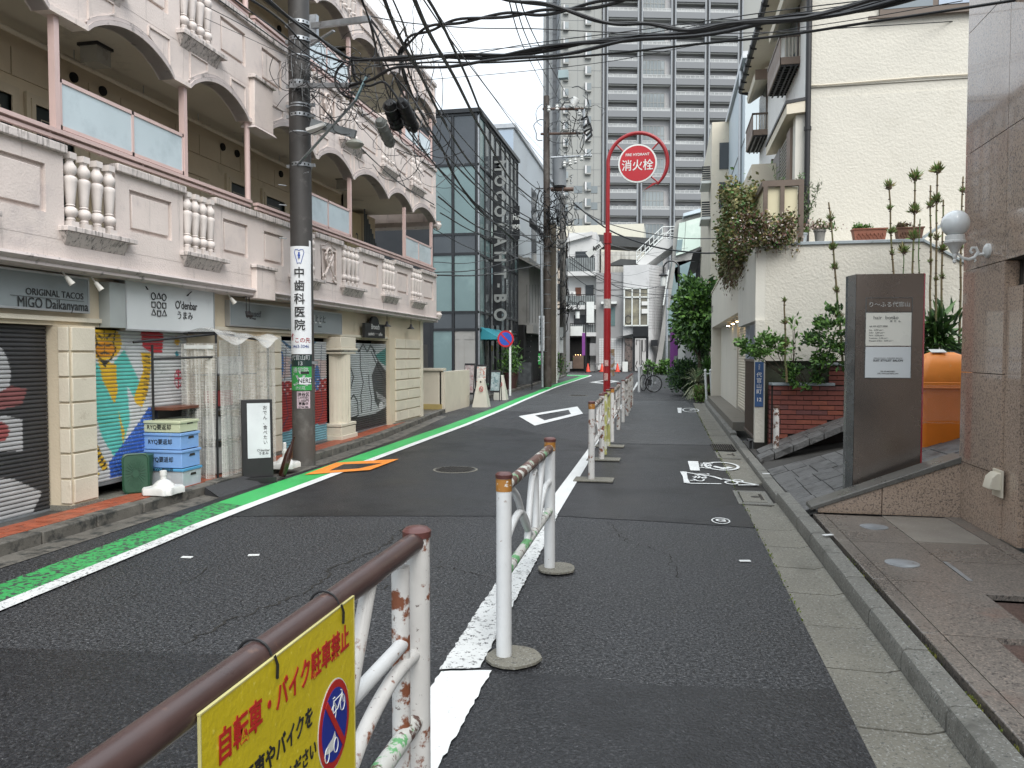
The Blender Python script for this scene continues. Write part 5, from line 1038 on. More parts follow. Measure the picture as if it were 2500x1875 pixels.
for y in (1.26, 1.55):
    MB().tube([(-.728+.034*math.cos(g), y, .951+.034*math.sin(g)) for g in np.linspace(.2, 6.2, 18)]+[(-.688, y, .958), (-.685, y+.004, .94), (-.686, y+.004, .915)], .0028, 6).build('cable_tie', BLACK, sg, True)
# fire hydrant sign
RED = mat('red_enamel', (.27, .010, .014), .35, .08, 5, c2=(.30, .02, .02), n2=(8, .55, .7))
hy = thing('hydrant_sign', 'tall red fire hydrant pole with a round sign inside a curled hoop', 'sign', (-1.4, 18.5, 0))
HX_, HY_ = -1.40, 18.4
MB().tube([(HX_, HY_, 0), (HX_, HY_, 3.4)], .085, 16).build('lower_pole', RED, hy, True); MB().tube([(HX_, HY_, 3.4), (HX_, HY_, 4.1)], .075, 16).tube([(HX_, HY_, 4.1), (HX_, HY_, 4.35)], .095, 16).build('pole_collar', RED, hy, True)
cx0, cz0, rh = HX_+.685, 5.95, .685
arc = [(HX_, HY_, 4.35), (HX_, HY_, 5.4)]+[(cx0-rh*math.cos(g), HY_, cz0+rh*math.sin(g)) for g in np.linspace(-.15, math.pi+.85, 34)]
MB().tube(arc, [.05]*2+[.045]*30+[.04, .035, .03, .025], 12).build('hoop', RED, hy, True)
e_ = arc[-1]; MB().prism([(e_[0]+.05, HY_-.03, e_[2]+.05), (e_[0]-.30, HY_-.03, e_[2]-.13), (e_[0]-.10, HY_-.03, e_[2]+.03)], (0, .05, 0)).build('hoop_tip', RED, hy)
cc_ = (cx0+.0, HY_, 5.93); rd = .445
MB().lathe([(rd, -.03), (rd+.004, 0), (rd, .03)], cc_, 40, NY).build('disc_rim', SWH, hy, True); MB().lathe([(rd-.035, .031), (rd-.036, .034)], cc_, 40, NY).build('disc_face', mat('sign_face_red', (.40, .010, .018), .35, .06), hy)
text('消火栓', .265, (cc_[0], HY_-.037, 5.87), PX, PZ, SWH, hy, 'lettering', .010, wide=.92); text('FIRE HYDRANT', .085, (cc_[0], HY_-.037, 6.13), PX, PZ, SWH, hy, 'lettering', .012, wide=.95)
for g in (.75, 2.4, -.78): MB().tube([(cc_[0]+rd*math.cos(g), HY_, cc_[2]+rd*math.sin(g)), (cx0+rh*math.cos(g), HY_, cz0+rh*math.sin(g))], .02, 8).build('spoke', RED, hy, True)
MB().lathe([(.088, 2.58), (.088, 2.80)], (HX_, HY_, 0), 16).build('sticker_band', mat('sticker_grey', (.42, .40, .38), .5, .3, 20), hy); MB().lathe([(.09, 1.55), (.09, 1.57)], (HX_, HY_, 0), 16).build('pole_band', RED, hy)
t_ = MB().box(HX_+.09, HX_+.18, HY_-.05, HY_-.02, .98, 1.62).build('poster', mat('poster_brown', (.20, .13, .07), .5, .5, 14, c2=(.3, .32, .35), n2=(9, .5, .55)), hy)
MB().box(HX_-.055, HX_+.03, HY_-.0905, HY_-.086, .88, 1.05).box(HX_-.05, HX_+.04, HY_-.0905, HY_-.086, 1.22, 1.36).build('sticker', mat('sticker_pink', (.5, .3, .28), .5, .4, 30), hy)
dp = text('4m', .16, (HX_-.26, HY_-.02, 4.02), (.8, 0, .6), (-.6, 0, .8), INK, hy, 'lettering', .03); MB().cbox((HX_-.30, HY_, 3.97), (.8, 0, .6), (-.6, 0, .8), PY, .22, .07, .01).build('depth_plate', SWH, hy)
# bicycle, parked facing the camera
bk = thing('bicycle', 'black bicycle with a basketless handlebar parked by the white fence', 'bicycle', (-.65, 31.3, 0))
BKM = mat('bicycle_black', (.02, .02, .022), .35, .1); CHR = mat('chrome', (.5, .5, .5), .25, .1, metal=.9); TYR = mat('tyre', (.015, .015, .015), .8, .1)
W1, W2 = Vector((-.52, 30.9, .335)), Vector((-.95, 31.85, .335)); fd = (W2-W1); fd.z = 0; fd.normalize()
wd = Vector((.93, .25, 0)).normalized()
for nm, c_, dv in (('front_wheel', W1, wd), ('rear_wheel', W2, fd)):
    w_ = MB().tube([c_+dv*(.325*math.cos(g))+Vector((0, 0, .325*math.sin(g))) for g in np.linspace(0, 6.2832, 33)[:-1]], .019, 8, closed=True).build(nm, TYR, bk, True)
    MB().tube([c_+dv*(.30*math.cos(g))+Vector((0, 0, .30*math.sin(g))) for g in np.linspace(0, 6.2832, 33)[:-1]], .010, 6, closed=True).build('rim', CHR, w_, True)
    B = MB()
    for g in np.linspace(0, 6.2832, 17)[:-1]: B.tube([c_, c_+dv*(.30*math.cos(g))+Vector((0, 0, .30*math.sin(g)))], .003, 4)
    B.build('spokes', CHR, w_)
hd = W1+(W2-W1)*.06+Vector((0, 0, .52)); st_ = W1+(W2-W1)*.62+Vector((0, 0, .60)); bb = W1+(W2-W1)*.52+Vector((0, 0, -.06))
B = MB(); B.tube([hd, bb], .018, 8).tube([hd+Vector((0, 0, .05)), st_-Vector((0, 0, .12))], .016, 8).tube([bb, st_], .016, 8).tube([bb, W2], .011, 6).tube([W2, st_-Vector((0, 0, .1))], .010, 6); B.build('frame', BKM, bk, True)
pf = Vector((fd.y, -fd.x, 0))*.05
MB().tube([W1+pf*1.1, hd+pf*.6, hd], .012, 6).tube([W1-pf*1.1, hd-pf*.6, hd], .012, 6).tube([hd, hd+Vector((0, 0, .12))], .013, 6).build('fork', CHR, bk, True)
h0 = hd+Vector((0, 0, .13)); cr = wd.cross(PZ); hb = Vector((.96, -.28, 0))
MB().tube([h0-hb*.26+Vector((.02, .12, .03)), h0-hb*.18, h0, h0+hb*.18, h0+hb*.26+Vector((.02, .12, .03))], .012, 8).build('handlebar', BKM, bk, True); MB().lathe([(.05, -.04), (.05, .04)], h0+Vector((0, -.08, -.05)), 12, NY).build('lamp', BLACK, bk)
MB().cbox(st_+Vector((0, 0, .1)), fd, pf.normalized(), PZ, .13, .06, .03).build('saddle', BLACK, bk, bevel=.02); MB().tube([st_, st_+Vector((0, 0, .1))], .012, 6).build('seat_post', CHR, bk)
MB().lathe([(.09, -.008), (.09, .008)], bb, 18, pf.normalized()).build('chain_ring', BKM, bk); MB().tube([bb, bb+Vector((.03, 0, -.16))], .01, 6).build('crank', BKM, bk); MB().tube([W2+pf, W2+pf*3+Vector((0, 0, -.33))], .009, 6).build('kickstand', CHR, bk)
MB().cbox(W1+(W2-W1)*.35+Vector((0, 0, .04)), fd, pf.normalized(), PZ, .12, .03, .12).build('battery', BLACK, bk, bevel=.02)
# ================================================================ GLASS SHOP BUILDING (left, beyond)
CUR = mat('curtain_glass', (.125, .185, .185), .12, .10, .6, 0, 40, c2=(.18, .26, .255), n2=(.5, .5, .7), spec=.9)
CURD = mat('curtain_glass_dark', (.045, .05, .055), .06, .2, .8, spec=.9); CURM = mat('mirror_glass', (.42, .46, .48), .06, .2, 1.1, metal=.75, c2=(.10, .11, .12), n2=(.55, .5, .62))
BMET = mat('black_metal', (.014, .015, .017), .35, .15, 3); SLCL = mat('silver_cladding', (.40, .43, .45), .35, .06, .6, metal=.4); BTN = mat('fair_concrete', (.28, .275, .26), .75, .15, .9, .002, 30, c2=(.17, .165, .155), n2=(1.2, .56, .75))
gb2 = thing('glass_building', 'black framed glass shop building with big vertical letters and a teal awning', 'building', (-7, 30, 0))
gx, g0, g1, gtop = -6.95, 28.2, 35.9, 10.55
MB().box(-13, gx-.05, g0+.06, g1, .0, gtop-.1).build('core', BMET, gb2)
def gf(x, y): v = sY(x, y, g0); return v.x, v.z
zb = [.15, 2.42, 3.07, 5.25, 5.98, 8.55, gtop-.15]
for k, (a, c) in enumerate(zip(zb, zb[1:])):
    m_ = CUR if k in (0, 2, 4) else CURD
    for x0, x1 in ((-8.75, -7.98), (-7.9, -7.07)):
        mm = BTN if (k == 0 and x0 > -7.95) else m_
        MB().box(x0+.04, x1, g0, g0+.04, a+.05, c-.04).build('glass_panel', mm, gb2)
    B = MB().box(-8.8, gx, g0-.04, g0+.05, c-.04, c+.05); B.build('transom', BMET, gb2)
for x in (-8.78, -7.95, -7.04): MB().box(x, x+.08, g0-.05, g0+.05, .1, gtop).build('mullion', BMET, gb2)
MB().box(-13, -8.8, g0+.0, g0+.3, .1, gtop).build('dark_wall', BMET, gb2); MB().box(-7.7, -7.5, g0-.01, g0+.0, .2, 2.2).build('concrete_column', BTN, gb2); MB().box(-7.85, -7.1, g0-.012, g0-.0, 2.05, 2.25).build('concrete_beam', BTN, gb2)
MB().box(-9, gx+.12, g0-.12, g1+.1, gtop-.1, gtop+.05).build('parapet_cap', BMET, gb2)
MB().box(gx-.02, gx+.05, g0+.0, g0+.07, .2, gtop).build('corner_pipe', STEEL, gb2)
yy = [28.25, 29.2, 30.15, 31.1, 32.1, 33.1, 34.1, 35.0, 35.85]
rng = random.Random(6)
for k, (a, c) in enumerate(zip(zb, zb[1:])):
    for i, (p, q) in enumerate(zip(yy, yy[1:])):
        if k == 0 and i in (1, 2, 3): m_ = CURD
        else: m_ = [CURD, CURD, CURM, CUR, CURM, CURM][k] if i else CUR
        if k in (2, 3, 4) and i > 4 and rng.random() < .4: m_ = CURD
        MB().box(gx-.04, gx, p+.05, q-.03, a+.05, c-.04).build('glass_panel', m_, gb2)
    MB().box(gx-.05, gx+.04, g0, g1, c-.04, c+.05).build('transom', BMET, gb2)
for y in yy: MB().box(gx-.05, gx+.05, y-.03, y+.04, .1, gtop).build('mullion', BMET, gb2)
# vertical letters, seen end on from the street
t = thing('letter_sign', 'tall column of white block letters standing out from the black glass building', 'sign', (gx, 30.6, 3))
MB().box(gx+.05, gx+.42, 30.42, 30.46, 2.65, 9.4).build('sign_back', BMET, t)
for s, z, h in (('O', 3.08, .62), ('B', 3.75, .60), ('-', 4.25, .5), ('T', 4.72, .58), ('H', 5.4, .58), ('A', 6.02, .58), ('L', 6.6, .56), ('O', 7.2, .56), ('C', 7.8, .54), ('O', 8.4, .54), ('M', 9.0, .54)):
    text(s, h*1.15, (gx+.34, 30.40, z), -PZ, PX*.62, mat('letter_face', (.20, .21, .205), .5), t, 'letter', .03, wide=.9, depth=.03)
t = thing('letter_sign', 'small white letters on a dark box high on the glass building', 'sign', (gx, 34.8, 7)); MB().box(gx+.05, gx+.35, 34.6, 34.66, 6.7, 8.2).build('sign_back', BMET, t)
text('Hot\nyoga', .40, (gx+.2, 34.59, 7.5), PX, PZ, SWH, t, 'lettering', .02, wide=.5)
t = thing('awning', 'teal fabric awning over the glass shop entrance', 'awning', (gx, 30, 2)); TEAL = mat('teal_fabric', (.02, .20, .25), .6, .06, 3)
MB().prism([(gx, 28.6, 2.52), (gx+.62, 28.6, 2.16), (gx+.62, 28.6, 2.06), (gx, 28.6, 2.06)], (0, 3.4, 0)).build('canopy', TEAL, t)
t = thing('support_arm', 'black steel strut bracing the glass building front', 'bracket', (gx, 28, 7)) if False else None
# silver building behind
sb = thing('silver_building', 'silver grey clad building rising behind the glass shop', 'building', (-8, 40, 0))
MB().box(-16, -7.35, 37, 52, .1, 12.4).build('body', SLCL, sb); MB().box(-16.1, -7.25, 36.9, 52.1, 12.4, 12.6).build('roof_edge', ALU, sb)
MB().box(-12, -7.36, 36.96, 37.0, 9.8, 12.3).build('glass_band', mat('sky_glass', (.35, .42, .50), .1, .1, .5, spec=.8), sb); MB().box(-8.5, -7.5, 36.9, 36.97, 6, 9.6).build('glass_band', CUR, sb)
for z in (3.2, 5.6, 7.7, 9.7): MB().box(-7.36, -7.34, 37, 52, z, z+.04).build('panel_joint', BMET, sb)
for y in (42, 47): MB().box(-7.36, -7.33, y, y+1.6, 6.4, 10.6).build('window', CURD, sb)
t = thing('concrete_building', 'grey fair faced concrete building with an outside stair before the mid utility poles', 'building', (-6.9, 37, 0))
MB().box(-9, -6.62, 37.2, 43, 2.9, 6.2).build('upper_wall', BTN, t); MB().prism([(-7.2, 36.6, 6.2), (-5.7, 36.6, 5.4), (-5.7, 36.6, 5.5), (-7.2, 36.6, 6.35)], (0, 5, 0)).build('stair_soffit', BTN, t); MB().box(-6.62, -6.3, 36.5, 43, 2.5, 2.9).build('slab', BTN, t)
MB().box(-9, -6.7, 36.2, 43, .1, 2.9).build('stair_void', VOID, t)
for k in range(9): MB().box(-7.3, -6.5, 36.15+k*.12, 36.3+k*.12, .3+k*.26, .34+k*.26).build('step', BMET, t)
for k in range(7): MB().box(-6.6+k*.14, -6.585+k*.14, 36.4, 36.42, 3.0, 4.8).build('rail_bar', BMET, t)
MB().prism([(-6.4, 36, 7.5), (-5.6, 36, 6.9), (-5.6, 36, 7.0), (-6.4, 36, 7.9)], (0, 3, 0)).build('dark_canopy', BMET, t)
# ================================================================ BUILDINGS AT THE BEND
YB = 67.
def b66(x, y, Y=YB): v = sY(x, y, Y); return v.x, v.z
def fbox(p, q, d0, d1, name, m, par, Y=YB):
    (x0, z1), (x1, z0) = b66(*p, Y), b66(*q, Y); return MB().box(x0, x1, Y+d0, Y+d1, max(z0, 0), z1).build(name, m, par)
WHT2 = mat('white_wall', (.52, .52, .51), .8, .08, .7, .003, 20, c2=(.34, .34, .33), n2=(1.2, .58, .75)); BRKW = mat('white_brick', (.50, .50, .50), .8, .08, .8, .02, 9, c2=(.36, .36, .36), n2=(1.5, .55, .75)); GRYW = mat('grey_render', (.27, .27, .27), .8, .1, .6, .002, 20, c2=(.20, .20, .20), n2=(.8, .55, .75))
wb = thing('balcony_house', 'white three storey house with grey balconies and a bar on the ground floor', 'building', (-7.3, YB, 0))
fbox((1383, 565), (1452, 1000), .9, 6, 'body', WHT2, wb)
MB().prism([(*[b66(1378, 590)[0]], YB+.5, b66(1378, 590)[1]), (b66(1444, 572)[0], YB+.5, b66(1444, 572)[1]), (b66(1444, 562)[0], YB+.5, b66(1444, 562)[1]), (b66(1378, 580)[0], YB+.5, b66(1378, 580)[1])], (0, 6, 0)).build('roof_slab', WHT2, wb)
fbox((1402, 611), (1447, 640), .82, .9, 'window', CURD, wb)
for yt, yb_ in ((628, 664), (720, 746), (790, 812)):
    fbox((1380, yb_), (1455, yb_+9), -.3, .9, 'balcony_slab', WHT2, wb); fbox((1383, yt+3), (1453, yb_), -.22, -.2, 'balcony_glass', mat('balcony_grey', (.22, .24, .24), .3, .1), wb)
    B = MB(); (xa, za), (xb, zb_) = b66(1382, yt), b66(1453, yb_)
    B.box(xa, xb, YB-.27, YB-.23, za-.04, za+.02)
    for k in range(14): x = xa+(xb-xa)*k/13; B.box(x-.02, x+.02, YB-.27, YB-.24, zb_, za)
    B.build('railing', BMET, wb)
fbox((1427, 694), (1447, 722), .8, .9, 'window', CURD, wb); fbox((1402, 700), (1416, 720), .8, .9, 'window', BRNW, wb); fbox((1399, 768), (1434, 795), .7, .9, 'window', CURD, wb)
fbox((1383, 825), (1438, 905), .3, 2, 'bar_front', VOID, wb); fbox((1398, 868), (1424, 900), .2, .3, 'bar_counter', mat('bar_wood', (.12, .08, .06), .6, .2), wb)
fbox((1394, 797), (1424, 820), -.42, -.38, 'white_board', SWH, wb); MB().box(*(b66(1434, 757)[0], b66(1452, 757)[0]), YB-.7, YB-.6, b66(0, 800)[1], b66(0, 757)[1]).build('shop_board', SWH, wb)
fbox((1379, 882), (1398, 900), -.6, -.2, 'bin_box', GRYW, wb)
for k, x in enumerate((1405, 1411, 1417)): MB().lathe([(.03, 0), (.03, .05)], (b66(x, 865)[0], YB+.1, b66(x, 867)[1]), 8).build('bar_light', mat('bar_bulb', (1, .7, .4), .5, emit=(1, .6, .25, 3)), wb)
gg = thing('grey_house', 'grey rendered house with a tiny window canopy behind the red pole', 'building', (-4.8, YB, 0))
fbox((1455, 665), (1522, 1000), .3, 7, 'body', GRYW, gg); fbox((1468, 737), (1506, 742), -.3, .3, 'window_canopy', SWH, gg); fbox((1488, 750), (1501, 795), .25, .3, 'window', CUR, gg)
TILW = mat('white_small_tile', (.52, .53, .53), .4, .05, 2); 
for i in range(9):
    for j in range(13):
        xa = 1462+i*6.2; ya = 826+j*5.6; fbox((xa, ya), (xa+5.6, ya+5.1), .27, .3, 'tile', TILW, gg)
fbox((1440, 838), (1454, 868), .0, .3, 'meter_box', GRYW, gg); fbox((1460, 893), (1516, 903), -.2, .3, 'plinth', WHT2, gg)
for y in (688, 706, 720): fbox((1456, y), (1521, y+1.2), .27, .3, 'groove', mat('groove_grey', (.16, .16, .16), .8), gg)
bw = thing('white_brick_house', 'white brick house with a tall white framed window and a roof stair', 'building', (-2.5, YB, 0))
(xa, za), (xb, _) = b66(1522, 648), b66(1585, 640); xc, zc = b66(1625, 640)
MB().prism([(xa, YB, 0), (xb, YB-.3, 0), (xc, YB+2.0, 0), (xc, YB+7, 0), (xa, YB+7, 0)], (0, 0, za)).build('body', BRKW, bw)
B = MB(); (p, zt_), (q, zb_) = b66(1525, 707), b66(1582, 795)
for x in (p, p+(q-p)*.33, p+(q-p)*.66, q): B.box(x-.05, x+.05, YB-.42, YB-.3, zb_, zt_+.1)
for z in (zb_, zb_+(zt_-zb_)*.78, zt_+.05): B.box(p, q, YB-.42, YB-.3, z-.05, z+.05)
B.build('window_frame', SWH, bw); MB().box(p, q, YB-.34, YB-.31, zb_, zt_).build('window_pane', mat('room_glass', (.16, .15, .12), .15, .3, 1.2, c2=(.30, .28, .2), n2=(.9, .5, .7)), bw)
wc_ = (p+.35, YB-.36, zb_+.5); MB().tube([(wc_[0]+.28*math.cos(g), wc_[1], wc_[2]+.36*math.sin(g)) for g in np.linspace(0, 6.28, 17)[:-1]], .03, 5, closed=True).build('wheel_ornament', BMET, bw)
fbox((1567, 737), (1581, 746), -.5, -.44, 'plate', WENA, bw); fbox((1567, 755), (1581, 766), -.5, -.44, 'plate', WENA, bw)
fbox((1546, 797), (1583, 822), -.55, -.3, 'black_lintel', BMET, bw); fbox((1546, 822), (1583, 906), -.36, -.31, 'black_door_frame', BMET, bw)
q_ = fbox((1551, 826), (1577, 905), -.42, -.37, 'roller_shutter', mat('shutter_pale', (.45, .44, .43), .5, .05), bw)
B = MB(); (sx0, sz0), (sx1, sz1) = b66(1551, 905), b66(1577, 826)
W5 = sx1-sx0; H5 = sz1-sz0
for P in ([(.1, .8), (.1, .95), (.45, .95), (.45, .2), (.6, .2), (.6, .95)], [(.7, .95), (.7, .6), (.95, .6), (.95, .95)], [(.2, .3), (.05, .15), (.3, .02), (.5, .15), (.7, .02), (.9, .15), (.7, .32)]): B.tube([(sx0+a*W5, YB-.44, sz0+c*H5) for a, c in P], .03, 4)
B.build('graffiti', INK, q_)
fbox((1526, 825), (1544, 905), -.2, .1, 'side_shutter', mat('shutter_brown', (.14, .11, .10), .6, .5, 6, c2=(.02, .02, .02), n2=(3, .5, .53)), bw)
MB().prism([(b66(1505, 824)[0], YB-.6, b66(1505, 824)[1]), (b66(1545, 816)[0], YB-.6, b66(1545, 818)[1]), (b66(1545, 816)[0], YB-.6, b66(1545, 818)[1]+.08)], (0, .8, 0)).build('small_canopy', BMET, bw)
for x in (1590, 1598): fbox((x, 830), (x+8, 845), -.6, .1, 'gas_meter', BMET, bw)
for x in (1587, 1592, 1600): MB().tube([(b66(x, 830)[0], YB+.2, 3.2), (b66(x, 830)[0], YB+.2, 7.2)], .03, 5).build('pipe', GRYW, bw)
B = MB(); zc_ = 3.7
while zc_ < za-.1:
    if not (3.8 < zc_ < 6.95): B.box(xa+.02, xb-.02, YB-.012, YB-.0, zc_, zc_+.03)
    else: B.box(xa+.02, xa+.16, YB-.012, YB, zc_, zc_+.03)
    d1 = Vector((xc-xb, 2.3, 0)).normalized(); n1 = Vector((d1.y, -d1.x, 0)); B.bar(Vector((xb, YB-.3, zc_))+n1*.006, Vector((xc, YB+2.0, zc_))+n1*.006, .012, .03); zc_ += .24
B.build('brick_course', mat('course_grey', (.30, .30, .30), .8), bw, kind='stuff')
for x, y in ((1392, 720), (1388, 818)): fbox((x, y-8), (x+13, y+3), -.1, .4, 'aircon_unit', WENA, wb); fbox((x+2, y-6), (x+8, y+1), -.12, -.1, 'fan_grille', GRYW, wb)
# roof pieces and stair
t = thing('low_roof', 'dark sloping roof with a pale stained wall below', 'building', (-3.8, 71, 8))
fbox((1458, 600), (1560, 665), 4, 6, 'stained_wall', mat('stained_white', (.48, .47, .43), .85, .1, .8, c2=(.28, .27, .24), n2=(.9, .5, .7), st=((.22, .21, .18), .5, .7, 3)), t)
(a0, c0), (a1, c1), (a2, c2_), (a3, c3_) = b66(1443, 571, 71), b66(1614, 583, 71), b66(1575, 605, 71), b66(1458, 598, 71)
MB().prism([(a0, 71, c0), (a1, 71, c1), (a2, 71, c2_), (a3, 71, c3_)], (0, 3, 0)).build('dark_roof', mat('roof_dark_sheet', (.045, .047, .047), .6, .2, 2), t)
(a0, c0), (a1, c1), (a2, c2_), (a3, c3_) = b66(1482, 647, 69), b66(1515, 632, 69), b66(1590, 636, 69), b66(1530, 645, 69)
MB().prism([(a0, 69, c0), (a1, 69, c1), (a2, 69, c2_), (a3, 69, c3_-.1)], (0, 1, 0)).build('dark_roof', MATS['roof_dark_sheet'], t)
t = thing('roof_stair', 'white steel stair railing climbing over the brick house roof', 'stairs', (-2, 68, 9)); SA, SB = Vector((b66(1553, 640)[0], 68, b66(1553, 640)[1])), Vector((b66(1617, 580)[0], 68, b66(1617, 580)[1]))
for dy in (0, 1.4):
    for dz in (.1, .5, 1.05): MB().tube([SA+Vector((dy*.5, dy, dz)), SB+Vector((dy*.5, dy, dz)), SB+Vector((1.2+dy*.5, dy, dz))], .045, 6).build('handrail', SWH, t)
    for k in range(7): p = SA+(SB-SA)*k/6+Vector((dy*.5, dy, 0)); MB().tube([p, p+Vector((0, 0, 1.05))], .035, 5).build('post', SWH, t)
MB().prism([SA, SB, SB+Vector((1.2, 0, 0)), SB+Vector((1.2, 0, -.3)), SA+Vector((.6, 0, -.3))], (.7, 1.4, 0)).build('flight', WHT2, t)
# slanted concrete and glass building
sg2 = thing('slanted_building', 'angular building of leaning concrete and mint glass panes', 'building', (1.5, YB, 0)); MINT = mat('mint_glass', (.50, .60, .53), .15, .08, .6, c2=(.62, .70, .63), n2=(.5, .45, .6)); BGL = mat('blue_green_glass', (.16, .23, .24), .12, .12, .8, c2=(.24, .33, .34), n2=(.7, .5, .7), spec=.8)
def fp(name, m, pts, d=0, th=.3, Y=YB): return MB().prism([(b66(x, y, Y)[0], Y+d, b66(x, y, Y)[1]) for x, y in pts], (0, th, 0)).build(name, m, sg2)
fp('concrete_frame', BTN, [(1652, 537), (1724, 516), (1750, 514), (1750, 640), (1640, 650), (1645, 560)], .3, 8)
fp('glass_pane', MINT, [(1658, 545), (1674, 541), (1669, 618), (1650, 624)]); fp('glass_pane', MINT, [(1675, 540), (1724, 527), (1713, 600), (1670, 618)]); fp('glass_pane', BGL, [(1654, 586), (1667, 584), (1664, 612), (1650, 618)], -.05, .04)
fp('roof_edge', mat('pale_blue_roof', (.50, .58, .63), .4, .08), [(1668, 522), (1722, 506), (1752, 505), (1752, 514), (1722, 516), (1668, 529)], -.2, 9)
fp('concrete_lower', BTN, [(1640, 640), (1720, 628), (1745, 630), (1745, 1000), (1600, 1000), (1618, 760), (1636, 640)], .3, 8)
fp('glass_pane', BGL, [(1645, 655), (1700, 632), (1700, 690), (1650, 690)]); fp('glass_pane', BGL, [(1627, 735), (1662, 730), (1658, 815), (1618, 820)]); fp('glass_pane', BGL, [(1640, 640), (1660, 650), (1660, 720), (1632, 722)])
fp('leaning_beam', BTN, [(1642, 640), (1650, 640), (1612, 905), (1598, 905)], -.25, .4); fp('white_pipe', SWH, [(1631, 660), (1634, 660), (1621, 746), (1618, 746)], -.5, .1)
fp('dark_base', mat('dark_green_panel', (.05, .06, .055), .5, .2), [(1616, 832), (1660, 832), (1660, 905), (1612, 905)], -.05, .3)
# far cream wall and left filler
t = thing('cream_wall_building', 'long cream parapet building under the tower', 'building', (-6, 84, 0)); fbox((1350, 553), (1571, 700), 0, 8, 'body', mat('cream_far', (.58, .56, .47), .8, .05), t, 84)
t = thing('beige_block', 'beige block half hidden by the utility poles at the bend', 'building', (-12, 70, 0)); MB().box(-24, -8.85, 68, 78, 0, 12).build('body', mat('beige_far', (.45, .38, .31), .8, .06), t)
for z in (3.3, 6.2, 9.1): MB().box(-11.5, -9.2, 67.9, 68, z, z+1.5).build('window', CURD, t)
t = thing('grey_block', 'low dark buildings filling the left of the bend', 'building', (-14, 60, 0)); MB().box(-40, -8.2, 60, 66, 0, 5).build('body', GRYW, t)
# far right rows
t = thing('white_building', 'white building with stepped window ledges beside the tower', 'building', (3, 32, 0))
MB().box(1.62, 6, 31, 41, 0, 10.4).build('body', CRML, t); 
for z in (6.9, 8.3): 
    for k in range(7): MB().box(1.30, 1.62, 31.6+k*.1, 31.64+k*.1, z+k*.11, z+.06+k*.11).build('louvre', BMET, t)
    MB().box(1.25, 1.62, 31.3, 33, z-.14, z-.04).build('ledge', SWH, t)
for z in (7.1, 8.6): MB().box(1.9, 2.5, 30.96, 31.0, z, z+1.0).build('window', CURD, t)
B = thing('pale_blue_building', 'tall pale blue panelled building behind the stucco house', 'building', (3, 26, 0)); PBL = mat('pale_blue_panel', (.47, .53, .56), .5, .04, .8)
MB().prism([(2.25, 24.6, 0), (6, 24.6, 0), (6, 24.6, 10.4), (2.25, 24.6, 10.4)], (0, 8.5, 0)).build('body', PBL, B); MB().box(2.15, 2.30, 24.5, 33.2, 10.4, 10.6).build('roof_edge', ALU, B); MB().tube([(2.2, 25.6, 3), (2.2, 25.6, 10.4)], .06, 8).build('drain_pipe', ALU, B)
for y in (27.5, 29, 30.5): MB().box(2.22, 2.26, y, y+.35, 6.4, 7.6).build('slit_window', CURD, B)
MB().box(2.235, 2.25, 24.6, 33, 8.0, 8.03).build('panel_joint', BMET, B)
t = thing('eaves_house', 'old house with grey eaves and a balcony beyond the leafy tree', 'building', (3, 42, 0)); MB().box(2.2, 7, 40, 52, 0, 7.1).build('body', BTN, t)
MB().prism([(1.2, 39.6, 6.5), (2.3, 39.6, 7.3), (7, 39.6, 7.5), (7, 39.6, 7.2), (2.3, 39.6, 7.0)], (0, 12, 0)).build('eaves', mat('eaves_grey', (.12, .12, .12), .6, .2), t); MB().box(1.55, 2.2, 40, 46, 5.0, 5.2).build('balcony_slab', WHT2, t)
for k in range(12): MB().box(1.55, 1.59, 40+k*.5, 40.04+k*.5, 5.2, 6.2).build('rail_bar', BMET, t)
t = thing('mesh_fence', 'green mesh fence on a pale wall before the slanted building', 'fence', (1.2, 50, 3)); MB().box(.9, 3, 50, 50.3, 0, 3.9).build('wall', WHT2, t)
B = MB()
for k in range(22): B.tube([(.9+k*.09, 49.9, 3.9), (1.2+k*.09, 49.9, 5.9)], .012, 4)
for k in range(8): B.tube([(.9+k*.04, 49.9, 3.9+k*.28), (2.9, 49.9, 3.9+k*.28)], .012, 4)
B.build('mesh', mat('fence_green', (.02, .14, .09), .5), t)
# ================================================================ APARTMENT TOWER
TWG = mat('tower_grey', (.18, .187, .195), .7, .05, .06, 0, 1); TWL = mat('tower_light', (.285, .29, .275), .75, .05, .05, 0, 1); TWD = mat('tower_recess', (.58, .57, .57), .8, .1, .1); TWC = mat('tower_column', (.22, .235, .25), .5, .05, .1); TWR = mat('tower_rail', (.50, .51, .50), .5, .05); TGL = mat('tower_glass', (.19, .215, .225), .2, .1, .12, c2=(.25, .28, .29), n2=(.12, .5, .56)); TGD = mat('tower_glass_dark', (.20, .21, .22), .2, .3, .2)
ta = R(14.05); TU = Vector((math.cos(ta), math.sin(ta), 0)); TN = Vector((math.sin(ta), -math.cos(ta), 0)); TO = EYE+ray(1640, 865)*140; TO.z = 0
tw = thing('apartment_tower', 'huge grey high rise with rows of white railed balconies and double columns', 'building', (TO.x, TO.y, 0))
def tp(x, y):                                    # sight line onto the tower front: (along, height)
    d = ray(x, y); k = (TO-EYE).dot(TN)/d.dot(TN); v = EYE+d*k; return (v-TO).dot(TU), v.z
def tq(u, z, w=0): return TO+TU*u+TN*w+Vector((0, 0, z))
def tbox(u0, u1, z0, z1, w0, w1, name, m, mesh=False):
    return MB().prism([tq(u0, z0, w0), tq(u1, z0, w0), tq(u1, z1, w0), tq(u0, z1, w0)], TN*(w1-w0)).build(name, m, tw)
colx = [tp(x, 400)[0] for x in (1476, 1560, 1641, 1723, 1803)]
zr = [tp(1520, 543)[1]+3.06*k for k in range(-3, 16)]; pitch = (tp(1520, 19)[1]-tp(1520, 543)[1])/13
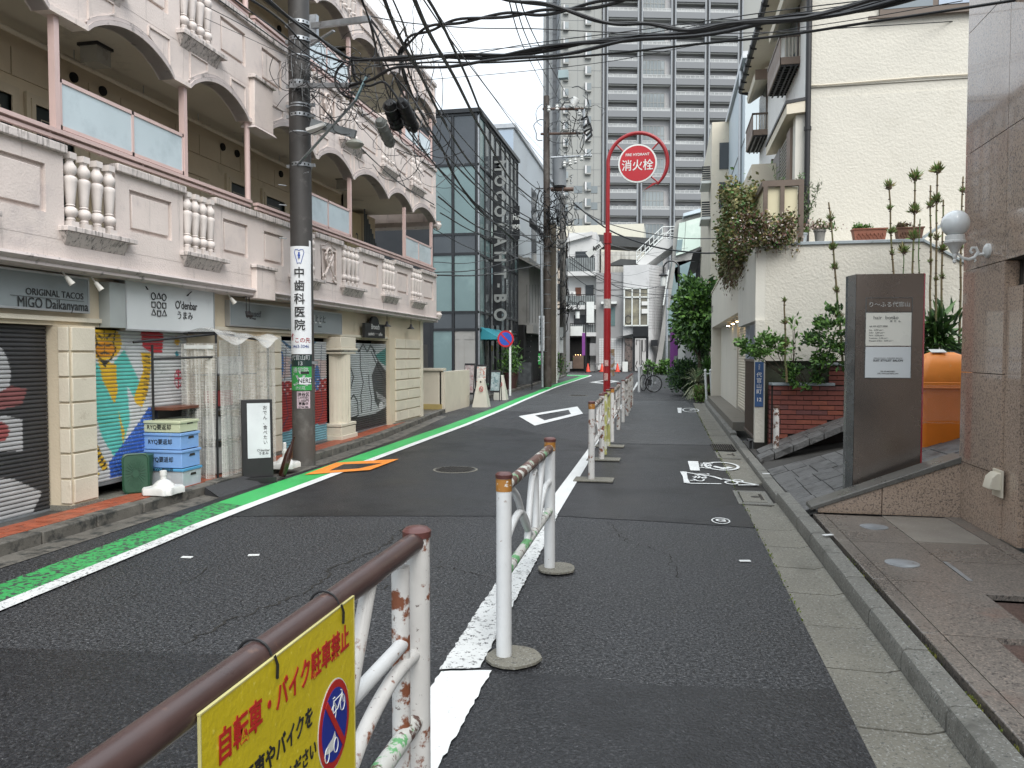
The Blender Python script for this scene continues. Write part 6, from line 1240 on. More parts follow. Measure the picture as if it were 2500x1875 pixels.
zr = [tp(1520, 543)[1]+pitch*k for k in range(-3, 19)]
uL = tp(1369, 300)[0]; uR = tp(1880, 300)[0]; ztop = zr[-1]+1
tbox(colx[0]-.6, colx[4]+.6, 0, ztop, -14, -1.2, 'core', TWD)
tbox(uL, colx[0]-.6, 0, ztop, -29, -.2, 'stair_core', TWL); tbox(colx[4]+.6, uR+12, 0, ztop, -25, -.6, 'side_wing', TWL)
me_c = None
for i, u in enumerate(colx):
    for d in (-.42, .28):
        tbox(u+d, u+d+.26, 0, ztop, -.3, .25, 'column', TWC)
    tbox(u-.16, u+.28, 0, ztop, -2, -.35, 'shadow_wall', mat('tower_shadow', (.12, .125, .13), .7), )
for i in range(4):
    a, c = colx[i]+.58, colx[i+1]-.44; W5 = c-a
    for k, z in enumerate(zr):
        dbl = (i == 1)
        if dbl and (k % 2 == 1):
            if not 'mk' in dir(): pass
            continue
        key = 'twp%d' % i
        zz = z
        if key not in MATS:
            MATS[key] = (MB().prism([TU*0, TU*W5, TU*W5+PZ*1.12, PZ*1.12], TN*.25).mesh(), None)
            MATS[key][0].materials.append(TWG)
            B = MB()
            B.prism([PZ*0+TN*.1, TU*W5+TN*.1, TU*W5+PZ*.07+TN*.1, PZ*.07+TN*.1], TN*.06); B.prism([PZ*.52+TN*.1, TU*W5+PZ*.52+TN*.1, TU*W5+PZ*.6+TN*.1, PZ*.6+TN*.1], TN*.06)
            n = 6
            for j in range(n+1): u = W5*j/n; B.prism([TU*(u-.035)+TN*.1, TU*(u+.035)+TN*.1, TU*(u+.035)+PZ*.55+TN*.1, TU*(u-.035)+PZ*.55+TN*.1], TN*.06)
            m2 = B.mesh(); m2.materials.append(TWR); B = MB().prism([PZ*.07+TN*.09, TU*W5+PZ*.07+TN*.09, TU*W5+PZ*.52+TN*.09, PZ*.52+TN*.09], TN*.02); m3 = B.mesh(); m3.materials.append(mat('rail_panel', (.30, .31, .31), .3, .25, .15))
            B = MB().prism([TU*0, TU*W5, TU*W5-TN*1.19, -TN*1.19], PZ*.25); m4 = B.mesh(); m4.materials.append(TWL); MATS[key] = (MATS[key][0], m2, m3, m4)
        m1, m2, m3, m4 = MATS[key]
        put('parapet', m1, tw, tq(a, zz-1.72)); put('railing', m2, tw, tq(a, zz-.6)); put('rail_panel', m3, tw, tq(a, zz-.6)); put('floor_slab', m4, tw, tq(a, zz-1.97))
        if dbl:
            B = MB(); hg = 3.3
            tbox(a+.15, c-.9, z-.5, z-.5+hg, -.8, -.7, 'glazing', TGL)
            for j in range(7): u = a+.15+(c-1.05-a)*j/6; B.prism([tq(u-.04, z-.5, -.7), tq(u+.04, z-.5, -.7), tq(u+.04, z-.5+hg, -.7), tq(u-.04, z-.5+hg, -.7)], TN*.06)
            for j in range(3): q = z-.5+hg*j/2; B.prism([tq(a+.1, q-.04, -.7), tq(c-.9, q-.04, -.7), tq(c-.9, q+.04, -.7), tq(a+.1, q+.04, -.7)], TN*.05)
            B.build('glazing_bars', TWL, tw)
        else:
            rg = random.Random(k*7+i)
            tbox(a+.8+rg.random()*.3, a+2.1, z-1.7, z+.45, -1.19, -1.12, 'window', rg.choice([TGD, TGL])); tbox(a+2.6, c-.9-rg.random()*.5, z-1.7, z+.45, -1.19, -1.12, 'window', rg.choice([TGD, TGL, TGL]))
            for q in ((.9, 1.3), (3.9, 4.3)): 
                pass
# bay windows on the stair core and side slots
for x, y0, w_ in ((1380, 548, 1.0), (1434, 534, 1.15)):
    u, z0 = tp(x, y0)
    for k in range(-1, 14):
        z = z0+pitch*k; tbox(u-w_*.45, u+w_*.5, z-.9, z+.75, -.2, .35, 'bay_window', TWL); tbox(u-w_*.18, u+w_*.48, z-.62, z+.55, .35, .37, 'window', TGL); tbox(u-w_*.44, u-w_*.2, z-.7, z+.65, .35, .36, 'window', TWD)
for x in (1410, 1450): u = tp(x, 300)[0]; tbox(u, u+.05, 0, ztop, -.2, -.17, 'joint', TWG)
for k in range(20): z = zr[0]+pitch*k+.6; tbox(uL, colx[0]-.6, z, z+.05, -.2, -.17, 'joint', TWG)
for k in range(20):                                   # balcony slots down the left flank
    z = zr[0]+pitch*k
    for j in range(4):
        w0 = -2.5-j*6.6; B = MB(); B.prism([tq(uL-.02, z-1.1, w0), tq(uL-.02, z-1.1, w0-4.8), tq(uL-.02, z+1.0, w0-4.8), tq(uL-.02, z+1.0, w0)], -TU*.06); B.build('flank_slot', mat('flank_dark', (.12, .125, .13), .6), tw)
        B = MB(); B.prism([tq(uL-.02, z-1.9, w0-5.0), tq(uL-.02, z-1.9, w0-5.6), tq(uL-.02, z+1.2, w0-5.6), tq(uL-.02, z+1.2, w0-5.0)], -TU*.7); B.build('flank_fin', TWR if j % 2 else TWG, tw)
B = MB(); 
for y in (463, 503, 543):
    for x0, x1 in ((1402, 1422), (1443, 1459)): (u0, z1), (u1, z0) = tp(x0, y-9), tp(x1, y+8); tbox(u0, u1, z0, z1, -.18, -.12, 'window', TGL)
# ================================================================ UTILITY POLES AND CABLES
PCON = mat('pole_concrete', (.075, .070, .064), .75, .2, 2.5, .002, 60, c2=(.15, .145, .135), n2=(2.2, .56, .75), st=((.20, .19, .175), .60, .80, 5)); PDRK = mat('pole_sheath', (.045, .042, .04), .6, .2, 4, .001, 60, c2=(.10, .095, .09), n2=(8, .6, .75))
CBL = mat('cable_black', (.010, .010, .011), .5, .1, 9); CBLG = mat('cable_grey', (.16, .165, .17), .5, .1, 9)
px_, py_ = -4.79, 9.62
up = thing('utility_pole', 'near dark concrete utility pole with dental and area signs in front of the pink building', 'utility pole', (px_, py_, 0))
MB().tube([(px_, py_, 0), (px_, py_, 1.40)], .150, 28).build('lower_shaft', PCON, up, True)
MB().tube([(px_-.0, py_, 1.40), (px_-.01, py_, 4.3), (px_-.015, py_, 9.5)], [.148, .140, .130], 28).build('upper_shaft', PDRK, up, True)
def band(z, r=.147, h=.035, m=STEEL, holes=True, X=px_, Y=py_, par=up):
    b = MB().lathe([(r, z-h/2), (r+.006, z-h/2), (r+.006, z+h/2), (r, z+h/2)], (X, Y, 0), 24).build('steel_band', m, par, True)
    if holes:
        B = MB()
        for g in np.linspace(0, 6.2832, 17)[:-1]: B.cbox((X+(r+.007)*math.cos(g), Y+(r+.007)*math.sin(g), z), (math.cos(g), math.sin(g), 0), (-math.sin(g), math.cos(g), 0), PZ, .001, .009, h*.22)
        B.build('slot', VOID, b)
    for s in (-1, 1): MB().box(X+s*(r+.03)-.03, X+s*(r+.03)+.03, Y-.02, Y+.02, z-.02, z+.02).build('bolt', STEEL, b)
band(1.385); 
def pz(y): return sY(738, y, py_).z
for y in (60, 100, 209, 258, 284, 405): band(pz(y), .139, .05 if y != 258 else .02, holes=y != 258)
for y in (430, 457, 505, 585): MB().tube([(px_-.15 if y % 2 else px_+.10, py_-.13, pz(y)), ((px_-.22) if y % 2 else px_+.2, py_-.2, pz(y)-.0)], .007, 6).build('step_bolt', STEEL, up)
for k in range(4): MB().lathe([(.1405, pz(95)-.25-k*.33), (.143, pz(95)-.25-k*.33), (.143, pz(95)-.235-k*.33)], (px_-.01, py_, 0), 20).build('wire_wrap', STEEL, up)
def q9(x, y, Y=py_-.14): return sY(x, y, Y)
MB().bar(q9(760, 64), q9(902, 46, 9.1), .05, .07).build('cross_arm', STEEL, up); MB().bar(q9(758, 110), q9(815, 75, 9.3), .04, .02).build('arm_brace', STEEL, up); MB().box(q9(758, 60).x, q9(775, 60).x, py_-.17, py_-.10, pz(112), pz(52)).build('arm_bracket', STEEL, up)
MB().bar(q9(710, 210), q9(872, 208, 9.2), .05, .055).build('cross_arm', STEEL, up); MB().bar(q9(727, 402), q9(870, 243, 9.15), .012, .05, (0, 1, 0)).build('arm_brace', STEEL, up); MB().bar(q9(868, 245, 9.15), q9(895, 188, 9.1), .02, .04, (0, 1, 0)).build('arm_brace', mat('faded_teal', (.22, .33, .36), .6, .2), up)
# lamp fitted to the pole
lt = thing('street_lamp', 'grey street lamp box with a ribbed glass hood on the near utility pole', 'lamp', q9(860, 330))
MB().bar(q9(760, 300), q9(868, 328), .05, .10).build('ballast_box', mat('lamp_grey', (.20, .22, .23), .5, .1), lt); MB().bar(q9(756, 322), q9(800, 308), .22, .04).build('arm', WENA, lt)
B = MB(); c_ = q9(866, 350); B.lathe([(.02, .06), (.10, .02), (.12, -.01), (.09, -.05), (.03, -.07)], c_, 14); B.build('hood', mat('lamp_glass', (.30, .30, .26), .3, .1), lt, True)
# signs on the pole
def curved(name, a0, a1, z0, z1, r, m, par, X=px_, Y=py_, n=14): return MB().grid(lambda u, v: (X+r*math.cos(R(a0+(a1-a0)*u)), Y+r*math.sin(R(a0+(a1-a0)*u)), z0+(z1-z0)*v), n, 1).build(name, m, par, True)
fc = math.degrees(math.atan2(-py_, -px_))                      # towards the street viewpoint
SGN = mat('enamel_sign_white', (.66, .68, .70), .3, .03, 3)
def psgn(label, z0, z1, m, half=62, ctr=None, r=.156):
    t = thing('pole_sign', label, 'sign', (px_, py_, z0)); c = ctr if ctr is not None else fc-14; curved('plate', c-half, c+half, z0, z1, r, m, t); return t, c, r
def ptx(t, c, r, s, size, z, m, bold=.02, wide=1., vertical=None, da=0):
    g = R(c+da); p = (px_+(r+.004)*math.cos(g), py_+(r+.004)*math.sin(g), z); rt = Vector((-math.sin(g), math.cos(g), 0))
    if vertical: return column(s, size, p, vertical, rt, m, t, bold)
    o = text(s, size, p, rt, PZ, m, t, 'lettering', bold, depth=.001, wide=wide); 
    me = o.data; X0, Y0 = px_-origin(t).x, py_-origin(t).y
    for v in me.vertices:                             # wrap the print round the pole
        d = (Vector((v.co.x, v.co.y, 0))-Vector((p[0]-origin(t).x, p[1]-origin(t).y, 0))).dot(rt); h = g+d/r
        v.co.x, v.co.y = X0+(r+.003)*math.cos(h), Y0+(r+.003)*math.sin(h)
    return o
t, c, r = psgn('tall white dental clinic sign wrapped on the near utility pole', 1.50, 2.92, SGN, 60)
ptx(t, c, r, '中歯科医院', .150, 2.22, INK, .012, vertical=.172)
BLUE = mat('print_blue', (.03, .08, .35), .4); REDI = mat('print_red', (.5, .02, .03), .4)
ptx(t, c, r, 'この先', .072, 1.68, REDI, .01, da=12); ptx(t, c, r, '3463-3046', .060, 1.60, BLUE, .006, .92); ptx(t, c, r, '↑', .12, 1.72, REDI, .02, da=-40)
def ppt(g, z, r=.160): return (px_+r*math.cos(R(g)), py_+r*math.sin(R(g)), z)
hp = [(0, -.085), (-7, -.10), (-13, -.03), (-20, .045), (-16, .085), (-7, .085), (0, .07), (7, .085), (16, .085), (20, .045), (13, -.03), (7, -.10)]
MB().tube([ppt(c+a*1.15, 2.79+z) for a, z in hp], .004, 5, closed=True).build('tooth_outline', BLUE, t); B = MB()
B.tube([ppt(c, 2.76), ppt(c, 2.84)], .012, 6).tube([ppt(c-5.5, 2.80), ppt(c+5.5, 2.80)], .012, 6); B.build('cross_mark', BLUE, t)
DKG = mat('sign_dark_green', (.012, .03, .028), .4); GRN = mat('sign_green', (.04, .28, .07), .4, .1)
t, c, r = psgn('small dark address sign below the dental sign on the pole', 1.36-.02, 1.49, DKG, 60); t['label'] = 'small dark area name sign under the dental sign on the pole'
ptx(t, c, r, '代官山町', .075, 1.45, SGN, .008, .9); ptx(t, c, r, '13', .07, 1.375, SGN, .015)
t, c, r = psgn('green school route sign with a black sticker on the pole', 1.02, 1.335, GRN, 58)
ptx(t, c, r, '通学路', .075, 1.285, SGN, .01); ptx(t, c, r, '文', .21, 1.165, SGN, .03); ptx(t, c, r, '渋谷区', .045, 1.05, SGN, .01); 
curved('sticker', c-5, c+52, 1.10, 1.19, r+.006, SGN, t); ptx(t, c, r+.006, 'NERD', .085, 1.145, INK, .01, .85, da=24); curved('sticker', c+2, c+42, 1.24, 1.27, r+.006, INK, t)
t, c, r = psgn('pale paper notice stuck below the green sign on the pole', .78, 1.005, mat('paper_pink', (.48, .38, .42), .6, .1), 34, fc-0, .1515)
for k, (s, z_) in enumerate((('渋谷区', .055), ('この付近に', .032), ('1,100円', .045), ('募集中', .045), ('3,744,086', .035))): ptx(t, c, r, s, z_, .965-k*.042, INK, .02, .95)
t = thing('pole_sticker', 'narrow white sticker strip on the right side of the near pole', 'sticker', (px_, py_, 2.8)); curved('strip', fc+38, fc+52, 2.70, 3.0, .146, SGN, t)
# --- cables
def crom(P, k=8):
    Q = []; n = len(P)
    for i in range(n-1):
        a, b, c, d = P[max(i-1, 0)], P[i], P[i+1], P[min(i+2, n-1)]
        for j in range(k): u = j/k; Q.append(.5*((2*b)+(c-a)*u+(2*a-5*b+4*c-d)*u*u+(3*b-a-3*c+d)*u**3))
    return Q+[P[-1]]
def cpts(pts, Ya, Yb):
    L = [0]
    for (a, b), (c, d) in zip(pts, pts[1:]): L.append(L[-1]+math.hypot(c-a, d-b))
    return [sY(x, y, 1/((1-l/L[-1])/Ya+(l/L[-1])/Yb)) for (x, y), l in zip(pts, L)]
def cable(label, pts, Ya, Yb, r, m=None, strands=1, group=None, wrap=False, seed=0):
    P = crom(cpts(pts, Ya, Yb)); rg = random.Random(seed+len(pts)); B = MB()
    for s in range(strands):
        ph = rg.uniform(0, 6.28); am = 0 if strands == 1 else r*1.5
        B.tube([p+Vector((am*.5*math.sin(ph+i*.31), am*.3*math.cos(ph+i*.2), am*math.cos(ph+i*.37))) for i, p in enumerate(P)], r, 6)
    o = B.build('overhead_cable', m or CBL, None, True); tag(o, label, 'cable', group)
    if strands > 1: o['kind'] = None; del o['kind']
    return o
cable('thick twisted black cable pair crossing the street from the near pole, upper one', [(857, 143), (1000, 142), (1150, 138), (1300, 124), (1500, 99), (1700, 72), (1900, 50), (2100, 18), (2300, -20)], 9.3, 6.5, .017, strands=3)
cable('thick black cable bundle under the upper pair, bowing up from the pole arm', [(852, 215), (905, 190), (960, 172), (1040, 160), (1150, 158), (1300, 136), (1450, 120), (1600, 92), (1800, 70), (1960, 46), (2150, 10), (2300, -16)], 9.2, 6.5, .016, strands=2, seed=3)
cable('single black cable, lowest of those crossing to the granite building', [(935, 160), (1050, 152), (1180, 153), (1300, 147), (1500, 130), (1700, 108), (1900, 88), (2100, 58), (2300, 28), (2520, -6)], 9.2, 6.2, .011)
cable('thin black wire crossing nearly level above the street', [(905, 40), (1000, 56), (1150, 68), (1300, 70), (1500, 79), (1700, 82), (1900, 78), (2100, 66), (2365, 50)], 9.3, 13.2, .007)
cable('heavy wrapped cable sagging across the top from the left pole', [(1120, -30), (1210, -8), (1300, 4), (1400, 34), (1500, 54), (1600, 64), (1700, 68), (1800, 62), (1950, 40), (2130, 4), (2200, -14)], 7, 6.5, .014, strands=2, seed=8)
cable('thick black cable leaving the pole loop toward the top of the picture', [(975, 133), (985, 115), (1010, 88), (1060, 66), (1130, 50), (1240, 36), (1330, 30), (1450, 12), (1560, -8)], 9.3, 7, .016, strands=2, seed=9)
cable('thin wire rising to the upper right behind the heavy cables', [(940, 170), (1150, 133), (1300, 106), (1600, 68), (1900, 26), (2100, 2), (2250, -18)], 9.3, 7, .005)
cable('very thin wire rising beside the heavy cables, second', [(960, 200), (1100, 190), (1300, 172), (1500, 148), (1700, 110), (1900, 76), (2100, 46), (2350, 2)], 9.3, 6.6, .0035)
cable('very thin wire just above the twisted cable pair', [(860, 150), (1100, 128), (1300, 112), (1500, 94), (1700, 62), (1900, 38), (2150, 0)], 9.3, 6.6, .004)
TG = 'cables running up the street to the mid pole'
for k, (pts, Ya, Yb, r) in enumerate((([(1008, -10), (1050, 85), (1110, 190), (1160, 290), (1190, 342), (1222, 400), (1268, 460), (1340, 515)], 5, 33, .017), ([(1040, -10), (1080, 60), (1140, 190), (1175, 275), (1205, 330), (1260, 415), (1310, 460), (1345, 480)], 5.2, 33, .013),
    ([(1028, -10), (1110, 110), (1200, 230), (1275, 330), (1335, 400)], 5, 33, .006), ([(1240, -10), (1268, 90), (1300, 160), (1345, 250)], 7, 33, .007), ([(1254, -10), (1285, 90), (1330, 180), (1375, 262)], 7, 33, .007), ([(1266, -10), (1305, 90), (1360, 190), (1410, 280)], 7, 33, .007),
    ([(935, -10), (975, 90), (1030, 190), (1080, 290), (1150, 400), (1240, 500), (1330, 552)], 6, 33, .017), ([(1060, 20), (1120, 110), (1190, 215), (1260, 300), (1330, 372)], 7, 33, .004), ([(990, 150), (1020, 230), (1080, 330), (1160, 440), (1250, 520), (1335, 560)], 9.2, 33, .012))):
    cable(['thick black cable running from the top of the picture to the mid pole, inner', 'second thick cable from the top of the picture to the mid pole', 'thin wire between the thick cables toward the mid pole', 'left one of three fine wires dropping to the mid pole head', 'middle one of three fine wires dropping to the mid pole head', 'right one of three fine wires dropping to the mid pole head', 'thick cable passing close before the pink building end', 'fine pale wire high over the glass building', 'black cable leaving the pole box and sagging before the glass front'][k], pts, Ya, Yb, r, group=TG)
NG = 'cable bundle hanging past the pink building'
for k, (pts, r, s) in enumerate((([(640, -10), (735, 62), (800, 110), (857, 143)], .014, 3), ([(600, -10), (690, 55), (760, 120), (857, 160)], .009, 2), ([(520, -10), (620, 60), (705, 120), (800, 178), (900, 260), (1000, 340), (1100, 440)], .007, 1), ([(560, -10), (660, 62), (760, 140), (850, 190)], .006, 2), ([(500, 14), (600, 66), (700, 128), (800, 180), (880, 270)], .004, 1), ([(500, 44), (600, 90), (700, 135), (760, 150)], .003, 1),
    ([(975, 135), (985, 180), (1010, 240), (1040, 300), (1080, 365), (1110, 430), (1170, 510), (1260, 590)], .016, 3), ([(860, 150), (862, 180), (872, 200), (900, 210), (935, 200), (960, 225), (985, 265)], .015, 1), ([(900, 45), (925, 100), (945, 160), (1000, 230), (1040, 290)], .009, 2), ([(760, 215), (830, 260), (900, 330), (960, 400), (1030, 470), (1100, 520)], .005, 1), ([(790, 150), (850, 240), (930, 330), (1020, 420), (1100, 500)], .004, 2), ([(1000, 310), (1060, 400), (1120, 470), (1200, 540), (1330, 600)], .008, 2))):
    cable(['thick triple cable from the upper left to the pole loop', 'double cable just left of the thick triple cable', 'cable sweeping down behind the pole past the balconies', 'twin thin cable crossing before the pink balusters', 'thin wire crossing before the pink panels, upper', 'thinnest wire crossing before the pink panels', 'thick bundle hanging past the black splice boxes to the glass front', 'short thick cable curling between the pole arms', 'twisted wires dropping from the upper pole arm tip', 'thin wire sagging before the first floor balcony', 'two fine wires sagging before the arches', 'twin cable drooping low before the glass front'][k], pts, 9.3 if k > 5 else 7.5, 9.4 if k in (0, 1, 3, 4, 5, 7, 8) else (20 if k != 2 else 14), r, strands=s, group=NG, seed=k)
for k, (pts, Ya, Yb, r, s) in enumerate((([(880, -10), (905, 60), (925, 150), (960, 260), (1020, 350), (1110, 450), (1220, 540), (1330, 600)], 8.5, 33, .010, 2), ([(955, -10), (985, 60), (1010, 140), (1060, 240), (1140, 350), (1240, 450), (1335, 520)], 6, 33, .008, 1), ([(1330, 560), (1250, 520), (1180, 470), (1110, 400), (1050, 330), (990, 240), (960, 180)], 33, 9.3, .013, 2), ([(760, 230), (820, 300), (900, 380), (980, 450), (1060, 500)], 9.3, 16, .006, 2), ([(905, 48), (945, 100), (985, 150)], 9.2, 9.4, .008, 3))):
    cable(['twin cable from the top of the picture along the pink building end', 'single cable just right of the twin cable by the building end', 'double cable climbing from the mid pole to the splice boxes', 'paired wires crossing low before the far pink balconies', 'short braided wires below the top arm tip'][k], pts, Ya, Yb, r, strands=s, group=NG, seed=50+k)
# the fat loop and clamp on the arm
B = MB(); c0 = q9(900, 200, 9.25); B.tube([q9(857+8*math.cos(g)*0+ (870+52*math.cos(g))-857, 193+48*math.sin(g), 9.25) for g in np.linspace(-2.2, -4.6, 14)], .016, 8); B.tube([q9(857, 140, 9.25), q9(850, 170, 9.25), q9(856, 200, 9.25)], .014, 8).tube([q9(862, 150, 9.25), q9(868, 185, 9.25), q9(892, 203, 9.25)], .014, 8); tag(B.build('cable_loop', CBL, None, True), 'fat black cable loop hanging on the near pole arm', 'cable')
B = MB(); B.tube([q9(1170-200+ (0), 95, 9.25)+Vector((.0, 0, 0)), q9(985, 70, 9.25), q9(1000, 105, 9.25), q9(978, 133, 9.25), q9(975, 180, 9.25)], .014, 8); tag(B.build('cable_loop', CBL, None, True), 'black cable bent over above the roof fence', 'cable')
# splice boxes
def closure(label, a, b, w_, m, Y=9.4):
    t = thing('splice_box', label, 'box', q9(*a, Y)); A_, B_ = q9(*a, Y), q9(*b, Y+.5); d = (B_-A_); t1 = A_+d*.15; t2 = A_+d*.85
    MB().tube([A_, t1, t2, B_], [w_*.55, w_, w_, w_*.6], 12).build('shell', m, t, True)
    B = MB()
    for k in range(5): p = t1+(t2-t1)*k/4; B.tube([p-d.normalized()*.012, p+d.normalized()*.012], w_*1.06, 12)
    B.build('rib', m, t, True)
closure('black ribbed splice box hanging from the cables, left one', (950, 250), (972, 312), .095, BLACK); closure('black ribbed splice box hanging from the cables, right one', (978, 244), (1012, 318), .085, BLACK); closure('grey oval splice case hanging below the black boxes', (926, 292), (955, 355), .075, mat('case_grey', (.19, .20, .19), .5, .1))
# wire tangles: nobody could count them
def tangle(label, cx, cy, sx_, sy_, Y, n, r, seed, col=CBL):
    rg = random.Random(seed); B = MB()
    for k in range(n):
        x, y = rg.gauss(cx, sx_), rg.gauss(cy, sy_); w_, h_ = rg.uniform(.4, 1.2)*sx_, rg.uniform(.4, 1.2)*sy_; a = rg.uniform(0, 6.28); m = rg.randint(7, 12); P = []
        sp_ = rg.uniform(2, 5.5)
        for i in range(m): g = a+sp_*i/m; P.append(sY(x+w_*math.cos(g)+rg.gauss(0, 2), y+h_*math.sin(g)+rg.gauss(0, 2), Y+rg.uniform(-.25, .25)*Y/10))
        B.tube(crom(P, 3), r*rg.uniform(.6, 1.5), 4)
    o = B.build('wire_tangle', col, None, True, kind='stuff'); o['label'] = label
tangle('tangle of thin wires round the near utility pole arms', 790, 185, 70, 45, 9.4, 26, .0038, 1); tangle('pale thin wires twisted on the near pole', 745, 190, 22, 60, 9.45, 16, .0035, 2, CBLG); tangle('hanging loops of wire under the splice boxes', 960, 320, 70, 60, 9.7, 18, .0038, 4); tangle('loops of wire by the arm end', 880, 190, 40, 45, 9.2, 24, .005, 12); tangle('wire clutter beside the roof fence', 1000, 240, 30, 90, 10, 12, .005, 14)
B = MB()
for x, y in ((745, 40), (745, 200), (700, 0)): pass
# --- mid street poles
MG = None
mp = thing('utility_pole', 'mid street pole with a grey transformer, crossarms and dental sign', 'utility pole', (-5.25, 33, 0)); YM = 33
def m3(x, y, Y=YM): return sY(x, y, Y)
MB().tube([m3(1337, 945), m3(1335, 600), m3(1334, 235)], [.17, .15, .13], 16).build('shaft', mat('pole_brown_dark', (.05, .038, .03), .7, .3, 2, c2=(.11, .10, .09), n2=(1.5, .5, .7)), mp, True)
MB().tube([m3(1324, 945, 32.5), m3(1322, 600, 32.5)], .06, 10).build('conduit', STEEL, mp, True)
for (a, b, r) in (((1325, 266), (1425, 266), .06), ((1425, 266), (1425, 330), .05), ((1320, 327), (1430, 325), .055), ((1345, 385), (1445, 380), .05), ((1345, 462), (1400, 462), .09)): MB().tube([m3(*a), m3(*b)], r, 8).build('cross_arm', mat('rusty_arm', (.10, .06, .045), .6, .3) if r != .05 else STEEL, mp, True)
MB().tube([m3(1366, 455), m3(1366, 390)], .29, 20).build('transformer', mat('transformer_grey', (.16, .17, .18), .45, .08), mp, True); MB().tube([m3(1395, 262), m3(1408, 240)], .16, 12).build('insulator_drum', WENA, mp, True)
for x, y in ((1405, 392), (1420, 385), (1378, 400), (1392, 396), (1415, 275), (1418, 300), (1420, 318), (1360, 262), (1340, 265)): MB().lathe([(.05, -.13), (.09, -.08), (.05, -.03), (.09, .02), (.05, .07), (.07, .12)], m3(x, y, 32.7), 8).build('insulator', WENA, mp, True)
for x, y in ((1418, 292), (1425, 310), (1425, 322)): MB().tube([m3(x, y, 32.6), m3(x+16, y-8, 32.6), m3(x+20, y+8, 32.6), m3(x+6, y+22, 32.6)], .05, 6).build('jumper_loop', CBL, mp, True)
MB().box(m3(1365, 285).x, m3(1388, 285).x, 32.7, 33, m3(0, 292).z, m3(0, 276).z).build('switch_box', mat('teal_box', (.25, .32, .33), .5), mp)
for k in range(9): MB().lathe([(.160, m3(0, 620+k*30).z), (.17, m3(0, 620+k*30).z+.03)], (m3(1336, 700).x, YM, 0), 14).build('steel_band', STEEL, mp, True)
t = thing('pole_sign', 'white dental sign with black characters on the mid pole', 'sign', m3(1328, 850)); MB().box(m3(1321, 0).x, m3(1334, 0).x, 32.55, 32.6, m3(0, 858).z, m3(0, 785).z).build('plate', SGN, t); column('斉藤歯科医院', .19, (m3(1327.5, 0).x, 32.54, m3(0, 818).z), .2, PX, INK, t, .02)
t = thing('pole_sign', 'small green school route sign on the mid pole', 'sign', m3(1326, 880)); MB().box(m3(1320, 0).x, m3(1333, 0).x, 32.5, 32.55, m3(0, 886).z, m3(0, 863).z).build('plate', GRN, t); text('文', .28, (m3(1326.5, 0).x, 32.49, m3(0, 874).z), PX, PZ, SGN, t)
t = thing('utility_pole', 'thick brown weathered pole beside the transformer pole', 'utility pole', (-5.4, 36, 0)); MB().tube([sY(1348, 935, 36), sY(1347, 545, 36)], .205, 16).build('shaft', mat('pole_brown', (.085, .07, .05), .8, .3, 1, c2=(.045, .04, .035), n2=(1.5, .5, .7)), t, True); MB().tube([sY(1359, 935, 36), sY(1359, 550, 36)], .035, 8).build('white_conduit', WENA, t, True)
t = thing('utility_pole', 'third grey pole tangled with wires and a white sign', 'utility pole', (-5.5, 42, 0)); MB().tube([sY(1374, 915, 42), sY(1374, 480, 42)], [.19, .15], 16).build('shaft', mat('pole_grey', (.14, .135, .125), .8, .25, 1), t, True); MB().box(sY(1367, 0, 41.5).x, sY(1377, 0, 41.5).x, 41.5, 41.55, sY(0, 862, 41.5).z, sY(0, 808, 41.5).z).build('plate', SGN, t)
text('↙', .35, sY(1372, 825, 41.45), PX, PZ, INK, t)
MB().box(sY(1360, 0, 41).x, sY(1381, 0, 41).x, 41, 41.4, sY(0, 642, 41).z, sY(0, 624, 41).z).build('junction_box', mat('box_grey2', (.20, .20, .19), .6), t)
t = thing('pole_guard', 'yellow and white guard sleeve leaning by the brown pole', 'guard', sZ(1350, 910)); MB().tube([sY(1350, 915, 37), sY(1349, 845, 37)], .08, 8).build('sleeve', SWH, t, True); MB().tube([sY(1349, 857, 37), sY(1349, 843, 37)], .085, 8).build('yellow_top', YEL, t, True)
tangle('dense wire tangle on the mid street poles', 1350, 535, 22, 40, 33, 34, .018, 21); tangle('grey wire tangle by the transformer', 1380, 510, 22, 30, 34, 26, .016, 22, CBLG); tangle('wire loops on the mid pole arms', 1385, 320, 28, 40, 33, 26, .014, 23); tangle('wire tangle low on the third pole', 1373, 640, 9, 60, 41, 22, .016, 24)
tangle('wire knot on the third pole', 1385, 745, 14, 10, 41, 18, .02, 25)
FG = 'cables strung from the mid poles to the right side'
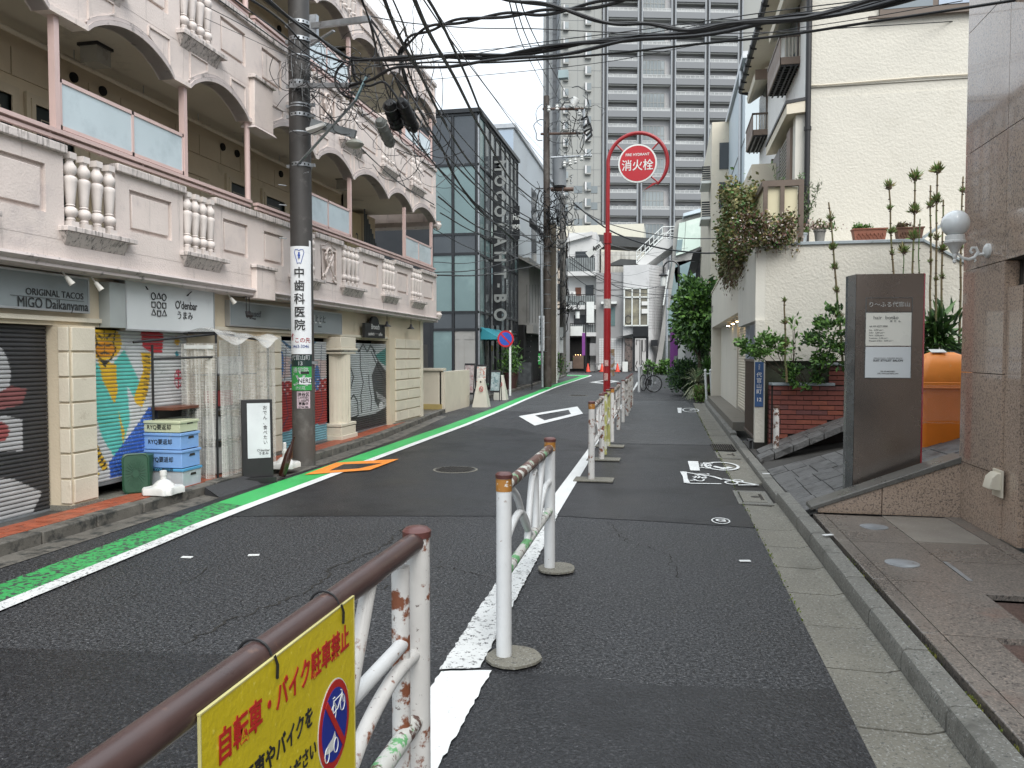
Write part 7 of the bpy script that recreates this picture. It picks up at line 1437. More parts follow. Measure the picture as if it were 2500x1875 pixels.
for k, (pts, Ya, Yb, r, m_) in enumerate((([(1400, 495), (1440, 528), (1500, 568), (1600, 603), (1700, 617), (1760, 617)], 34, 26, .03, CBL), ([(1400, 500), (1470, 540), (1560, 565), (1660, 581), (1760, 582)], 34, 26, .016, CBL), ([(1390, 640), (1440, 672), (1500, 695), (1580, 705), (1630, 690)], 41, 55, .015, CBL), ([(1390, 632), (1450, 665), (1520, 690), (1600, 702), (1640, 705)], 41, 55, .015, CBL), ([(1390, 625), (1460, 675), (1540, 712), (1640, 720)], 41, 55, .02, CBL), ([(1385, 660), (1440, 700), (1540, 730), (1640, 722)], 41, 55, .015, CBL), ([(1380, 560), (1500, 600), (1600, 625), (1700, 640)], 38, 40, .01, CBLG), ([(1390, 622), (1480, 622), (1560, 622), (1680, 605)], 41, 40, .008, CBLG), ([(1380, 650), (1460, 660), (1540, 672), (1640, 640)], 41, 55, .01, CBLG))):
    cable(['thick cable sagging from the mid pole to the flowering terrace', 'thinner cable just above the thick far sagging cable', 'fine wire past the red pole to the brick house, upper', 'fine wire past the red pole to the brick house, second', 'black wire past the red pole to the brick house, lowest bundle', 'black wire sagging lowest before the brick house window', 'pale wire before the far dark roof', 'pale thin wire level with the roof stair', 'pale thin wire before the white brick wall'][k], pts, Ya, Yb, r, m_, group=FG)
GGR = 'cables before the glass building'
for k, (p, q, sg_) in enumerate((((1060, 640), (1335, 560), 30), ((1062, 665), (1340, 600), 18), ((1068, 672), (1345, 640), 12), ((1065, 455), (1175, 365), 0), ((1075, 520), (1330, 590), 26), ((1070, 480), (1335, 575), 40), ((1060, 560), (1340, 620), 30))):
    mid = ((p[0]+q[0])/2, (p[1]+q[1])/2+sg_); cable(['cable drooping across the lower glass panels', 'second cable drooping across the lower glass panels', 'third thin cable across the lower glass panels', 'straight steel strut wire before the teal glass', 'wire sagging across the mullions, upper', 'wire sagging deep across the mullions', 'wire running to the mid pole before the letters'][k], [p, mid, q], 14, 33, .008+.004*(k % 3), group=GGR)
# modern street lamps far down
for x, yb_, yt, Y, lb in ((1657, 815, 640, 48, 'dark arched street lamp with a white lantern before the slanted building'), (1430, 900, 730, 62, 'dark arched street lamp before the bar at the bend')):
    t = thing('street_lamp', lb, 'street lamp', sY(x, 865, Y)); g_ = sY(x, yb_, Y); g_.z = 0; tp_ = sY(x, yt+15, Y); wl_ = (sY(x, 0, Y).x-sY(x-38 if Y < 50 else x-20, 0, Y).x)/2
    MB().tube([g_, tp_]+[tp_+Vector((-wl_+wl_*math.cos(a_), 0, wl_*math.sin(a_))) for a_ in np.linspace(.1, 3.14, 10)]+[tp_+Vector((-2*wl_, 0, -.3))], .05, 8).build('post', BMET, t, True)
    e_ = tp_+Vector((-2*wl_, 0, -.3)); MB().lathe([(.10, 0), (.28, -.08), (.28, -.14)], e_, 14).build('hood', BMET, t, True); MB().lathe([(.17, -.15), (.17, -.75)], e_, 12).build('lantern', SWH, t, True)
    MB().box(g_.x-.3, g_.x-.05, Y-.02, Y+.02, 1.4, 3.2).build('purple_banner', mat('banner_purple', (.20, .05, .24), .5), t)
# ================================================================ PLANTS
LG = [mat('leaf_bright', (.10, .21, .035), .5, .25, 12), mat('leaf_mid', (.06, .135, .028), .5, .25, 12), mat('leaf_dark', (.028, .07, .02), .55, .25, 12)]
LO = [mat('leaf_olive', (.13, .13, .045), .6, .3, 12), mat('leaf_brown', (.12, .07, .04), .7, .3, 12), LG[1]]
BARK = mat('bark', (.075, .055, .038), .85, .3, 20, .003, 50); BAMB = mat('bamboo_stem', (.115, .085, .038), .5, .25, 8, c2=(.09, .12, .04), n2=(3, .5, .65)); BAMG = mat('bamboo_green', (.07, .115, .035), .45, .2, 8)
TERR = mat('terracotta', (.24, .085, .05), .6, .15, 10, .001, 60)
def bamboo(label, x0, z0, x1, z1, tufts, y=11.55, m=BAMB, r=.017, seed=1):
    t = thing('bamboo', label, 'plant', (x0, y, z0), 'pruned bamboo stems before the stucco wall'); rg = random.Random(seed); P = [Vector((x0+(x1-x0)*k/8+rg.uniform(-.008, .008), y, z0+(z1-z0)*k/8)) for k in range(9)]
    st = MB().tube(P, [r*(1-.4*k/8) for k in range(9)], 8).build('stem', m, t, True); B = MB()
    n = int((z1-z0)/.16)
    for k in range(n): p = P[0]+(P[-1]-P[0])*(k+.5)/n; B.lathe([(r*.9, -.006), (r*1.15, 0), (r*.9, .006)], p, 8)
    B.build('node', BARK, st, True)
    for k, (u, s) in enumerate(tufts):
        p = P[0]+(P[-1]-P[0])*u
        def wh(r_, p=p, s=s): d = r_.normal(0, 1, 3); d /= np.linalg.norm(d); d = d*r_.choice([.6, 1., 1.7]); d[2] = abs(d[2])*1.2-.15; return (p.x+d[0]*s*.16, p.y+d[1]*s*.16, p.z+d[2]*s*.3-s*.2), d*.8
        leaves('twig_tuft', [LO[0], LG[0], mat('tuft_straw', (.20, .17, .07), .7, .2), mat('tuft_green', (.12, .19, .05), .6, .2)], t, int((70+40*((seed*7+k) % 3))*s/.10), wh, s*.13, seed*31+k, up=1.1, elong=5.5)
        leaves('twig_base', [LO[1], BARK], t, 60, lambda r_, p=p, s=s: ((p.x+r_.normal(0, s*.14), p.y+r_.normal(0, s*.14), p.z-s*.25+r_.normal(0, s*.1)), (r_.normal(0, .6), r_.normal(0, .6), 1)), s*.12, seed*37+k, up=.4, elong=3)
bamboo('leaning thin bamboo between the brick planter and the signboard', 2.42, 1.35, 2.20, 3.62, [(.12, .08), (.30, .10), (.46, .09), (.60, .09), (.72, .10), (.90, .10)], seed=1)
bamboo('short tufted bamboo stem left in the brick planter', 1.66, 1.1, 1.62, 2.28, [(.45, .09), (.72, .09), (.98, .07)], seed=2)
bamboo('bamboo stem behind the signboard with a tuft above the dark planter box', 3.13, 1.4, 2.97, 3.88, [(.60, .08), (.72, .09), (.85, .07), (.97, .12)], seed=3)
bamboo('tallest round headed bamboo left of the globe lamp', 3.30, 1.4, 3.30, 3.98, [(.66, .12), (.80, .12), (.975, .14)], seed=4)
bamboo('plain green bamboo cane right of the round headed bamboo', 3.38, 1.4, 3.37, 3.35, [], m=BAMG, r=.012, seed=5)
bamboo('short green bamboo with a loose tuft over the signboard', 3.16, 1.4, 3.18, 2.95, [(.98, .13)], m=BAMG, r=.011, seed=6)
for k, (x0, x1, z1, tf, lb) in enumerate(((3.54, 3.50, 3.80, [(.55, .06), (.70, .06), (.88, .10)], 'leftmost stem of the bamboo clump beside the globe lamp'), (3.60, 3.58, 4.05, [(.40, .06), (.62, .09), (.82, .12), (.98, .13)], 'tall stem of the bamboo clump beside the globe lamp'), (3.68, 3.66, 3.6, [(.5, .08), (.68, .10)], 'middle stem of the bamboo clump beside the globe lamp'), (3.90, 3.90, 3.9, [(.6, .06), (.78, .08), (.92, .08)], 'rightmost bamboo stem at the granite wall edge'))): bamboo(lb, x0, 1.5, x1, z1, tf, seed=10+k)
def shrub(label, c, rad, n, size, mats, seed, name='shrub', stems=6, base=None, up=.3, elong=1.8, y_flat=1., stemr=.008, hang=0, group=None, clumps=26, cat='plant'):
    c = Vector(c); t = thing(name, label, cat, base or c, group); rg = np.random.RandomState(seed); cl = []
    for k in range(clumps):
        d = rg.normal(0, 1, 3); d /= np.linalg.norm(d); q = rg.uniform(.35, 1)**.6; cl.append((c.x+d[0]*rad[0]*q, c.y+d[1]*rad[1]*q, c.z+d[2]*rad[2]*q, *d))
    def wh(r_):
        k = cl[r_.randint(len(cl))]; s = min(rad)*.34; e = r_.normal(0, s*.8, 3); return (k[0]+e[0], k[1]+e[1], k[2]+e[2]*.7), (k[3], k[4], k[5]*.6)
    leaves('foliage', mats, t, n, wh, size, seed, up=up, elong=elong, hang=hang)
    b = Vector(base) if base else c-Vector((0, 0, rad[2]))
    for k in range(stems):
        p = cl[k]; m_ = Vector((b.x*.5+p[0]*.5+rg.normal(0, rad[0]*.1), b.y*.5+p[1]*.5, b.z*.45+p[2]*.55)); MB().tube([b+Vector((rg.normal(0, .03), rg.normal(0, .02), 0)), m_, Vector(p[:3])], [stemr, stemr*.7, stemr*.3], 6).build('stem', BARK, t, True)
    return t
# brick planter plants
shrub('low leafy green shrub in the brick planter', (1.95, 11.72, 1.20), (.32, .12, .17), 900, .035, LG, 41, base=(2.0, 11.85, 1.05))
shrub('branch of bright leaves arching left over the gate pillar', (1.32, 11.55, 1.62), (.36, .16, .15), 1100, .036, LG[:2], 42, 'branch', base=(1.8, 11.85, 1.06), stems=5)
shrub('tall bright green leafy shrub left of the steel signboard', (2.28, 11.5, 1.70), (.34, .18, .42), 1900, .038, LG, 43, base=(2.05, 11.85, 1.06), stems=9, clumps=34)
shrub('wispy bare twigs with few narrow leaves in the brick planter', (1.80, 11.7, 1.75), (.10, .06, .40), 40, .04, LG[:2], 44, 'twig_plant', base=(1.82, 11.85, 1.06), stems=7, elong=3, stemr=.005)
shrub('drooping dark strap leaved plant under the globe lamp', (3.62, 11.5, 1.78), (.32, .2, .30), 420, .06, [LG[2], LG[1]], 45, base=(3.62, 11.7, 1.45), elong=5, hang=.1, stems=3)
t = thing('planter_box', 'dark low wall capped in grey behind the orange bin', 'planter', (3.6, 11.7, 0)); MB().box(3.2, 4.4, 11.5, 11.95, .3, 1.50).build('box', mat('mortar_red', (.07, .025, .02), .7), t); MB().box(3.15, 4.4, 11.46, 11.96, 1.50, 1.545).build('coping', COPE, t)
# terrace pots
def pot(label, x, z, r0, r1, h, m, y=12.2):
    t = thing('flower_pot', label, 'pot', (x, y, z)); MB().lathe([(r0, 0), (r1*.95, h*.86), (r1*1.08, h*.86), (r1*1.08, h), (r1*.9, h), (r1*.85, h*.9)], (x, y, z), 20).build('pot', m, t, True); return t
def potplant(t, x, y, z, n, s, mats, sd, w_=.10, h_=.1, el=1.8): leaves('foliage', mats, t, n, lambda r_: ((x+r_.normal(0, w_*.5), y+r_.normal(0, w_*.4), z+abs(r_.normal(0, h_*.4))), (r_.normal(0, .5), r_.normal(0, .5), .7)), s, sd, elong=el)
ZT = 3.147
t = pot('small pale grey flower pot beside the black drain pipe', 1.965, ZT, .045, .062, .15, mat('pot_pale', (.42, .46, .48), .5)); potplant(t, 1.965, 12.2, ZT+.15, 160, .015, [LG[0], LO[0]], 51, .1, .05)
t = pot('grey flower pot with a browning plant right of the drain pipe', 2.20, ZT, .06, .085, .19, mat('pot_grey', (.24, .23, .21), .6, .2, 8)); potplant(t, 2.2, 12.2, ZT+.19, 420, .028, [LO[0], LO[1], LG[1], mat('petal_pink', (.55, .42, .38), .6)], 52, .22, .13)
def trough(label, x0, x1, m, sd, plant):
    t = thing('planter_trough', label, 'planter', ((x0+x1)/2, 12.2, ZT)); MB().prism([(x0+.03, 12.12, ZT), (x1-.03, 12.12, ZT), (x1, 12.12, ZT+.165), (x0, 12.12, ZT+.165)], (0, .16, 0)).build('trough', m, t); MB().box(x0-.01, x1+.01, 12.11, 12.29, ZT+.165, ZT+.185).build('rim', m, t)
    B = MB()
    for k in range(7):
        xx = x0+.07+k*(x1-x0-.14)/6
        for s in (-1, 1): B.tube([(xx, 12.116, ZT+.03), (xx+s*.02, 12.114, ZT+.075), (xx+s*.005, 12.114, ZT+.11)], .006, 5)
    B.build('leaf_relief', m, t); leaves('foliage', plant, t, 260, lambda r_: ((x0+.02+abs(r_.normal(0, (x1-x0)*.22)), 12.18+r_.normal(0, .04), ZT+.19+abs(r_.normal(0, .025))), (r_.normal(0, .6), r_.normal(0, .5), .6)), .022, sd)
trough('long terracotta trough with leaf pattern on the terrace coping', 2.65, 3.11, TERR, 61, [LG[0], LG[1]]); trough('dark terracotta trough with dry plants behind the bamboo', 3.24, 3.60, mat('terracotta_dark', (.13, .06, .035), .7, .3, 8), 62, [LO[0], LO[1], BARK])
t = thing('olive_shrub', 'tall thin olive shrub with grey green leaves at the terrace corner', 'plant', (1.85, 12.35, ZT)); rg = np.random.RandomState(7)
for k in range(11):
    p = Vector((1.78+rg.uniform(-.08, .12), 12.35, ZT)); tip = p+Vector((rg.uniform(-.55, .45), rg.uniform(-.1, .1), rg.uniform(.5, 1.25))); md = p*.5+tip*.5+Vector((rg.uniform(-.06, .06), 0, .05)); MB().tube([p, md, tip], [.009, .006, .003], 6).build('stem', BARK, t, True)
    leaves('foliage', [mat('leaf_grey_green', (.12, .14, .085), .6, .2), LG[1]], t, 120, lambda r_, p=p, md=md, tip=tip: ((lambda u: tuple((md+(tip-md)*u+Vector(r_.normal(0, .025, 3)))))(r_.uniform(-.5, 1)), (r_.normal(0, .7), r_.normal(0, .7), .7)), .016, 70+k, elong=4)
# climbing vine with flowers
FLW = [mat('petal_white', (.62, .56, .52), .6), mat('petal_rose', (.36, .20, .17), .6, .3)]
t = thing('climbing_vine', 'dense olive brown vine hanging over the terrace corner above the shop', 'plant', (1.15, 14, 3.6)); rg = np.random.RandomState(9)
cl = [(rg.uniform(1.05, 1.40), rg.uniform(13.2, 16.6), rg.uniform(3.2, 4.45)) for _ in range(80)]
cl = [c for c in cl if c[2] < 4.45-abs(c[1]-14.6)*.28]
leaves('foliage', [LO[0], LO[0], mat('leaf_straw', (.20, .17, .06), .6, .3), LG[1]], t, 13000, lambda r_: (lambda k: ((k[0]+r_.normal(0, .08), k[1]+r_.normal(0, .28), k[2]+r_.normal(0, .12)), (-.7, -.5, .1)))(cl[r_.randint(len(cl))]), .045, 81, hang=.5)
leaves('hanging_tendrils', [LO[1], LO[0]], t, 1500, lambda r_: ((1.2+r_.normal(0, .06), r_.uniform(13.6, 17), 3.35-abs(r_.normal(0, .22))), (-.3, -.3, -.6)), .03, 82, hang=.8, elong=3)
for k in range(10): y = 13.8+k*.28; MB().tube([(1.22, y, 3.6), (1.15, y-.1, 3.1), (1.05+.1*math.sin(k), y-.3, 2.75+.12*(k % 3))], [.012, .008, .003], 5).build('tendril', BARK, t)
t = thing('flowering_creeper', 'creeper with white and rose blossoms spilling over the terrace wall corner', 'plant', (1.5, 12.1, 3.1)); cl = [(x, 11.95+rg.uniform(-.12, .15), 3.34+rg.uniform(-.26, .26)-.25*abs(x-1.35)) for x in rg.uniform(.98, 1.82, 40)]
cl += [(1.12, 12.3+k*.35, 3.15+.05*k) for k in range(6)]
leaves('foliage', [LG[1], LO[0], MATS['leaf_straw'], LO[1]], t, 3600, lambda r_: (lambda k: ((k[0]+r_.normal(0, .06), k[1]+r_.normal(0, .07), k[2]+r_.normal(0, .07)), (-.1, -.8, .2)))(cl[r_.randint(len(cl))]), .036, 83, hang=.2)
leaves('blossom', FLW+[FLW[0]], t, 1100, lambda r_: (lambda k: ((k[0]+r_.normal(0, .06), k[1]-.06+r_.normal(0, .05), k[2]+r_.normal(0, .06)), (-.1, -1, .3)))(cl[r_.randint(len(cl))]), .034, 84, elong=1.1)
for k in range(5): MB().tube([(1.2+k*.12, 11.95, 3.2), (1.15+k*.13, 11.85, 2.95-.04*(k % 2))], [.008, .003], 5).build('tendril', BARK, t)
# leafy tree, bushes and yucca down the right side
def tree(label, x, y, h, rad, n, size, mats, seed, trunk=.09):
    t = thing('leafy_tree', label, 'tree', (x, y, 0)); MB().tube([(x, y, 0), (x+.1, y+.1, h*.4), (x-.05, y, h*.75)], [trunk, trunk*.75, trunk*.4], 10).build('trunk', BARK, t, True); rg = np.random.RandomState(seed); cl = []
    for k in range(90):
        d = rg.normal(0, 1, 3); d /= np.linalg.norm(d); q = rg.uniform(.3, 1)**.5; cl.append(((x+d[0]*rad[0]*q, y+d[1]*rad[1]*q, h+d[2]*rad[2]*q), d))
    leaves('crown', mats, t, n, lambda r_: (lambda k: (tuple(np.array(k[0])+r_.normal(0, rad[0]*.17, 3)), k[1]))(cl[r_.randint(len(cl))]), size, seed, hang=.3)
    for k in range(7): p = cl[k][0]; MB().tube([(x, y, h*.5), (x*.4+p[0]*.6, y*.4+p[1]*.6, h*.5+(p[2]-h*.5)*.6), p], [trunk*.4, trunk*.25, trunk*.1], 6).build('branch', BARK, t, True)
tree('bright leafy tree leaning over the street past the cream shop', 1.02, 27.5, 3.0, (.80, 1.8, 1.15), 9000, .11, LG, 91); tree('darker leafy tree behind the bright one', 1.7, 33, 2.6, (1.1, 2.2, 1.6), 6000, .13, [LG[2], LG[1]], 92)
shrub('dark green rounded bush at the right footway edge', (.72, 29.0, .62), (.55, .8, .62), 4200, .06, [LG[2], LG[1], mat('leaf_bluish', (.05, .09, .055), .6, .2)], 93, 'bush', base=(.8, 29, 0), clumps=50, cat='bush'); shrub('low yellow green shrub below the yucca', (1.15, 25.2, .25), (.28, .7, .25), 1400, .045, [LG[0], LO[0]], 94, 'bush', base=(1.2, 25.2, 0), cat='bush')
shrub('far low hedge by the leaning concrete beam', (-.3, 58, .5), (1.4, .8, .5), 1500, .12, [LG[1], LG[0]], 95, 'hedge', base=(-.3, 58, 0), cat='hedge')
def yucca(label, x, y, z, L, n, m, sd, droop=0):
    t = thing('yucca', label, 'plant', (x, y, 0)); MB().tube([(x, y, 0), (x, y, z)], .07, 8).build('stem', BARK, t, True); rg = np.random.RandomState(sd); B = MB()
    for k in range(n):
        a = rg.uniform(0, 6.28); e = rg.uniform(-.5-droop, 1.4); d = Vector((math.cos(a)*math.cos(e), math.sin(a)*math.cos(e), math.sin(e))); s = d.cross(PZ).normalized()*.022; p = Vector((x, y, z)); q = p+d*L*.55; r_ = p+d*L+Vector((0, 0, -.10-.15*droop)); B.add([p-s*.6, p+s*.6, q+s, q-s, r_], [(0, 1, 2, 3), (3, 2, 4)])
    B.build('sword_leaf', m, t, kind='stuff')
yucca('spiky upright yucca beyond the white railing', 1.28, 25.5, 1.0, .62, 110, LG[1], 3); yucca('drooping pale striped yucca at the gutter edge', 1.0, 26.5, .55, .75, 130, mat('yucca_pale', (.26, .28, .17), .6, .3, 20), 4, .6)
t = thing('railing', 'short white tubular railing before the yucca', 'railing', (1.25, 24.6, 0))
for x in (1.20, 1.36): MB().tube([(x, 24.4, 0), (x-.06, 24.4, .95)], .035, 10).build('post', SWH, t, True); MB().lathe([(.005, .05), (.04, .02), (.045, -.02), (.01, -.05)], (x-.06, 24.4, 1.0), 10).build('ball', SWH, t, True); MB().lathe([(.09, 0), (.07, .07)], (x, 24.4, 0), 10).build('rubber_foot', BLACK, t)
MB().tube([(1.15, 24.4, .9), (1.31, 24.4, .9)], .02, 8).build('rail', SWH, t)
t = thing('sign_box', 'small white lit sign box with blue spots among the bushes', 'sign', (1.05, 30, .6)); MB().box(.93, 1.33, 30, 30.15, .55, 1.25).build('box', SWH, t)
rg = random.Random(5); B = MB()
for k in range(26): x, z = rg.uniform(.97, 1.29), rg.uniform(.6, 1.2); B.box(x-.018, x+.018, 29.994, 29.999, z-.015, z+.015)
B.build('spots', mat('spot_blue', (.1, .1, .35), .5), t)
t = thing('white_pillar', 'tall white pillar with a purple banner beside the dark bush', 'pillar', (.55, 34, 0)); MB().box(.48, .80, 36, 36.3, .3, 2.75).build('pillar', SWH, t); MB().box(.12, .30, 36, 36.04, .9, 2.7).build('banner', MATS['banner_purple'], t)
t = thing('steel_pole', 'slim grey steel pole covered in stickers before the slanted building', 'pole', (-.1, 58, 0)); MB().tube([sZ(1627, 912), sY(1627, 912, sZ(1627, 912).y)+Vector((0, 0, 6.5))], .09, 10).build('shaft', STEEL, t, True)
# ================================================================ STREET CLUTTER, LEFT
CRB = mat('crate_blue', (.20, .36, .66), .45, .05, 6, c2=(.32, .44, .60), n2=(14, .6, .75)); CRC = mat('crate_cream', (.50, .53, .36), .5, .05, 6); CRL = mat('crate_clear', (.42, .47, .50), .2, .12, 6, c2=(.55, .58, .58), n2=(9, .55, .7), spec=.7); CRD = mat('crate_blue_deep', (.08, .30, .52), .45, .06, 6)
ca, cb = Vector((-5.42, 7.24, 0)), Vector((-5.0, 7.24, 0)); cu = (cb-ca).normalized(); cv = Vector((-cu.y, cu.x, 0)); cL = .44; cD = .32
def crate(label, z0, z1, m, rim, txt, off=0, dx=0):
    t = thing('crate', label, 'crate', ca+Vector((0, 0, z0)), 'folding crates stacked before the tiger shutter'); o = ca+cu*dx; s = .012
    P = lambda u, v, z: tuple(o+cu*u+cv*v+Vector((0, 0, z)))
    B = MB(); B.prism([P(0, .0, z0), P(cL, 0, z0), P(cL, cD, z0), P(0, cD, z0)], (0, 0, z1-z0-.002)); B.build('body', m, t, bevel=.005)
    r_ = MB().prism([P(-s, -s, z1-.03), P(cL+s, -s, z1-.03), P(cL+s, cD+s, z1-.03), P(-s, cD+s, z1-.03)], (0, 0, .028)).build('rim', rim, t, bevel=.004)
    if txt: text(txt, .062, P(.20, -.004, (z0+z1)/2-.01), cu, PZ, INK, t, 'lettering', .01, depth=.001, wide=.92)
    MB().prism([P(cL+.001, .13, (z0+z1)/2+.02), P(cL+.001, .23, (z0+z1)/2+.02), P(cL+.001, .22, (z0+z1)/2+.045), P(cL+.001, .14, (z0+z1)/2+.045)], tuple(cu*.004)).build('handle_slot', JOIN, t)
    return t
zc_ = .085
crate('clear plastic crate with a blue rim at the bottom of the stack', zc_, zc_+.21, CRL, CRD, None)
text('RYQ要回収', .040, ca+cu*.18-cv*.015+Vector((0, 0, zc_+.198)), cu, PZ, INK, [o for o in scene.objects if o.name.startswith('crate')][-1] if False else thing('crate_label', 'black stencil on the blue rim of the lowest crate', 'lettering', ca+Vector((0, 0, .28))), 'lettering', .02, depth=.001, wide=1.3) if False else None
_t = [o for o in scene.objects if o.get('category') == 'crate'][-1]; text('RYQ要回収', .034, ca+cu*.22-cv*.0165+Vector((0, 0, zc_+.196)), cu, PZ, INK, _t, 'lettering', .02, depth=.001, wide=1.4)
crate('lower blue crate marked in black, on the clear crate', zc_+.215, zc_+.405, CRB, CRB, 'RYQ要返却', dx=-.01); crate('upper blue crate marked in black, second from the top', zc_+.41, zc_+.585, CRB, CRB, 'RYQ要返却', dx=-.02); crate('shallow cream crate on top of the stack', zc_+.59, zc_+.715, CRC, CRC, 'RYQ要返却', dx=-.03)
# green bin lying
GBN = mat('bin_green', (.018, .065, .035), .4, .12, 5)
t = thing('green_bin', 'dark green plastic tub with its lid leaning against it beside the crates', 'bin', (-5.55, 7.1, .08)); MB().tube([(-5.36, 7.07, .09), (-5.36, 7.07, .46)], [.11, .135], 20).build('tub', GBN, t, True)
lc = Vector((-5.25, 6.86, .30)); ln = Vector((.68, -.72, .14)).normalized(); la = ln.cross(PZ).normalized(); lb_ = la.cross(ln)
def rr2(a, b, d): return [tuple(lc+la*x+lb_*(-y)+ln*d) for x, y in [(q[0], q[1]) for q in rrect(0, 0, a, b, .05, 5)]]
l_ = loft([rr2(.125, .20, 0), rr2(.125, .20, .02), rr2(.112, .187, .028), rr2(.108, .183, .02)]).build('lid', GBN, t, True); B = MB()
for g in np.linspace(0, 6.28, 25)[:-1]: B.tube([lc+(la*math.cos(g)*.03+lb_*math.sin(g)*.04)+ln*.024, lc+(la*math.cos(g)*.095+lb_*math.sin(g)*.15)+ln*.024], .0025, 4)
B.build('lid_rib', GBN, l_)
def ubase(label, x, y, z, s=1.):
    t = thing('parasol_base', label, 'parasol base', (x, y, z)); P = [(x+(.215*s)*math.copysign(abs(math.cos(g))**.45, math.cos(g))*(1-.06*math.cos(8*g)), y+(.215*s)*math.copysign(abs(math.sin(g))**.45, math.sin(g))*(1-.06*math.cos(8*g))) for g in np.linspace(0, 6.2832, 49)[:-1]]
    B = loft([[(a, b, z+.012+.02*max(0, math.cos(4*math.atan2(b-y, a-x)))*0) for a, b in P], [(a, b, z+.065) for a, b in P], [(x+(a-x)*.93, y+(b-y)*.93, z+.08) for a, b in P]]); B.build('base', WENA, t, True)
    MB().lathe([(.15*s, .08), (.13*s, .10), (.08*s, .135), (.03, .15), (.028, .19), (.034, .19), (.034, .235), (.02, .24)], (x, y, z), 24).build('hub', WENA, t, True)
    for k in (0, 1, 2, 3): g = R(45+90*k); MB().lathe([(.035, 0), (.035, .02)], (x+.17*s*math.cos(g), y+.17*s*math.sin(g), z), 8).build('foot', WENA, t)
ubase('white plastic parasol base in front of the crates', -4.93, 6.85, .10, .74); ubase('white plastic parasol base by the foot of the near utility pole', -4.72, 8.95, .06, .74)
MB().lathe([(.022, 0), (.022, .12), (.014, .13)], (-4.72, 8.95, .26), 12).build('pole_stub', WENA, [o for o in scene.objects if o.get('category') == 'parasol base'][-1])
# clear curtained shelter
t = thing('curtain_shelter', 'black framed smoking shelter hung with clear mesh plastic curtains', 'shelter', (-5.2, 8.5, .1)); BFR = BLACK
fx0, fx1, fy0, fy1, ft = -5.36, -4.96, 7.85, 9.0, 1.74
for p, q in (((fx0+.08, 6.9, 1.62), (fx1, 7.9, 1.73)), ((fx1, fy0, .10), (fx1, fy0, ft)), ((fx1, fy1, .1), (fx1, fy1, ft-.1)), ((fx0, 7.3, .1), (fx0, 7.3, 1.6)), ((fx0, fy0, ft), (fx1, fy0, ft)), ((fx1, fy0, ft), (fx1, fy1, ft-.08)), ((fx0, 7.3, 1.45), (fx1, 7.85, 1.47)), ((fx0, fy1, .1), (fx0, fy1, ft)), ((fx1, fy0, .9), (fx1, fy1, .9))): MB().tube([p, q], .013, 8).build('frame_pipe', BFR, t, True)
CLR = mat('mesh_film', (.55, .54, .50), .18, .12, 6, .012, 28, alpha=.42, spec=1.); 
m_ = CLR; ntc = CLR.node_tree                                  # woven grid in the film: denser where threads run
geo = _n(ntc, 'ShaderNodeNewGeometry'); sep = _n(ntc, 'ShaderNodeSeparateXYZ'); ntc.links.new(geo.outputs['Position'], sep.inputs[0])
def thr(o, k):
    a = _n(ntc, 'ShaderNodeMath', operation='MULTIPLY'); a.inputs[1].default_value = k; ntc.links.new(o, a.inputs[0]); b = _n(ntc, 'ShaderNodeMath', operation='FRACT'); ntc.links.new(a.outputs[0], b.inputs[0]); c = _n(ntc, 'ShaderNodeMath', operation='LESS_THAN'); c.inputs[1].default_value = .32; ntc.links.new(b.outputs[0], c.inputs[0]); return c.outputs[0]
mxx = _n(ntc, 'ShaderNodeMath', operation='MAXIMUM'); ntc.links.new(thr(sep.outputs['Z'], 55), mxx.inputs[0]); ntc.links.new(thr(sep.outputs['Y'], 55), mxx.inputs[1])
mr = _n(ntc, 'ShaderNodeMapRange'); mr.inputs[3].default_value = .40; mr.inputs[4].default_value = .78; ntc.links.new(mxx.outputs[0], mr.inputs[0])
for n_2 in ntc.nodes:
    if n_2.type == 'MIX_SHADER': ntc.links.new(mr.outputs[0], n_2.inputs[0])
def curtain(x0, y0, x1, y1, z0, z1, amp, k, seed, gather=0):
    rg = random.Random(seed); ph = rg.uniform(0, 6); d = Vector((x1-x0, y1-y0, 0)); L = d.length; d.normalize(); nn = Vector((d.y, -d.x, 0))
    def f(u, v): a = amp*(1-.45*v)*(math.sin(k*u*6.28+ph)+.45*math.sin(k*2.3*u*6.28+ph*2+v*2)); s = L*(u+(gather*(.5-u)*(1-v)*.3)); p = Vector((x0, y0, 0))+d*s+nn*(a+.02*(1-v)); return (p.x, p.y, z0+(z1-z0)*v+.012*math.sin(u*30)*(1-v))
    MB().grid(f, 60, 14).build('curtain', CLR, t, True)
curtain(fx0-.02, fy0-.02, fx1+.05, fy0-.05, .10, 1.62, .018, 3, 1, .3); curtain(fx1+.04, fy0, fx1+.04, fy1+.1, .10, 1.66, .02, 4, 2, .1)
def roofd(u, v): return (fx0-.05+(fx1-fx0+.25)*u, fy0-.1+(fy1-fy0+.3)*v, ft+.03-.02*math.sin(u*9+v*4)-.12*max(0, u-.75)*4*(1+.5*math.sin(v*14))-.05*v+.02*math.sin(v*17))
MB().grid(roofd, 26, 26).build('film_roof', mat('film_clear', (.6, .6, .58), .15, .15, 5, .015, 16, alpha=.5, spec=1.), t, True)
MB().box(fx1-.36, fx1+.0, fy0-.06, fy0-.055, 1.56, 1.60).build('tape_strip', SWH, t)
bnd = thing('storage_rack', 'grey shelf rack with white boxes seen through the clear curtain', 'shelf', (-5.2, 8.4, .1))
for z in (.5, .85, 1.25): MB().box(-5.36, -5.03, 8.0, 8.85, z, z+.02).build('shelf', mat('shelf_grey', (.12, .13, .13), .6), bnd)
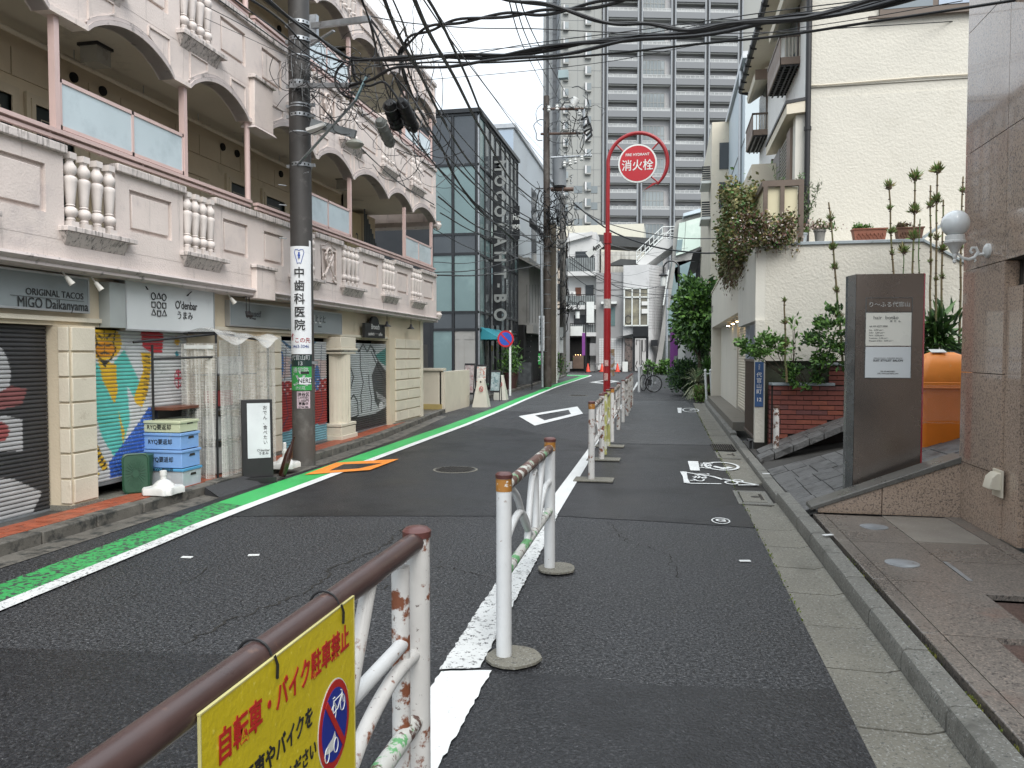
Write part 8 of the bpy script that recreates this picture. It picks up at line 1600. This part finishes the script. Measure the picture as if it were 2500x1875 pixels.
for k, (y, z, h) in enumerate(((8.15, .12, .30), (8.5, .12, .32), (8.2, .52, .26), (8.55, .52, .22), (8.25, .87, .2), (8.5, 1.27, .2))): MB().box(-5.3, -5.08, y-.12, y+.13, z, z+h).build('box', SWHT if k != 4 else mat('red_cloth', (.35, .06, .06), .7), bnd)
t = thing('counter_shelf', 'red brown wooden counter shelf on the wall behind the crates', 'shelf', (-5.3, 7.6, .9)); MB().box(-5.42, -5.16, 7.35, 8.2, .90, .93).build('board', BRNW, t); MB().box(-5.42, -5.38, 7.4, 8.2, .80, .90).build('bracket', BLACK, t)
t = thing('lying_board', 'dark rubber kerb ramp lying below the clear curtain', 'kerb ramp', (-4.72, 7.9, 0)); MB().prism([(-4.80, 7.35, .005), (-4.56, 7.25, .005), (-4.60, 7.25, .03), (-4.80, 7.35, .09)], (.0, .85, 0)).build('ramp', mat('rubber', (.035, .035, .037), .7, .15, 20, .004, 120), t)
# black lit sign stand (A board) and bottle
t = thing('sign_stand', 'black standing sign with a white panel of brush lettering by the clear curtain', 'sign', (-4.66, 8.25, 0)); e0, e1 = Vector((-4.80, 8.10, 0)), Vector((-4.52, 8.30, 0)); eu = (e1-e0).normalized(); en = Vector((eu.y, -eu.x, 0)); up_ = (PZ*1.0-en*.06).normalized()
def ep(u, z, d=0): return e0+eu*u+up_*z+en*d
L5 = (e1-e0).length
MB().prism([ep(0, .07), ep(L5, .07), ep(L5, .97), ep(0, .97)], -en*.09).build('case', BLACK, t, bevel=.004); MB().prism([ep(.06, .29, .001), ep(L5-.03, .29, .001), ep(L5-.03, .93, .001), ep(.06, .93, .001)], en*.003).build('panel', mat('panel_white', (.60, .63, .64), .25, .1, 2, c2=(.4, .44, .46), n2=(1.5, .5, .7)), t); MB().prism([ep(-.02, .0, .10), ep(L5+.02, .0, .10), ep(L5+.02, .0, -.2), ep(-.02, .0, -.2)], PZ*.07).build('foot_plate', BLACK, t)
o = text('\n'.join('おでん、食べたい'), .055, ep(L5-.085, .67, .006), eu, up_, mat('ink_soft', (.05, .05, .05), .5), t, 'lettering', .004, leading=1.05, wide=.9); text("O'denbar\nうまみ", .038, ep(.235, .36, .006), eu, up_, INK, t, 'lettering', .005)
t = thing('bottle', 'large brown sake bottle leaning beside the black sign stand', 'bottle', (-4.52, 8.62, .03)); bd_ = (PZ+Vector((.30, .10, 0))).normalized(); MB().lathe([(.04, 0), (.047, .02), (.047, .27), (.035, .33), (.016, .40), (.014, .48), (.018, .485), (.018, .50)], (-4.55, 8.55, .03), 18, bd_).build('glass', mat('bottle_brown', (.035, .012, .008), .12, .1, spec=.8), t, True)
# ---- beyond the pink building
def conesign(label, x, y, lab):
    t = thing('sandwich_sign', label, 'sign', (x, y, 0)); P = lambda s, z: [(x-s, y-s*.8, z), (x+s, y-s*.8, z), (x+s, y+s*.8, z), (x-s, y+s*.8, z)]
    loft([P(.23, 0), P(.09, .80), P(.08, .81)]).build('body', mat('cream_plastic', (.55, .53, .46), .5, .05), t)
    MB().tube([(x+.03+.05*math.cos(g), y-.135-.02+.0, .52+.07*math.sin(g)) for g in np.linspace(0, 6.28, 17)[:-1]], .009, 5, closed=True).tube([(x, y-.16, .56), (x+.06, y-.15, .47)], .008, 5).build('no_parking_ring', REDI, t)
    MB().box(x-.02, x+.02, y-.10, y-.09, .70, .74).build('slot', VOID, t)
conesign('nearer cream no parking stand at the alley mouth', -5.16, 21.3, 'P'); conesign('farther cream no parking stand before the glass shop', -5.36, 24.8, 'P')
t = thing('no_parking_sign', 'round blue no parking sign with a red rim on a white post', 'sign', (-5.55, 27.3, 0)); MB().tube([(-5.55, 27.3, 0), (-5.55, 27.3, 2.35)], .04, 12).build('post', SWH, t, True)
MB().lathe([(.30, 0), (.30, .02)], (-5.70, 27.24, 2.05), 28, NY).build('red_rim', REDI, t); MB().lathe([(.235, .021), (.235, .025)], (-5.70, 27.24, 2.05), 28, NY).build('blue_face', mat('blue_face', (.03, .09, .42), .4), t); MB().cbox((-5.70, 27.213, 2.05), (.7, 0, -.7), PY, (.7, 0, .7), .24, .002, .03).build('red_bar', REDI, t)
for k, (x, y, lb) in enumerate(((-5.85, 22.6, 'left menu board standing at the alley corner'), (-5.55, 22.9, 'right menu board with food pictures at the alley corner'), (-5.35, 24.0, 'slim teal edged board before the glass shop'))):
    t = thing('menu_board', lb, 'sign', (x, y, 0)); z1 = (1.22, 1.18, .98)[k]
    for s, dy in ((0, 0), (1, .35)):
        for xx in (x-.16, x+.12): MB().tube([(xx, y+dy, 0), (xx, y+.17, z1)], .014, 6).build('leg', BLACK, t)
    MB().prism([(x-.18, y+.0, .28), (x+.14, y+.0, .28), (x+.14, y+.16, z1), (x-.18, y+.16, z1)], (0, -.02, 0)).build('board', BLACK, t)
    q = MB().prism([(x-.16, y-.025, .34), (x+.12, y-.025, .34), (x+.12, y+.12, z1-.06), (x-.16, y+.12, z1-.06)], (0, -.004, 0)).build('poster', mat('poster_%d' % k, [(.30, .26, .25), (.5, .48, .44), (.25, .3, .3)][k], .5, .4, 14, c2=[(.25, .10, .10), (.4, .12, .08), (.05, .12, .13)][k], n2=(11, .55, .6)), t)
t = thing('potted_plant', 'green plant in a tall dark pot by the glass shop door', 'plant', (-6.2, 30.6, 0)); MB().lathe([(.24, .1), (.33, .75), (.3, .76)], (-6.2, 30.6, 0), 16).build('pot', mat('pot_maroon', (.05, .02, .02), .4), t, True); leaves('foliage', LG, t, 700, lambda r_: ((-6.2+r_.normal(0, .2), 30.6+r_.normal(0, .2), 1.15+r_.normal(0, .3)), (r_.normal(0, .6), -.3, .4)), .06, 99, elong=3)
t = thing('folding_sign', 'black framed clear folding sign near the mid pole', 'sign', (-5.9, 31.8, 0)); MB().box(-6.15, -5.55, 31.8, 31.84, .25, 1.15).build('panel', mat('dark_poster', (.07, .075, .08), .2, .4, 5), t)
for x in (-6.18, -5.55): MB().box(x, x+.03, 31.78, 31.84, .0, 1.2).build('leg', BLACK, t)
for k, (x, y) in enumerate(((-6.63, 65.94), (-5.45, 66.1), (-4.15, 66.3))):
    t = thing('traffic_cone', ['leftmost red cone by the bar', 'middle red cone by the tiled grey house', 'rightmost red cone by the red pole'][k], 'cone', (x, y, 0), 'red traffic cones at the bend'); MB().lathe([(.19, .04), (.04, .70), (.02, .71)], (x, y, 0), 14).build('cone', mat('cone_red', (.62, .06, .03), .45, .05), t, True); MB().box(x-.22, x+.22, y-.22, y+.22, 0, .045).build('base', MATS['cone_red'], t)
for a, b, lb in (((-6.63, 65.94), (-5.45, 66.1), 'left barrier bar between the red cones'), ((-5.45, 66.1), (-4.15, 66.3), 'right barrier bar between the red cones')): tag(MB().tube([(a[0], a[1], .66), (b[0], b[1], .66)], .03, 6).build('cone_bar', BLACK), lb, 'bar')
t = thing('white_box', 'small white block beside the rightmost red cone', 'block', (-3.5, 66.5, 0)); MB().box(-3.75, -3.3, 66.4, 66.7, 0, .85).build('block', SWH, t, bevel=.02)
for k, (x, y) in enumerate(((-6.2, 40.5), (-5.95, 41.6), (-6.3, 43))): 
    t = thing('potted_plant', ['potted plant nearest the third pole', 'second potted plant behind the poles', 'farthest potted plant behind the poles'][k], 'plant', (x, y, 0)); MB().lathe([(.16, .1), (.22, .5)], (x, y, 0), 12).build('pot', SWH if k == 1 else TERR, t); leaves('foliage', LG+LO[:1], t, 320, lambda r_: ((x+r_.normal(0, .25), y+r_.normal(0, .2), .9+r_.normal(0, .28)), (r_.normal(0, .6), -.3, .4)), .08, 120+k)
